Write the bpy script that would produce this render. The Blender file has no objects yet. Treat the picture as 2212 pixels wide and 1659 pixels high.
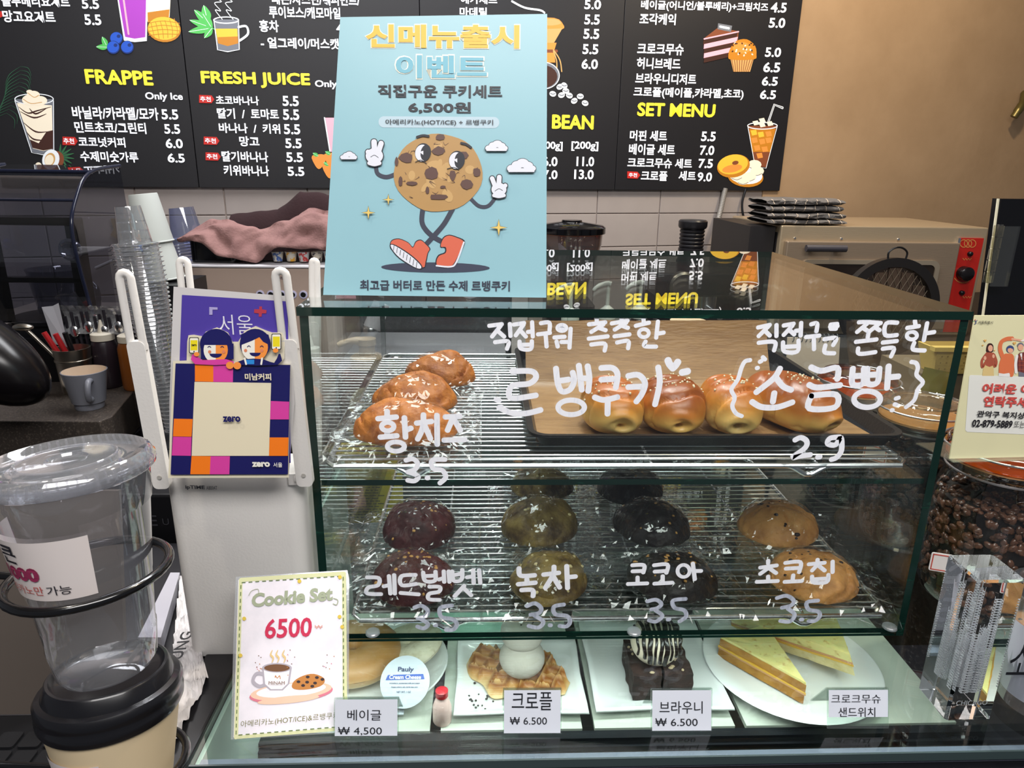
import bpy, math, random
from mathutils import Vector as V, Matrix as M, noise as NZ
PI = math.pi
SC = bpy.context.scene
COL = SC.collection

# ------------------------------------------------------------------ camera
CF, CC = 1519.7, V((.1674, -.6312, .4795))
_p, _y, _r = .2989, .0404, .0144
_f = V((math.sin(_y)*math.cos(_p), math.cos(_y)*math.cos(_p), -math.sin(_p)))
_rt = V((math.cos(_y), -math.sin(_y), 0)); _up = _rt.cross(_f)
_rt, _up = _rt*math.cos(_r)+_up*math.sin(_r), _up*math.cos(_r)-_rt*math.sin(_r)
cd = bpy.data.cameras.new('camera'); cam = bpy.data.objects.new('camera', cd); COL.objects.link(cam)
cd.sensor_fit = 'HORIZONTAL'; cd.sensor_width = 36.0; cd.lens = 36.0*CF/2212
cd.clip_start = .01; cd.clip_end = 50
R3 = M((_rt, _up, -_f)).transposed().to_4x4()
cam.matrix_world = M.Translation(CC) @ R3
SC.camera = cam
# ------------------------------------------------------------------ view, world, lights
SC.view_settings.view_transform = 'Standard'; SC.view_settings.look = 'None'
SC.view_settings.gamma = 1; SC.view_settings.exposure = 0.0
SC.view_settings.use_curve_mapping = False
SC.cycles.transparent_max_bounces = 40
SC.cycles.max_bounces = 10
SC.cycles.sample_clamp_indirect = 6
wd = bpy.data.worlds.new('room_air'); SC.world = wd; wd.use_nodes = True
wd.node_tree.nodes['Background'].inputs[0].default_value = (.75, .80, .9, 1)
wd.node_tree.nodes['Background'].inputs[1].default_value = .13
def area(name, loc, target, sx, sy, power, color=(1, 1, 1)):
    l = bpy.data.lights.new(name, 'AREA'); l.shape = 'RECTANGLE'; l.size = sx; l.size_y = sy
    l.energy = power; l.color = color
    o = bpy.data.objects.new(name, l); COL.objects.link(o); o.location = loc
    o.rotation_euler = (V(target)-V(loc)).to_track_quat('-Z', 'Y').to_euler()
    return o
def spot(name, loc, target, power, color, ang=70, r=.03):
    l = bpy.data.lights.new(name, 'SPOT'); l.energy = power; l.color = color; l.spot_size = math.radians(ang)
    l.spot_blend = .5; l.shadow_soft_size = r
    o = bpy.data.objects.new(name, l); COL.objects.link(o); o.location = loc
    o.rotation_euler = (V(target)-V(loc)).to_track_quat('-Z', 'Y').to_euler()
    return o
area('ceiling_light_customer', (.45, -1.1, 1.55), (.3, .1, 0), 1.6, .5, 36, (1, .97, .95))
area('ceiling_light_work', (.0, .95, 1.62), (.1, 1.3, 0), 2.0, .4, 40, (.97, .98, 1))
area('showcase_light', (.27, .0, -.013), (.27, .0, -.2), .66, .015, .62, (.93, 1, .97))
spot('sparkle_spot_left', (-.5, -.35, 1.6), (0, .1, 0), 22, (1, .90, .76), 80)  # small unseen spot added for sparkles, like the next three
spot('sparkle_spot_middle', (.35, .35, 1.65), (.3, .12, .1), 46, (1, .97, .93), 75)  # added for sparkles, no lamp known here
spot('sparkle_spot_back', (.15, .75, 1.65), (.25, .15, .1), 40, (.93, .96, 1), 75)  # added for sparkles from behind
spot('sparkle_spot_right', (1.0, .15, 1.65), (.7, .15, .1), 34, (1, .86, .66), 80)  # added for sparkles on the right side
spot('ceiling_spot_oven', (1.35, 1.1, 1.65), (1.4, 1.8, .3), 60, (1, .82, .58), 120, .05)

# ------------------------------------------------------------------ colour and materials
def L(c):
    if isinstance(c, str):
        c = tuple(int(c[i:i+2], 16) for i in (0, 2, 4))
    return tuple(((x/255)/12.92 if x/255 <= .04045 else ((x/255+.055)/1.055)**2.4) for x in c[:3])+(1,)
MATS = {}
def pm(name, color, rough=.5, metal=0, emis=0, n=None, bump=None, coat=0, trans=0, ior=1.45, sub=0, coords='Object', stretch=None, ramp=None):
    """principled material; n=(scale, colour2, lo, hi) mottles; bump=(scale, strength)"""
    if name in MATS: return MATS[name]
    m = bpy.data.materials.new(name); m.use_nodes = True; nt = m.node_tree; N = nt.nodes; K = nt.links
    b = N['Principled BSDF']; b.inputs['Base Color'].default_value = L(color); b.inputs['Roughness'].default_value = rough
    b.inputs['Metallic'].default_value = metal; b.inputs['IOR'].default_value = ior
    b.inputs['Transmission Weight'].default_value = trans; b.inputs['Coat Weight'].default_value = coat
    b.inputs['Subsurface Weight'].default_value = sub
    if sub: b.inputs['Subsurface Scale'].default_value = .006
    if n or bump:
        tc = N.new('ShaderNodeTexCoord'); src = tc.outputs[coords]
        if stretch:
            mp = N.new('ShaderNodeMapping'); mp.inputs['Scale'].default_value = stretch; K.new(src, mp.inputs[0]); src = mp.outputs[0]
    if n:
        tx = N.new('ShaderNodeTexNoise'); tx.inputs['Scale'].default_value = n[0]; tx.inputs['Detail'].default_value = 6; tx.inputs['Roughness'].default_value = .62
        K.new(src, tx.inputs['Vector'])
        cr = N.new('ShaderNodeValToRGB'); e = cr.color_ramp.elements
        e[0].position = n[2]; e[0].color = L(color); e[1].position = n[3]; e[1].color = L(n[1])
        K.new(tx.outputs[0], cr.inputs[0]); K.new(cr.outputs[0], b.inputs['Base Color'])
        if emis: K.new(cr.outputs[0], b.inputs['Emission Color'])
    if bump:
        t2 = N.new('ShaderNodeTexNoise'); t2.inputs['Scale'].default_value = bump[0]; t2.inputs['Detail'].default_value = 5
        K.new(src, t2.inputs['Vector']); bp = N.new('ShaderNodeBump'); bp.inputs['Strength'].default_value = bump[1]; bp.inputs['Distance'].default_value = .002
        K.new(t2.outputs[0], bp.inputs['Height']); K.new(bp.outputs[0], b.inputs['Normal'])
    if emis:
        if not n: b.inputs['Emission Color'].default_value = L(color)
        b.inputs['Emission Strength'].default_value = emis
    MATS[name] = m; return m
def gl(name, tint=(255, 255, 255), base=.04, rough=0.0, refl=1.0, haze=0, bump=None):
    """thin glass or film: see-through with mirror reflection that grows at grazing angles"""
    if name in MATS: return MATS[name]
    m = bpy.data.materials.new(name); m.use_nodes = True; nt = m.node_tree; N = nt.nodes; K = nt.links
    N.remove(N['Principled BSDF']); out = N['Material Output']
    tr = N.new('ShaderNodeBsdfTransparent'); tr.inputs[0].default_value = L(tint)
    gs = N.new('ShaderNodeBsdfGlossy'); gs.inputs['Roughness'].default_value = rough; gs.inputs[0].default_value = (1, 1, 1, 1)
    lw = N.new('ShaderNodeLayerWeight'); lw.inputs[0].default_value = .5
    pw = N.new('ShaderNodeMath'); pw.operation = 'POWER'; pw.inputs[1].default_value = 5; K.new(lw.outputs['Facing'], pw.inputs[0])
    ma = N.new('ShaderNodeMath'); ma.operation = 'MULTIPLY_ADD'; ma.inputs[1].default_value = (1-base)*refl; ma.inputs[2].default_value = base*refl
    K.new(pw.outputs[0], ma.inputs[0])
    mx = N.new('ShaderNodeMixShader'); K.new(ma.outputs[0], mx.inputs[0]); 
    low = tr.outputs[0]
    if haze:
        df = N.new('ShaderNodeBsdfDiffuse'); df.inputs[0].default_value = L((225, 228, 232))
        m2 = N.new('ShaderNodeMixShader'); m2.inputs[0].default_value = haze; K.new(tr.outputs[0], m2.inputs[1]); K.new(df.outputs[0], m2.inputs[2]); low = m2.outputs[0]
    K.new(low, mx.inputs[1]); K.new(gs.outputs[0], mx.inputs[2]); K.new(mx.outputs[0], out.inputs[0])
    if bump:
        tc = N.new('ShaderNodeTexCoord'); t2 = N.new('ShaderNodeTexNoise'); t2.inputs['Scale'].default_value = bump[0]; t2.inputs['Detail'].default_value = 3
        K.new(tc.outputs['Object'], t2.inputs['Vector']); bp = N.new('ShaderNodeBump'); bp.inputs['Strength'].default_value = bump[1]; bp.inputs['Distance'].default_value = .003
        K.new(t2.outputs[0], bp.inputs['Height']); K.new(bp.outputs[0], gs.inputs['Normal'])
    MATS[name] = m; return m
def grad(name, stops, axis='Z', rough=.45, nscale=30, namp=.12, bump=(120, .3), sub=0, dots=None):
    """colour that runs along the object's own height (a baked crust), broken up with noise"""
    m = bpy.data.materials.new(name); m.use_nodes = True; nt = m.node_tree; N = nt.nodes; K = nt.links
    b = N['Principled BSDF']; b.inputs['Roughness'].default_value = rough; b.inputs['Subsurface Weight'].default_value = sub
    if sub: b.inputs['Subsurface Scale'].default_value = .005
    tc = N.new('ShaderNodeTexCoord'); sp = N.new('ShaderNodeSeparateXYZ'); K.new(tc.outputs['Generated'], sp.inputs[0])
    tx = N.new('ShaderNodeTexNoise'); tx.inputs['Scale'].default_value = nscale; tx.inputs['Detail'].default_value = 5; K.new(tc.outputs['Object'], tx.inputs['Vector'])
    ma = N.new('ShaderNodeMath'); ma.operation = 'MULTIPLY_ADD'; ma.inputs[1].default_value = namp*2; K.new(tx.outputs[0], ma.inputs[0])
    sb = N.new('ShaderNodeMath'); sb.operation = 'SUBTRACT'; sb.inputs[1].default_value = namp; K.new(sp.outputs[axis], sb.inputs[0]); K.new(sb.outputs[0], ma.inputs[2])
    cr = N.new('ShaderNodeValToRGB'); e = cr.color_ramp.elements
    e[0].position, e[0].color = stops[0][0], L(stops[0][1]); e[1].position, e[1].color = stops[-1][0], L(stops[-1][1])
    for p, c in stops[1:-1]:
        q = e.new(p); q.color = L(c)
    K.new(ma.outputs[0], cr.inputs[0]); K.new(cr.outputs[0], b.inputs['Base Color'])
    t2 = N.new('ShaderNodeTexNoise'); t2.inputs['Scale'].default_value = bump[0]; K.new(tc.outputs['Object'], t2.inputs['Vector'])
    bp = N.new('ShaderNodeBump'); bp.inputs['Strength'].default_value = bump[1]; bp.inputs['Distance'].default_value = .002
    K.new(t2.outputs[0], bp.inputs['Height']); K.new(bp.outputs[0], b.inputs['Normal'])
    MATS[name] = m; return m

# ------------------------------------------------------------------ mesh builder
def fr(o, x, y):
    """frame matrix from origin and two directions"""
    x = V(x).normalized(); z = x.cross(V(y)).normalized(); y = z.cross(x)
    return M.Translation(o) @ M((x, y, z)).transposed().to_4x4()
def crom(pts, n=6, closed=False):
    P_ = [V(p) for p in pts]; o = []; L_ = len(P_)
    if L_ < 3: return P_
    rng = range(L_ if closed else L_-1)
    for i in rng:
        a = P_[(i-1) % L_] if closed or i > 0 else P_[0]; b = P_[i]; c = P_[(i+1) % L_]; d = P_[(i+2) % L_] if closed or i+2 < L_ else P_[-1]
        for k in range(n):
            t = k/n; o.append(.5*((2*b)+(c-a)*t+(2*a-5*b+4*c-d)*t*t+(3*b-a-3*c+d)*t**3))
    if not closed: o.append(P_[-1])
    return o
class B:
    def __init__(s): s.v = []; s.f = []; s.m = []; s.T = None
    def add(s, vs, fs, mi=0):
        k = len(s.v)
        s.v += [(s.T @ V(p) if s.T else V(p)) for p in vs]
        s.f += [tuple(i+k for i in f) for f in fs]; s.m += ([mi]*len(fs) if isinstance(mi, int) else list(mi)); return s
    def box(s, a, b, mi=0):
        (x0, y0, z0), (x1, y1, z1) = a, b
        vs = [(x0, y0, z0), (x1, y0, z0), (x1, y1, z0), (x0, y1, z0), (x0, y0, z1), (x1, y0, z1), (x1, y1, z1), (x0, y1, z1)]
        return s.add(vs, [(0, 3, 2, 1), (4, 5, 6, 7), (0, 1, 5, 4), (1, 2, 6, 5), (2, 3, 7, 6), (3, 0, 4, 7)], mi)
    def rbox(s, a, b, r=.004, n=3, mi=0, axis='z'):
        """box with rounded corners seen along axis"""
        (x0, y0, z0), (x1, y1, z1) = a, b
        if axis == 'z': u0, v0, u1, v1, w0, w1 = x0, y0, x1, y1, z0, z1; f = lambda u, v, w: (u, v, w)
        elif axis == 'y': u0, v0, u1, v1, w0, w1 = x0, z0, x1, z1, y1, y0; f = lambda u, v, w: (u, w, v)
        else: u0, v0, u1, v1, w0, w1 = y0, z0, y1, z1, x0, x1; f = lambda u, v, w: (w, u, v)
        ring = rrect(u0, v0, u1, v1, r, n)
        return s.prism(ring, w0, w1, f, mi)
    def prism(s, ring, w0, w1, f=lambda u, v, w: (u, v, w), mi=0):
        k = len(ring)
        vs = [f(u, v, w0) for u, v in ring]+[f(u, v, w1) for u, v in ring]
        fs = [tuple(range(k-1, -1, -1)), tuple(range(k, 2*k))]+[(i, (i+1) % k, k+(i+1) % k, k+i) for i in range(k)]
        return s.add(vs, fs, mi)
    def tube(s, pts, r, n=8, closed=False, mi=0, cap=True, smooth=0, flat=1.0):
        P_ = [V(p) for p in pts]
        if smooth: P_ = crom(P_, smooth, closed)
        k = len(P_); vs = []; fs = []; up = None
        for i, p in enumerate(P_):
            a = P_[(i-1) % k] if closed or i > 0 else p; b = P_[(i+1) % k] if closed or i < k-1 else p
            t = (b-a).normalized()
            if up is None:
                up = V((0, 0, 1)) if abs(t.z) < .9 else V((1, 0, 0))
            up = (up-t*up.dot(t)).normalized(); sd = t.cross(up)
            rr = r[i*(len(r)-1)//max(1, k-1)] if isinstance(r, (list, tuple)) else r
            for j in range(n):
                an = 2*PI*j/n; vs.append(p+up*math.cos(an)*rr*flat+sd*math.sin(an)*rr)
        for i in range(k if closed else k-1):
            for j in range(n):
                a, b = i*n+j, i*n+(j+1) % n; c, d = ((i+1) % k)*n+(j+1) % n, ((i+1) % k)*n+j
                fs.append((a, d, c, b))
        if cap and not closed: fs += [tuple(range(n)), tuple((k-1)*n+j for j in range(n-1, -1, -1))]
        return s.add(vs, fs, mi)
    def lathe(s, prof, c=(0, 0, 0), n=28, mi=0, ax=None, cap=True):
        """prof: (r, z) from bottom to top"""
        T0 = s.T; Fm = M.Translation(V(c)) @ (ax or M.Identity(4)); vs = []; fs = []; k = len(prof)
        for r, z in prof:
            for j in range(n):
                a = 2*PI*j/n; vs.append(Fm @ V((r*math.cos(a), r*math.sin(a), z)))
        for i in range(k-1):
            for j in range(n): fs.append((i*n+j, i*n+(j+1) % n, (i+1)*n+(j+1) % n, (i+1)*n+j))
        if cap:
            if prof[0][0] > 1e-5: fs.append(tuple(range(n-1, -1, -1)))
            if prof[-1][0] > 1e-5: fs.append(tuple((k-1)*n+j for j in range(n)))
        return s.add(vs, fs, mi)
    def ell(s, c, r, nu=20, nv=12, mi=0, fn=None, M_=None):
        vs = []; fs = []; c = V(c)
        for i in range(nv+1):
            th = PI*i/nv
            for j in range(nu):
                ph = 2*PI*j/nu; d = V((math.sin(th)*math.cos(ph), math.sin(th)*math.sin(ph), math.cos(th)))
                q = V((d.x*r[0], d.y*r[1], d.z*r[2]))
                if fn: q = fn(q, d)
                if M_: q = M_ @ q
                vs.append(c+q)
        for i in range(nv):
            for j in range(nu): fs.append((i*nu+j, (i+1)*nu+j, (i+1)*nu+(j+1) % nu, i*nu+(j+1) % nu))
        return s.add(vs, fs, mi)
    def grid(s, fn, nu, nv, mi=0, closed_u=False):
        vs = [fn(i/nu, j/nv) for j in range(nv+1) for i in range(nu+(0 if closed_u else 1))]
        w = nu if closed_u else nu+1; fs = []
        for j in range(nv):
            for i in range(nu): fs.append((j*w+i, j*w+(i+1) % w, (j+1)*w+(i+1) % w, (j+1)*w+i))
        return s.add(vs, fs, mi)
    def poly(s, pts, mi=0): return s.add(pts, [tuple(range(len(pts)))], mi)
def rrect(x0, y0, x1, y1, r, n=4):
    o = []
    for cx, cy, a0 in ((x1-r, y0+r, -PI/2), (x1-r, y1-r, 0), (x0+r, y1-r, PI/2), (x0+r, y0+r, PI)):
        for i in range(n+1):
            a = a0+PI/2*i/n; o.append((cx+r*math.cos(a), cy+r*math.sin(a)))
    return o
WM = {}
def root_of(o):
    while o.parent: o = o.parent
    return o
def ob(name, b, mats, parent=None, sm=35, ori=None, bevel=0):
    """link one mesh object; vertices come in world space, or thing space for a prototype"""
    me = bpy.data.meshes.new(name)
    inv = WM.get(root_of(parent).name) if parent else None
    if ori is not None: inv = M.Translation(-V(ori))
    vs = [inv @ p for p in b.v] if inv else b.v
    me.from_pydata(vs, [], b.f)
    for mt in (mats if isinstance(mats, (list, tuple)) else [mats]): me.materials.append(mt)
    if any(b.m): me.polygons.foreach_set('material_index', b.m)
    if sm:
        me.polygons.foreach_set('use_smooth', [True]*len(b.f))
        me.set_sharp_from_angle(angle=math.radians(sm))
    me.update()
    o = bpy.data.objects.new(name, me); COL.objects.link(o)
    if ori is not None: o.location = ori
    if parent: o.parent = parent
    if bevel:
        md = o.modifiers.new('edge', 'BEVEL'); md.width = bevel; md.segments = 2; md.limit_method = 'ANGLE'
    return o
def tag(o, label, cat, group=None):
    o['label'] = label; o['category'] = cat
    if group: o['group'] = group
    return o
def thing(name, label, cat, loc=(0, 0, 0), rz=0, group=None):
    o = bpy.data.objects.new(name, None); COL.objects.link(o); o.empty_display_size = .02
    o.location = loc; o.rotation_euler = (0, 0, rz)
    mw = M.Translation(V(loc)) @ M.Rotation(rz, 4, 'Z')
    WM[o.name] = mw.inverted(); return tag(o, label, cat, group)
def struct(name, b, mats, sm=0):
    o = ob(name, b, mats, None, sm); o['kind'] = 'structure'; return o
def dup(src, loc, rz=0, label=None, group=None, scale=None):
    def cp(o, par):
        c = o.copy(); COL.objects.link(c)
        if par: c.parent = par
        for ch in [k for k in o.children]: cp(ch, c)
        return c
    r = cp(src, None); r.location = loc; r.rotation_euler = (0, 0, rz)
    if scale: r.scale = scale
    if label: r['label'] = label
    if group: r['group'] = group
    return r

# ------------------------------------------------------------------ photograph to world
def ray(px, py): return _f+_rt*((px-1106)/CF)-_up*((py-829.5)/CF)
def at(px, py, **k):
    (a, b), = k.items(); i = 'xyz'.index(a); d = ray(px, py); return CC+d*((b-CC[i])/d[i])
class Plane:
    def __init__(s, o, x, y): s.o = V(o); s.x = V(x).normalized(); s.n = s.x.cross(V(y)).normalized(); s.y = s.n.cross(s.x)
    def hit(s, px, py, lift=0):
        d = ray(px, py); t = (s.o+s.n*lift-CC).dot(s.n)/d.dot(s.n); return CC+d*t
    def uv(s, px, py): q = s.hit(px, py)-s.o; return q.dot(s.x), q.dot(s.y)
    def w(s, u, v, lift=0): return s.o+s.x*u+s.y*v+s.n*lift
FC = bpy.data.curves.new('lettering_source', 'FONT'); FO = bpy.data.objects.new('lettering_source', FC); COL.objects.link(FO)
FC.resolution_u = 3
_tc = {}
def glyphs(body, bold):
    k = (body, bold)
    if k not in _tc:
        FC.body = body; FC.offset = bold
        dg = bpy.context.evaluated_depsgraph_get(); dg.update()
        e = FO.evaluated_get(dg); me = e.to_mesh()
        vs = [v.co.copy() for v in me.vertices]; fs = [tuple(p.vertices) for p in me.polygons]; e.to_mesh_clear()
        if not vs: vs = [V((0, 0, 0)), V((1, 0, 0)), V((0, 1, 0))]
        x0 = min(v.x for v in vs); x1 = max(v.x for v in vs); y0 = min(v.y for v in vs); y1 = max(v.y for v in vs)
        _tc[k] = ([((v.x-x0)/(x1-x0), (v.y-y0)/max(1e-6, y1-y0)) for v in vs], fs)
    return _tc[k]
def txt(b, pl, body, xl, yt, xr, yb, mi=0, bold=.02, lift=.0006, tilt=0, Z=None, fat=0):
    if fat:
        for k, (dx, dy) in enumerate(((-fat, 0), (fat, 0), (0, -fat), (0, fat))): txt(b, pl, body, xl+dx, yt+dy, xr+dx, yb+dy, mi, bold, lift+.00008*k, tilt, Z)
        return
    """lettering whose inked box spans the given box on the plane; tilt: pixels the right end sits lower"""
    if Z: ox, oy, s = Z; xl, xr, yt, yb, tilt = ox+xl/s, ox+xr/s, oy+yt/s, oy+yb/s, tilt/s
    vs, fs = glyphs(body, bold)
    p0 = pl.hit(xl, yb, lift); px = pl.hit(xr, yb+tilt, lift)-p0; py_ = pl.hit(xl, yt, lift)-p0
    py_ = pl.y*py_.dot(pl.y)
    b.add([p0+px*u+py_*v for u, v in vs], fs, mi)
def shape(b, pl, pts, mi=0, lift=.0004, Z=None, smooth=0):
    if Z: ox, oy, s = Z; pts = [(ox+x/s, oy+y/s) for x, y in pts]
    q = [pl.hit(x, y, lift) for x, y in pts]
    if smooth: q = crom(q, smooth, True)
    b.poly(q, mi)
def ellpts(cx, cy, rx, ry, n=20, rot=0, a0=0, a1=2*PI):
    o = []
    for i in range(n):
        a = a0+(a1-a0)*i/(n if a1-a0 > 6.28 else n-1); x, y = rx*math.cos(a), ry*math.sin(a)
        o.append((cx+x*math.cos(rot)-y*math.sin(rot), cy+x*math.sin(rot)+y*math.cos(rot)))
    return o
def stroke(b, pl, pts, w, mi=0, lift=.0006, Z=None, closed=False, taper=False, n=5):
    """painted line on a plane: centre line in picture pixels, w in pixels"""
    if Z: ox, oy, s = Z; pts = [(ox+x/s, oy+y/s) for x, y in pts]; w = w/s
    q = [pl.hit(x, y, lift) for x, y in pts]
    m = pl.hit(*pts[0]); ww = (pl.hit(pts[0][0]+w, pts[0][1])-m).length/2
    q = crom(q, n, closed) if len(q) > 2 else q
    if len(q) == 1: q = [q[0], q[0]+pl.x*1e-5]
    vs = []; k = len(q)
    for i, p in enumerate(q):
        a = q[(i-1) % k] if closed or i > 0 else p; c = q[(i+1) % k] if closed or i < k-1 else p
        t = (c-a).normalized(); sd = pl.n.cross(t)
        f = ww*(1-.75*abs(2*i/(k-1)-1)) if taper else ww
        vs += [p-sd*f, p+sd*f]
    fs = [(2*i, 2*((i+1) % k), 2*((i+1) % k)+1, 2*i+1) for i in range(k if closed else k-1)]
    if not closed and not taper:
        for e, (p, d) in enumerate(((q[0], (q[0]-q[1])), (q[-1], (q[-1]-q[-2])))):
            d = d.normalized(); sd = pl.n.cross(d); st = len(vs); cap = [p+d*math.sin(PI*j/6)*ww*.9+sd*math.cos(PI*j/6)*ww for j in range(7)]
            vs += cap; fs.append(tuple(range(st, st+7)))
    b.add(vs, fs, mi)

# ================================================================== SETTING
WD_, WN_, WO_ = V((math.cos(.2469), math.sin(.2469), 0)), V((math.sin(.2469), -math.cos(.2469), 0)), V((1.1834, 1.8849, 0))
def wp(s, z, off=0): return WO_+WD_*s+WN_*off+V((0, 0, z))
WT = M((WD_, WN_*-1, V((0, 0, 1)))).transposed().to_4x4(); WT = M.Translation(WO_) @ WT     # local (s, depth into wall, z)
plaster = pm('tan_plaster', 'A98D6E', .75, n=(2.2, '93785A', .3, .75), bump=(40, .25), coords='Object')
tile_m = pm('grey_tile', 'ABA19C', .28, n=(3, '9F9590', .3, .7), bump=(6, .12))
grout = pm('grout', 'B9A9A0', .8)
dark_m = pm('dark_laminate', '17141A', .45)
black_p = pm('black_plastic', '101013', .35)
black_g = pm('black_gloss', '08080B', .12)
b = B(); b.T = WT; b.box((-3.2, 0, -1.15), (-.06, .1, 1.75)); back = struct('wall_back', b, grout)
b = B(); b.T = WT; b.box((-.06, -.012, -1.15), (2.2, .1, 1.75)); struct('wall_right', b, plaster)
b = B(); b.box((-2.6, -1.6, -1.2), (3.4, 2.8, -1.15)); struct('floor', b, pm('floor_tile', '5A5048', .5))
b = B(); b.box((-2.6, -1.6, 1.75), (3.4, 2.8, 1.8)); struct('ceiling', b, pm('ceiling_paint', 'B8B0A8', .9))
WM[back.name] = M.Identity(4)
tm = None
for r in range(6):
    for c in range(13):
        s0 = -.115-.226*c-.106; z1 = .445-.108*r
        if s0 < -2.95: continue
        if tm is None:
            b = B(); b.box((0, -.006, -.105), (.223, 0, 0)); o = ob('tile', b, tile_m, back, 0, bevel=.0015); tm = o
        else:
            o = tm.copy(); COL.objects.link(o)
        o.matrix_local = WT @ M.Translation((s0, 0, z1))

# ------------------------------------------------------------------ menu boards
board_m = pm('board_print', '17161A', .5)
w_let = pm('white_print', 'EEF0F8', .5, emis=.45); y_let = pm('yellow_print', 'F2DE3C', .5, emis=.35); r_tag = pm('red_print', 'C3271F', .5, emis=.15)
WP_ = Plane(wp(-1, .5, .022), WD_, (0, 0, 1))
def TAG(t, x0, y0, x1, y1):
    b = B(); shape(b, WP_, [(x0, y0), (x1-6, y0+1), (x1, (y0+y1)/2+1), (x1-6, y1+1), (x0, y1)], 2, .0008); txt(b, WP_, '추천', x0+3, y0+3, x1-7, y1-3, 0, .02, .0016, 1); ob('red_tag', b, [w_let, y_let, r_tag], t, 0)
def board(s0, s1, label):
    t = thing('menu_board', label, 'menu board', wp((s0+s1)/2, .414, .01), .2469)
    b = B(); b.T = WT; b.box((s0+.0008, -.021, .414), (s1-.0008, -.001, 1.2)); ob('panel', b, board_m, t, 0, bevel=.001)
    return t
def rows(t, rr, bold=.026):
    for s, x0, y0, x1, y1 in rr:
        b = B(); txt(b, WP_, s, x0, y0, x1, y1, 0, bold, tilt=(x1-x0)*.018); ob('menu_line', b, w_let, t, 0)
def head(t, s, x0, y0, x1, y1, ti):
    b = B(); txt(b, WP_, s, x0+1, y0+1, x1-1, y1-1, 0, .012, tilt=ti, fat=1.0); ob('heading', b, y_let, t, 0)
m1 = board(-2.335, -1.865, 'black menu board at far left with frappe list, creamy glass and coconut')
b = B()
rows(m1, [('블루베리요거트', 5, -12, 152, 14), ('5.5', 178, -3, 215, 19), ('망고요거트', 8, 22, 121, 48), ('5.5', 184, 31, 220, 54),
 ('Only Ice', 315, 199, 396, 219), ('바닐라/카라멜/모카', 158, 229, 344, 257), ('5.5', 350, 236, 386, 258), ('민트초코/그린티', 163, 262, 317, 287), ('5.5', 356, 268, 390, 289),
 ('코코넛커피', 171, 295, 272, 317), ('6.0', 359, 299, 396, 320), ('수제미숫가루', 175, 326, 300, 349), ('6.5', 363, 331, 400, 351)])
head(m1, 'FRAPPE', 186, 149, 332, 181, 4)
TAG(m1, 135, 295, 168, 313); b = B(); shape(b, WP_, ellpts(0, 31, 6, 7), 0); ob('red_dot', b, r_tag, m1, 0)
ZL = (0, 0, 2.989)
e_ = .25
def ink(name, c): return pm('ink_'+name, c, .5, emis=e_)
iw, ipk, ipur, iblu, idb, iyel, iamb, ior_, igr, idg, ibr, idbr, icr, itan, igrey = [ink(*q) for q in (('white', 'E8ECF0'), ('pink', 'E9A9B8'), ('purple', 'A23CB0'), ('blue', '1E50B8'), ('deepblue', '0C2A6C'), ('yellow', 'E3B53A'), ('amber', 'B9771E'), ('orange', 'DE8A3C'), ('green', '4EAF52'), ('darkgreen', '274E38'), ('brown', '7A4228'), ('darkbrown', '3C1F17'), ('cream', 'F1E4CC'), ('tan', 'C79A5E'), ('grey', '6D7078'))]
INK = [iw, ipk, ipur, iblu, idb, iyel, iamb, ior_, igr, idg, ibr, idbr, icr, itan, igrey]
W_, PK, PU, BL, DB, YE, AM, OR, GR, DG, BR, DBR, CR, TN, GY = range(15)
_l = [0]; _lb = [.0004]
def S(b, pl, pts, mi, Z, smooth=0): _l[0] += 1; shape(b, pl, pts, mi, _lb[0]+.000014*_l[0], Z, smooth)
def K_(b, pl, pts, w, mi, Z, **k): _l[0] += 1; stroke(b, pl, pts, w, mi, _lb[0]+.000014*_l[0], Z, **k)
def leaf(b, pl, x0, y0, x1, y1, wd, mi, Z, vein=W_):
    dx, dy = x1-x0, y1-y0; nx, ny = -dy, dx; l = math.hypot(dx, dy); nx, ny = nx/l*wd, ny/l*wd
    S(b, pl, [(x0, y0), (x0+dx*.35+nx, y0+dy*.35+ny), (x0+dx*.7+nx*.8, y0+dy*.7+ny*.8), (x1, y1), (x0+dx*.7-nx*.8, y0+dy*.7-ny*.8), (x0+dx*.35-nx, y0+dy*.35-ny)], mi, Z, 3)
    K_(b, pl, [(x0, y0), (x1, y1)], wd*.12, vein, Z)
# blueberry smoothie, mango (panel 1, top)
_l[0] = 0; b = B()
S(b, WP_, [(745, -90), (955, -90), (948, 265), (870, 272), (800, 262)], W_, ZL)
S(b, WP_, [(752, -90), (945, -90), (938, 240), (870, 250), (808, 238)], PU, ZL)
K_(b, WP_, [(790, -60), (830, 220)], 12, PK, ZL)
S(b, WP_, [(950, -90), (1105, -90), (1095, 110), (1040, 150), (952, 140)], CR, ZL); S(b, WP_, [(952, 80), (1095, 60), (1090, 120), (955, 145)], AM, ZL)
K_(b, WP_, [(960, 20), (1010, 60), (1080, 30)], 10, W_, ZL)
S(b, WP_, ellpts(1060, 190, 108, 82, 24, .1), AM, ZL); S(b, WP_, ellpts(1058, 183, 102, 74, 24, .1), YE, ZL)
for k in range(6):
    K_(b, WP_, [(975+k*30, 150-k*6), (985+k*32, 190), (1000+k*28, 255-k*4)], 4, AM, ZL)
for k in range(4): K_(b, WP_, [(960, 150+k*26), (1050, 135+k*28), (1160, 150+k*24)], 4, AM, ZL)
leaf(b, WP_, 690, 300, 660, 238, 18, GR, ZL); leaf(b, WP_, 700, 305, 622, 302, 18, GR, ZL)
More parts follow.
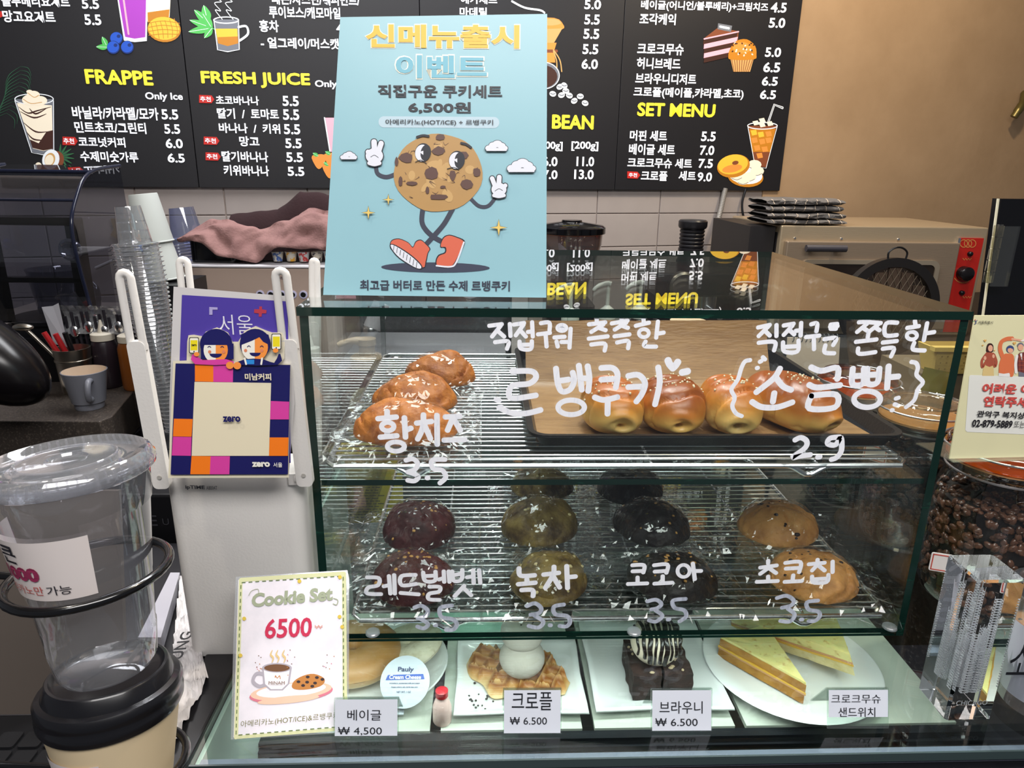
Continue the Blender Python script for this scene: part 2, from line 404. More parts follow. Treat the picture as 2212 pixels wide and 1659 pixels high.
for x, y in ((752, 248), (732, 306), (822, 305)):
    S(b, WP_, ellpts(x, y, 42, 43), DB, ZL); S(b, WP_, ellpts(x-2, y-3, 38, 37), BL, ZL); S(b, WP_, ellpts(x+14, y-14, 13, 12, 8), DB, ZL)
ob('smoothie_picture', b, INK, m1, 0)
_l[0] = 0; b = B()
for k in range(13):          # palm leaf behind the frappe
    t = k/12; x = 132-110*t*t+20*t; y = 430+300*t
    K_(b, WP_, [(x, y), (x-70-30*t, y+50), (x-100-10*t, y+120)], 5, DG, ZL, taper=True); K_(b, WP_, [(x, y), (x+50, y+10+30*t), (x+70-20*t, y+60+40*t)], 5, DG, ZL, taper=True)
S(b, WP_, [(95, 640), (345, 640), (348, 975), (280, 998), (205, 980)], GY, ZL)
S(b, WP_, [(108, 665), (335, 680), (342, 960), (280, 975), (212, 958)], CR, ZL)
S(b, WP_, [(192, 900), (250, 925), (300, 850), (343, 840), (342, 960), (280, 972), (210, 955)], DBR, ZL)
for q in ([(120, 690), (180, 730), (240, 715), (330, 690)], [(130, 720), (220, 760), (300, 735)], [(150, 790), (230, 850), (310, 850)], [(170, 850), (220, 900), (320, 905)], [(190, 700), (230, 735), (300, 700)]):
    K_(b, WP_, q, 12, DBR, ZL, taper=True)
K_(b, WP_, ellpts(220, 640, 124, 34, 18), 6, W_, ZL, closed=True); K_(b, WP_, [(96, 650), (205, 985), (280, 1000), (348, 975), (345, 650)], 5, W_, ZL, n=1)
for x, y, r in ((200, 645, 58), (255, 650, 50), (215, 612, 42), (190, 592, 20)): S(b, WP_, ellpts(x, y, r, r*.62), CR, ZL)
for q in ([(150, 640), (200, 668), (270, 660)], [(180, 600), (220, 628), (250, 615)]): K_(b, WP_, q, 5, TN, ZL)
for k in range(7): leaf(b, WP_, 385, 1010, 385+95*math.cos(-1.5+k*.42), 1010+80*math.sin(-1.5+k*.42), 8, DG, ZL, GR)
S(b, WP_, ellpts(355, 1040, 55, 68, 20, .5), BR, ZL); S(b, WP_, ellpts(328, 1030, 55, 66, 20, .3), W_, ZL); S(b, WP_, ellpts(322, 1030, 34, 44, 20, .3), TN, ZL); S(b, WP_, ellpts(318, 1034, 28, 36, 20, .3), CR, ZL)
S(b, WP_, ellpts(248, 1072, 22, 24), CR, ZL)
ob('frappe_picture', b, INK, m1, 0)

m2 = board(-1.865, -1.2433, 'black menu board with fresh juice list, left of the blue poster')
b = B()
rows(m2, [('레몬/자스민/페퍼민트/', 588, -16, 778, 10), ('루이보스/캐모마일', 582, 13, 736, 39), ('홍차', 561, 43, 603, 69), ('4.5', 727, 50, 760, 72), ('- 얼그레이/머스캣청포도', 564, 80, 795, 104),
 ('Only Ice', 681, 173, 762, 192), ('초코바나나', 467, 206, 560, 226), ('5.5', 611, 207, 646, 229), ('딸기  /  토마토', 470, 233, 603, 256), ('5.5', 612, 236, 647, 259),
 ('바나나  /  키위', 474, 265, 606, 287), ('5.5', 614, 268, 649, 290), ('망고', 518, 294, 561, 316), ('5.5', 617, 299, 652, 320), ('딸기바나나', 480, 326, 580, 349), ('5.5', 619, 329, 655, 350), ('키위바나나', 484, 356, 582, 379), ('5.5', 622, 360, 658, 380)])
head(m2, 'FRESH JUICE', 436, 153, 671, 188, 4)
for q in ((430, 205, 463, 222), (440, 295, 474, 312), (444, 329, 477, 346)): TAG(m2, *q)
_l[0] = 0; b = B()
for x1, y1, w in ((1315, 35, 30), (1255, 65, 24), (1225, 130, 22), (1218, 205, 24), (1320, 245, 22)): leaf(b, WP_, 1345 if y1 < 100 else 1370, 150+(y1 > 100)*30, x1, y1, w, GR, ZL)
leaf(b, WP_, 1370, 185, 1310, 90, 24, GR, ZL); K_(b, WP_, [(1290, 110), (1340, 160), (1390, 192)], 6, GR, ZL)
S(b, WP_, [(1383, 125), (1538, 125), (1545, 320), (1470, 333), (1405, 320)], GY, ZL)
S(b, WP_, [(1392, 185), (1532, 185), (1538, 275), (1470, 296), (1408, 278)], YE, ZL); S(b, WP_, [(1405, 240), (1536, 235), (1538, 280), (1470, 298), (1408, 280)], AM, ZL)
K_(b, WP_, ellpts(1460, 130, 80, 20, 16), 7, W_, ZL, closed=True); K_(b, WP_, [(1381, 130), (1405, 322), (1470, 334), (1545, 320), (1540, 130)], 6, W_, ZL, n=1)
K_(b, WP_, [(1540, 175), (1590, 170), (1600, 220), (1548, 262)], 14, W_, ZL)
for x in (1410, 1480): K_(b, WP_, [(x-30, -20), (x+20, 10), (x-25, 20), (x+15, 70), (x-20, 65), (x+25, 125)], 5, W_, ZL)
ob('tea_picture', b, INK, m2, 0)
_l[0] = 0; b = B()
S(b, WP_, [(2095, 760), (2240, 760), (2220, 980), (2130, 980)], PK, ZL); K_(b, WP_, [(2095, 760), (2130, 975)], 8, W_, ZL)
for x, y in ((2060, 1030), (2130, 1090), (2140, 1020)):
    S(b, WP_, [(x-45, y-25), (x+40, y-30), (x+35, y+25), (x, y+62), (x-30, y+30)], r_tag and OR, ZL, 3)
    leaf(b, WP_, x-5, y-22, x-40, y-42, 12, GR, ZL)
ob('strawberry_picture', b, INK, m2, 0)

m3 = board(-1.2433, -.6217, 'black menu board with coffee bean prices, right behind the blue poster')
b = B()
rows(m3, [('예가체프', 995, -12, 1074, 8), ('마데릴', 993, 15, 1052, 36), ('5.0', 1262, -1, 1298, 20), ('5.5', 1262, 31, 1295, 53), ('5.5', 1260, 62, 1294, 84), ('5.5', 1258, 95, 1292, 117), ('6.0', 1256, 127, 1291, 149),
 ('[100g]', 1160, 305, 1215, 326), ('[200g]', 1234, 305, 1292, 326), ('6.0', 1172, 338, 1204, 359), ('11.0', 1245, 338, 1283, 359), ('7.0', 1172, 367, 1204, 387), ('13.0', 1240, 366, 1282, 387)])
head(m3, 'BEAN', 1192, 247, 1282, 278, 2)
ZR = (1150, 0, 3.626); _l[0] = 0; b = B()
K_(b, WP_, [(-160, 10), (-60, 60), (60, 80), (95, 100)], 14, W_, ZR)
S(b, WP_, [(-80, 150), (170, 140), (240, 190), (232, 230), (60, 240), (-80, 240)], OR, ZR, 3); S(b, WP_, [(60, 160), (180, 150), (225, 185), (120, 200)], TN, ZR, 3)
S(b, WP_, [(-80, 235), (235, 222), (170, 335), (-20, 335)], TN, ZR); S(b, WP_, [(-20, 335), (190, 335), (170, 400), (180, 490), (-20, 490)], OR, ZR); K_(b, WP_, [(-20, 400), (190, 400)], 22, BR, ZR)
K_(b, WP_, [(165, 390), (215, 470), (230, 560)], 9, TN, ZR); K_(b, WP_, [(165, 400), (190, 480), (190, 570)], 9, TN, ZR)
S(b, WP_, ellpts(90, 590, 125, 105), GY, ZR); S(b, WP_, ellpts(88, 600, 108, 88), DBR, ZR); K_(b, WP_, ellpts(88, 592, 123, 104, 24), 6, W_, ZR, closed=True)
for x, y, r in ((160, 735, .3), (215, 680, -.5), (250, 670, .8), (262, 712, .2), (228, 745, -.3), (290, 748, .4), (328, 790, -.6), (375, 755, 0), (413, 808, .4)):
    S(b, WP_, ellpts(x, y, 27, 22, 14, r), W_, ZR); K_(b, WP_, [(x-18, y-4), (x, y+3), (x+18, y-2)], 7, GY, ZR)
ob('coffee_maker_picture', b, INK, m3, 0)

m4 = board(-.6217, 0, 'black menu board at the right end with set menu, cake slice and iced drink')
b = B()
rows(m4, [('베이글(어니언/블루베리)+크림치즈', 1384, 0, 1658, 23), ('4.5', 1664, 5, 1698, 27), ('조각케익', 1381, 28, 1459, 53), ('5.0', 1660, 38, 1695, 60), ('크로크무슈', 1376, 93, 1476, 118), ('5.0', 1652, 102, 1686, 123),
 ('허니브레드', 1375, 124, 1469, 149), ('6.5', 1648, 134, 1684, 156), ('브라우니디저트', 1372, 157, 1503, 181), ('6.5', 1645, 165, 1679, 185), ('크로플(메이플,캬라멜,초코)', 1368, 187, 1605, 212), ('6.5', 1641, 194, 1675, 214),
 ('머핀 세트', 1360, 281, 1440, 304), ('5.5', 1514, 284, 1545, 305), ('베이글 세트', 1358, 310, 1457, 334), ('7.0', 1511, 314, 1542, 335), ('크로크무슈 세트', 1355, 340, 1494, 362), ('7.5', 1508, 343, 1539, 363), ('크로플', 1384, 369, 1441, 390), ('세트', 1465, 369, 1502, 390), ('9.0', 1506, 372, 1537, 392)])
head(m4, 'SET MENU', 1376, 221, 1544, 251, 3)
TAG(m4, 1355, 370, 1383, 385)
_l[0] = 0; b = B()
S(b, WP_, [(1345, 300), (1455, 215), (1615, 245), (1610, 330), (1340, 345)], BR, ZR); S(b, WP_, [(1360, 295), (1460, 225), (1600, 250), (1560, 270)], OR and BR, ZR)
for k, c in enumerate((DBR, PK, DBR, PK, DBR)):
    y0 = 300+k*36; S(b, WP_, [(1345, y0+10), (1610, y0-48), (1600, y0-10), (1342, y0+48)], c, ZR)
K_(b, WP_, [(1345, 305), (1615, 248)], 9, PK, ZR)
S(b, WP_, [(1455, 182), (1565, 202), (1555, 250), (1450, 228)], GY, ZR); K_(b, WP_, [(1470, 208), (1540, 222)], 14, W_, ZR)
S(b, WP_, [(1550, 455), (1735, 455), (1705, 562), (1575, 562)], TN, ZR)
for k in range(9): K_(b, WP_, [(1560+k*21, 458), (1580+k*14, 560)], 5, BR, ZR)
S(b, WP_, [(1535, 440), (1550, 380), (1600, 320), (1680, 308), (1745, 360), (1755, 430), (1735, 465), (1560, 468)], AM, ZR, 3); S(b, WP_, ellpts(1640, 375, 70, 45), OR, ZR)
random.seed(4)
for k in range(24): S(b, WP_, ellpts(random.uniform(1560, 1735), random.uniform(330, 445), 6, 9, 6, random.random()*3), (DBR, CR)[k % 2], ZR)
ob('cake_picture', b, INK, m4, 0)
_l[0] = 0; b = B()
K_(b, WP_, [(1850, 950), (1895, 820), (1960, 845)], 16, W_, ZR, n=1); K_(b, WP_, [(1850, 950), (1895, 820), (1960, 845)], 7, GY, ZR, n=1)
S(b, WP_, [(1690, 985), (1915, 985), (1830, 1310), (1745, 1300)], BR, ZR)
S(b, WP_, [(1700, 1010), (1905, 1010), (1862, 1190), (1720, 1190)], AM, ZR)
for x, y in ((1735, 1040), (1790, 1055), (1850, 1050), (1740, 1100), (1800, 1110), (1850, 1100), (1760, 1160), (1820, 1170), (1780, 1220)): S(b, WP_, [(x-26, y-18), (x+18, y-24), (x+26, y+14), (x-14, y+22)], YE if (x+y) % 2 else OR, ZR)
K_(b, WP_, ellpts(1802, 985, 116, 26, 20), 6, W_, ZR, closed=True); K_(b, WP_, [(1688, 990), (1745, 1305), (1830, 1318), (1918, 990)], 5, W_, ZR, n=1)
for x, y in ((1750, 965), (1800, 945), (1860, 970), (1800, 980)): S(b, WP_, [(x-26, y-14), (x+14, y-22), (x+28, y+10), (x-12, y+18)], CR, ZR)
S(b, WP_, ellpts(1670, 1385, 140, 80, 24, .1), AM, ZR); S(b, WP_, ellpts(1670, 1372, 132, 70, 24, .1), W_, ZR)
for x, y in ((1740, 1290), (1760, 1340), (1700, 1385), (1650, 1410), (1600, 1375)): S(b, WP_, ellpts(x, y, 55, 38, 12), CR, ZR); K_(b, WP_, [(x-40, y+20), (x, y+34), (x+40, y+18)], 4, GY, ZR)
S(b, WP_, ellpts(1575, 1300, 130, 90, 26, -.2), AM, ZR); S(b, WP_, ellpts(1570, 1288, 120, 76, 26, -.2), YE, ZR); S(b, WP_, ellpts(1565, 1320, 80, 30, 16, -.2), OR, ZR); S(b, WP_, ellpts(1590, 1275, 26, 16, 12, -.2), BR, ZR)
ob('iced_drink_picture', b, INK, m4, 0)

# ================================================================== COUNTER AND SHOWCASE
glass = gl('clear_glass', 'FAFDFC', .042)
glass_c = gl('counter_glass', 'F3F9F6', .045)
g_edge = pm('green_glass_edge', '0D2620', .08, n=(90, '1A5643', .6, .8), stretch=(.2, .2, 1))
chrome = pm('chrome', 'EDEDEF', .22, 1); steel = pm('brushed_steel', 'B9B2A6', .3, 1, bump=(60, .1))
t = thing('showcase_counter', 'black framed glass topped refrigerated counter under the glass cabinet', 'counter', (.5, .2, -1.15))
b = B(); b.box((-.078, -.155, -.008), (1.25, .5, -.0005)); o = ob('glass_top', b, glass_c, t, 0)
b = B(); b.box((-.078, -.157, -.0085), (1.25, -.1552, 0)); ob('glass_edge', b, pm('dull_edge', '3C4A4C', .2), t, 0)
b = B(); b.box((-.074, -.1545, -.0125), (1.25, -.1415, -.0085)); ob('front_trim', b, pm('trim_grey', '7E849C', .45), t, 0)
b = B(); b.box((-.115, -.175, -.45), (-.079, .5, .003)); ob('side_rail', b, pm('rail_black', '1C1B1E', .4), t, 0, bevel=.002)
b = B(); b.box((-.095, -.18, -.02), (1.25, -.158, -.009)); b.box((-.079, -.165, -.4), (1.25, -.158, -.02)); ob('front_rail', b, pm('rail_gloss', '0B0B10', .18), t, 0)
b = B(); b.box((-.078, -.156, -.42), (-.074, .5, -.0095)); ob('side_lining', b, pm('lining', 'BFD2CC', .5), t, 0)
b = B(); b.box((-.078, -.15, -.42), (1.25, .5, -.4)); b.box((-.115, -.18, -1.15), (1.25, .5, -.42)); ob('base', b, dark_m, t, 0)
SZ = -.112
b = B()
for x0, x1 in ((-.07, .108), (.120, .276), (.290, .447), (.460, .70)): b.box((x0, -.004, SZ-.006), (x1, .21, SZ))
ob('food_shelf', b, pm('pale_shelf', 'C9CFC6', .3), t, 0)
b = B(); b.box((-.074, -.016, SZ-.02), (.9, -.005, SZ-.002)); b.box((-.074, -.02, SZ-.012), (.9, -.016, SZ-.010)); ob('shelf_rail', b, pm('rail_dark', '1A1C22', .3), t, 0)
b = B(); b.box((.10, .15, SZ+.001), (.20, .21, SZ+.003)); ob('shelf_card', b, pm('mint_card', '9FD0BD', .6), t, 0)

# ------------------------------------------------------------------ glass cabinet
W0, D0, H0, TH = .62, .479, .357, .008
t = thing('glass_display_case', 'two tier glass cabinet of cookies and rolls with white painted words', 'display case', (.31, .24, 0))
def pane(name, a, c, edge_axes, mat=glass):
    """glass slab whose thin faces are green"""
    b = B(); b.box(a, c); mi = []
    for k in range(6):
        ax = (2, 2, 1, 0, 1, 0)[k]; mi.append(1 if ax in edge_axes else 0)
    b.m = mi; return ob(name, b, [mat, g_edge], t, 0)
pane('top_pane', (-.002, -.002, H0-TH), (W0+.002, D0, H0), (0, 1))
pane('side_pane', (0, 0, .001), (TH, D0, H0-TH), (1,))
pane('side_pane', (W0-TH, 0, .001), (W0, D0, H0-TH), (1,))
pane('front_pane', (TH, .0005, .001), (W0-TH, .0045, H0-TH), (2,))
pane('middle_shelf', (TH, .005, .1785), (W0-TH, D0-.01, .1845), (1,))
pane('bottom_pane', (TH, .005, .0012), (W0-TH, D0, .0075), (1,))
pane('sliding_door', (TH, D0-.009, .009), (.33, D0-.005, H0-TH), (0, 2)); pane('sliding_door', (.30, D0-.004, .009), (W0-TH, D0, H0-TH), (0, 2))
for x, y in ((.327, -.004), (.607, -.001), (.05, -.001)):
    b = B(); b.lathe([(.0075, 0), (.0075, .002), (.0065, .003)], (x, y+.006, .0076), 16); ob('bumper', b, gl('silicone', 'DCE6EC', .1, .3, 1, .25), t)
FP = Plane((0, 0, .1), (1, 0, 0), (0, 0, 1))
paint = pm('white_marker', 'F6F8FF', .6, n=(300, 'CDD4E6', .55, .85), stretch=(1, 1, .25))
faint = pm('faint_marker', 'C2C8D8', .6, n=(260, '8C94A6', .45, .75), stretch=(1, 1, .25))
Z1, Z2, Z3, Z4, Z5 = (640, 640, 3.95), (1120, 640, 3.95), (1560, 640, 3.88), (670, 1020, 3.75), (1200, 1020, 2.765)
def circ(cx, cy, rx, ry): return ellpts(cx, cy, rx, ry, 12)
def write(name, Z, w, lines, closed=(), mat=paint):
    b = B()
    for k, l in enumerate(lines): stroke(b, FP, l, w*1.22, 0, .0004+.00005*k, Z)
    for k, l in enumerate(closed): stroke(b, FP, l, w*1.1, 0, .0009+.00005*k, Z, closed=True)
    return ob(name, b, mat, t, 0)
write('painted_word', Z1, 40, [[(775, 980), (775, 1030)], [(695, 1045), (855, 1030)], [(775, 1165), (775, 1180)], [(715, 1203), (860, 1190)], [(922, 1035), (932, 1205)], [(930, 1145), (980, 1125)],
 [(1085, 1010), (1085, 1060)], [(1025, 1083), (1155, 1068)], [(1085, 1095), (1065, 1160), (1035, 1220)], [(1095, 1100), (1145, 1215)], [(1200, 1015), (1203, 1265)],
 [(1270, 1030), (1398, 1025)], [(1335, 1040), (1290, 1145)], [(1345, 1050), (1400, 1145)], [(1260, 1228), (1440, 1223)]], [circ(780, 1112, 52, 36), circ(850, 1282, 72, 40)])
write('painted_price', Z1, 36, [[(935, 1400), (995, 1388), (1035, 1425), (1015, 1475), (950, 1500)], [(960, 1500), (1040, 1535), (1010, 1575), (950, 1570)], [(1115, 1550), (1125, 1550)], [(1270, 1392), (1160, 1400), (1168, 1470), (1245, 1485), (1275, 1545), (1225, 1595)]])
write('painted_word', Z1, 30, [[(1645, 252), (1755, 238)], [(1745, 250), (1670, 345)], [(1715, 292), (1775, 345)], [(1822, 235), (1828, 340)], [(1695, 392), (1808, 385), (1797, 450)],
 [(1855, 242), (1945, 228)], [(1940, 240), (1872, 335)], [(1905, 285), (1960, 345)], [(2012, 220), (2018, 345)], [(1975, 305), (2010, 300)], [(1905, 385), (1915, 445), (2000, 450), (2010, 382)], [(1915, 415), (2000, 412)]])
write('painted_word', Z2, 30, [[(190, 230), (262, 225), (265, 290)], [(165, 325), (270, 312)], [(232, 330), (240, 430)], [(345, 262), (395, 262)], [(345, 280), (395, 280)], [(305, 352), (395, 345)], [(325, 385), (335, 430)], [(365, 390), (415, 390)], [(445, 275), (435, 440)],
 [(668, 188), (668, 225)], [(600, 240), (742, 222)], [(725, 240), (620, 305)], [(680, 268), (745, 290)], [(598, 362), (762, 342)], [(620, 412), (735, 405), (735, 465)],
 [(880, 168), (880, 205)], [(795, 232), (932, 208)], [(920, 225), (820, 285)], [(870, 248), (935, 270)], [(818, 342), (948, 325)], [(840, 395), (935, 382), (935, 445)],
 [(1065, 170), (1068, 215)], [(1000, 252), (1115, 225)], [(1190, 215), (1175, 355)], [(1180, 320), (1240, 310)], [(1085, 385), (1075, 425), (1175, 430)]], [circ(1070, 315, 42, 34), circ(370, 270, 38, 26)])
write('painted_word', Z2, 42, [[(-55, 640), (110, 640), (150, 690), (90, 745), (-55, 765), (-80, 850), (-20, 870), (150, 845)], [(-165, 950), (-60, 995), (60, 1000), (190, 970)],
 [(320, 615), (335, 740), (370, 812), (440, 795), (475, 720), (462, 650)], [(345, 722), (430, 710)], [(515, 590), (540, 800)], [(590, 595), (605, 700), (595, 810)], [(540, 700), (590, 700)],
 [(705, 612), (800, 612), (845, 665), (830, 780)], [(705, 712), (820, 705)], [(650, 862), (730, 885), (845, 860)], [(762, 890), (760, 1005)],
 [(935, 680), (1025, 672), (1080, 740), (1055, 830), (1005, 900)], [(935, 775), (1060, 770)], [(1192, 605), (1205, 740), (1165, 925)]], [circ(450, 948, 112, 62)])
write('painted_heart', Z2, 50, [[(1275, 545), (1290, 580), (1315, 610)], [(1360, 560), (1340, 590), (1315, 615)]])
write('painted_dot', Z2, 50, [[(1395, 650), (1445, 640)]])
write('painted_dot', Z2, 40, [[(-190, 880), (-165, 890)]])
write('painted_dot', Z2, 40, [[(-150, 945), (-145, 950)]])
write('painted_word', Z3, 30, [[(300, 262), (400, 240)], [(390, 250), (305, 335)], [(360, 290), (400, 330)], [(455, 240), (455, 335)], [(305, 390), (440, 383), (435, 455)],
 [(515, 245), (600, 230)], [(590, 245), (515, 325)], [(560, 280), (605, 320)], [(662, 222), (658, 330)], [(615, 290), (655, 285)], [(510, 385), (522, 462), (630, 462), (640, 370)], [(520, 425), (630, 418)],
 [(745, 235), (795, 228), (790, 295)], [(702, 342), (815, 330)], [(768, 350), (770, 445)], [(908, 238), (965, 232)], [(903, 255), (968, 250)], [(908, 272), (955, 272)], [(855, 360), (955, 350), (930, 410)], [(865, 410), (860, 470), (940, 478)],
 [(1145, 218), (1230, 210)], [(1220, 225), (1130, 300)], [(1180, 265), (1235, 300)], [(1240, 218), (1330, 225)], [(1310, 235), (1240, 290)], [(1285, 262), (1320, 285)], [(1225, 315), (1220, 345)], [(1120, 382), (1295, 362)], [(1140, 435), (1150, 482), (1285, 468)],
 [(1468, 222), (1375, 228), (1368, 325), (1465, 325)], [(1345, 388), (1465, 375)], [(1345, 440), (1438, 435), (1415, 505)],
 [(1615, 205), (1620, 240)], [(1550, 265), (1650, 250)], [(1718, 225), (1690, 370)], [(1700, 312), (1778, 300)], [(1610, 390), (1600, 445), (1698, 455)]], [circ(1590, 330, 42, 32)])
write('painted_word', Z3, 42, [[(485, 605), (430, 690), (285, 805)], [(455, 685), (510, 755), (580, 785)], [(437, 810), (425, 885)], [(250, 885), (330, 928), (460, 930), (590, 888)],
 [(745, 595), (830, 625), (965, 600), (965, 695)], [(728, 742), (800, 765), (990, 745)], [(745, 835), (730, 940), (945, 930), (955, 825), (750, 832)],
 [(1095, 605), (1092, 735), (1180, 730), (1188, 605)], [(1098, 670), (1180, 665)], [(1215, 605), (1220, 728), (1300, 722), (1318, 605)], [(1220, 660), (1310, 655)], [(1395, 585), (1382, 770)], [(1390, 680), (1478, 672)]], [circ(1215, 863, 110, 68)])
write('painted_bracket', Z3, 30, [[(235, 535), (190, 548), (160, 605), (130, 700), (78, 780), (105, 850), (85, 920), (115, 980), (165, 1005)]])
write('painted_bracket', Z3, 30, [[(1585, 550), (1625, 560), (1640, 600), (1630, 660), (1682, 720), (1640, 780), (1610, 870), (1540, 930)]])
write('painted_dots', Z3, 30, [[(340, 510), (360, 530)], [(315, 550), (330, 542)], [(290, 602), (300, 600)]])
write('painted_dots', Z3, 30, [[(1455, 858), (1480, 850)], [(1445, 905), (1460, 910)], [(1420, 955), (1430, 955)]])
write('painted_price', Z3, 38, [[(610, 1205), (660, 1185), (708, 1215), (695, 1270), (590, 1350), (660, 1338), (740, 1328)], [(800, 1348), (820, 1345)], [(985, 1180), (905, 1190), (885, 1235), (950, 1245), (995, 1185), (1000, 1290), (960, 1350), (915, 1368)]])
write('painted_word', Z4, 29, [[(460, 852), (555, 858), (550, 915), (470, 935), (462, 982), (575, 988)], [(595, 925), (640, 915)], [(638, 840), (650, 985)], [(680, 832), (686, 985)],
 [(855, 832), (740, 842), (742, 915), (860, 905)], [(732, 978), (880, 990)], [(915, 812), (932, 880), (1010, 878), (1015, 805)], [(928, 842), (1005, 838)], [(1042, 870), (1080, 858)], [(1082, 802), (1086, 890)], [(1122, 802), (1128, 890)],
 [(965, 928), (1048, 930), (1042, 968), (965, 985), (962, 1028), (1050, 1035)], [(1150, 802), (1162, 878), (1225, 870), (1232, 790)], [(1162, 835), (1225, 822)], [(1270, 852), (1310, 845)], [(1320, 792), (1325, 900)], [(1368, 792), (1378, 898)], [(1248, 920), (1170, 1005)], [(1245, 940), (1305, 998)]])
write('painted_price', Z4, 30, [[(845, 1097), (900, 1082), (952, 1120), (935, 1165), (870, 1182)], [(890, 1185), (955, 1230), (920, 1265), (868, 1250)], [(1010, 1240), (1020, 1240)], [(1148, 1080), (1055, 1100), (1062, 1172), (1150, 1190), (1188, 1230), (1160, 1275), (1100, 1278)]], mat=faint)
write('painted_word', Z4, 34, [[(1692, 778), (1705, 838), (1820, 835)], [(1755, 868), (1757, 890)], [(1685, 908), (1825, 895)], [(1712, 955), (1800, 955), (1805, 1005)], [(1975, 765), (1975, 805)], [(1890, 830), (2015, 815)], [(1970, 832), (1905, 938)], [(1970, 845), (2022, 935)], [(2078, 760), (2085, 940)], [(2092, 850), (2150, 845)]])
write('painted_price', Z4, 30, [[(1755, 1085), (1820, 1062), (1870, 1100), (1855, 1140), (1785, 1155)], [(1815, 1160), (1888, 1210), (1850, 1258), (1770, 1245)], [(1940, 1240), (1950, 1240)], [(2055, 1072), (1975, 1090), (1985, 1150), (2078, 1165), (2105, 1210), (2078, 1248), (2020, 1245)]], mat=faint)
write('painted_word', Z5, 21, [[(458, 556), (528, 556), (524, 600)], [(460, 592), (520, 590)], [(490, 628), (490, 655)], [(432, 668), (548, 664)], [(588, 556), (668, 552), (662, 602)], [(592, 594), (658, 590)], [(640, 620), (640, 650)], [(590, 666), (698, 660)], [(820, 545), (832, 640)], [(835, 590), (870, 590)],
 ], [circ(765, 590, 36, 36)])
write('painted_price', Z5, 21, [[(548, 772), (600, 762), (632, 787), (608, 812), (572, 820)], [(598, 825), (638, 858), (600, 892), (558, 885)], [(670, 880), (680, 880)], [(778, 757), (702, 767), (712, 810), (768, 825), (780, 862), (740, 892)]], mat=faint)
write('painted_word', Z5, 21, [[(1270, 528), (1270, 545)], [(1222, 570), (1322, 557)], [(1272, 572), (1222, 608)], [(1280, 576), (1318, 603)], [(1270, 622), (1270, 645)], [(1202, 655), (1328, 650)], [(1372, 542), (1462, 537), (1455, 598)], [(1375, 576), (1450, 572)], [(1420, 615), (1416, 645)], [(1368, 655), (1472, 650)],
 [(1565, 522), (1565, 535)], [(1512, 550), (1608, 541)], [(1565, 552), (1532, 588)], [(1570, 557), (1608, 588)], [(1655, 533), (1655, 598)], [(1532, 622), (1542, 658), (1620, 656), (1630, 612)], [(1537, 640), (1620, 635)]])
write('painted_price', Z5, 21, [[(1322, 752), (1380, 738), (1422, 766), (1408, 795), (1352, 810)], [(1388, 815), (1428, 850), (1400, 892), (1342, 888)], [(1465, 880), (1475, 880)], [(1568, 767), (1502, 777), (1512, 820), (1568, 832), (1578, 860), (1550, 888), (1512, 888)]], mat=faint)

# ------------------------------------------------------------------ wire racks
def rack(z, x0, x1, y0, y1, label, feet, gap):
    t = thing('cooling_rack', label, 'rack', ((x0+x1)/2, (y0+y1)/2, z))
    r = .0016; h = .012
    ring = [(x0+.008, y0, z+h), (x1-.008, y0, z+h), (x1, y0+.01, z+h), (x1, y1-.01, z+h), (x1-.008, y1, z+h), (x0+.008, y1, z+h), (x0, y1-.01, z+h), (x0, y0+.01, z+h)]
    b = B(); b.tube(ring, .0027, 10, True); ob('outer_frame', b, chrome, t)
    ring2 = [(x, y+(.010 if y < (y0+y1)/2 else -.010), zz+.0035) for x, y, zz in ring]
    b = B(); b.tube(ring2, .0015, 6, True); ob('upper_frame', b, chrome, t)
    pr_ = None; n = int((y1-y0-.03)/gap)
    for k in range(n):
        if pr_ is None:
            b = B(); b.tube([(x0+.001, y0+.02, z+h+.003), (x1-.001, y0+.02, z+h+.003)], .0011, 6); pr_ = ob('wire', b, chrome, t)
        else:
            c = pr_.copy(); COL.objects.link(c); c.parent = t; c.location.y = gap*k
    for fx in (x0+.16*(x1-x0)+.0, (x0+x1)/2+.03, x0+.84*(x1-x0)):
        b = B(); b.tube([(fx, y0+.004, z+h+.001), (fx, y1-.004, z+h+.001)], .0014, 6); ob('cross_wire', b, chrome, t)
    for fx in feet:
        for yy in (y0, y1):
            b = B(); b.tube([(fx-.030, yy, z+h), (fx-.018, yy, z+h-.001), (fx-.005, yy, z+.0035), (fx, yy, z+.0028), (fx+.005, yy, z+.0035), (fx+.018, yy, z+h-.001), (fx+.030, yy, z+h)], .0027, 10, smooth=4); ob('foot', b, chrome, t)
    return t
rack(.1845, .012, .597, .0105, .44, 'wire rack on the upper shelf holding the cheese cookies and the tray', (.098, .494), .0125)
rack(.0075, .028, .606, .0105, .44, 'wire rack on the cabinet floor under four rows of cookies', (.128, .514), .0135)

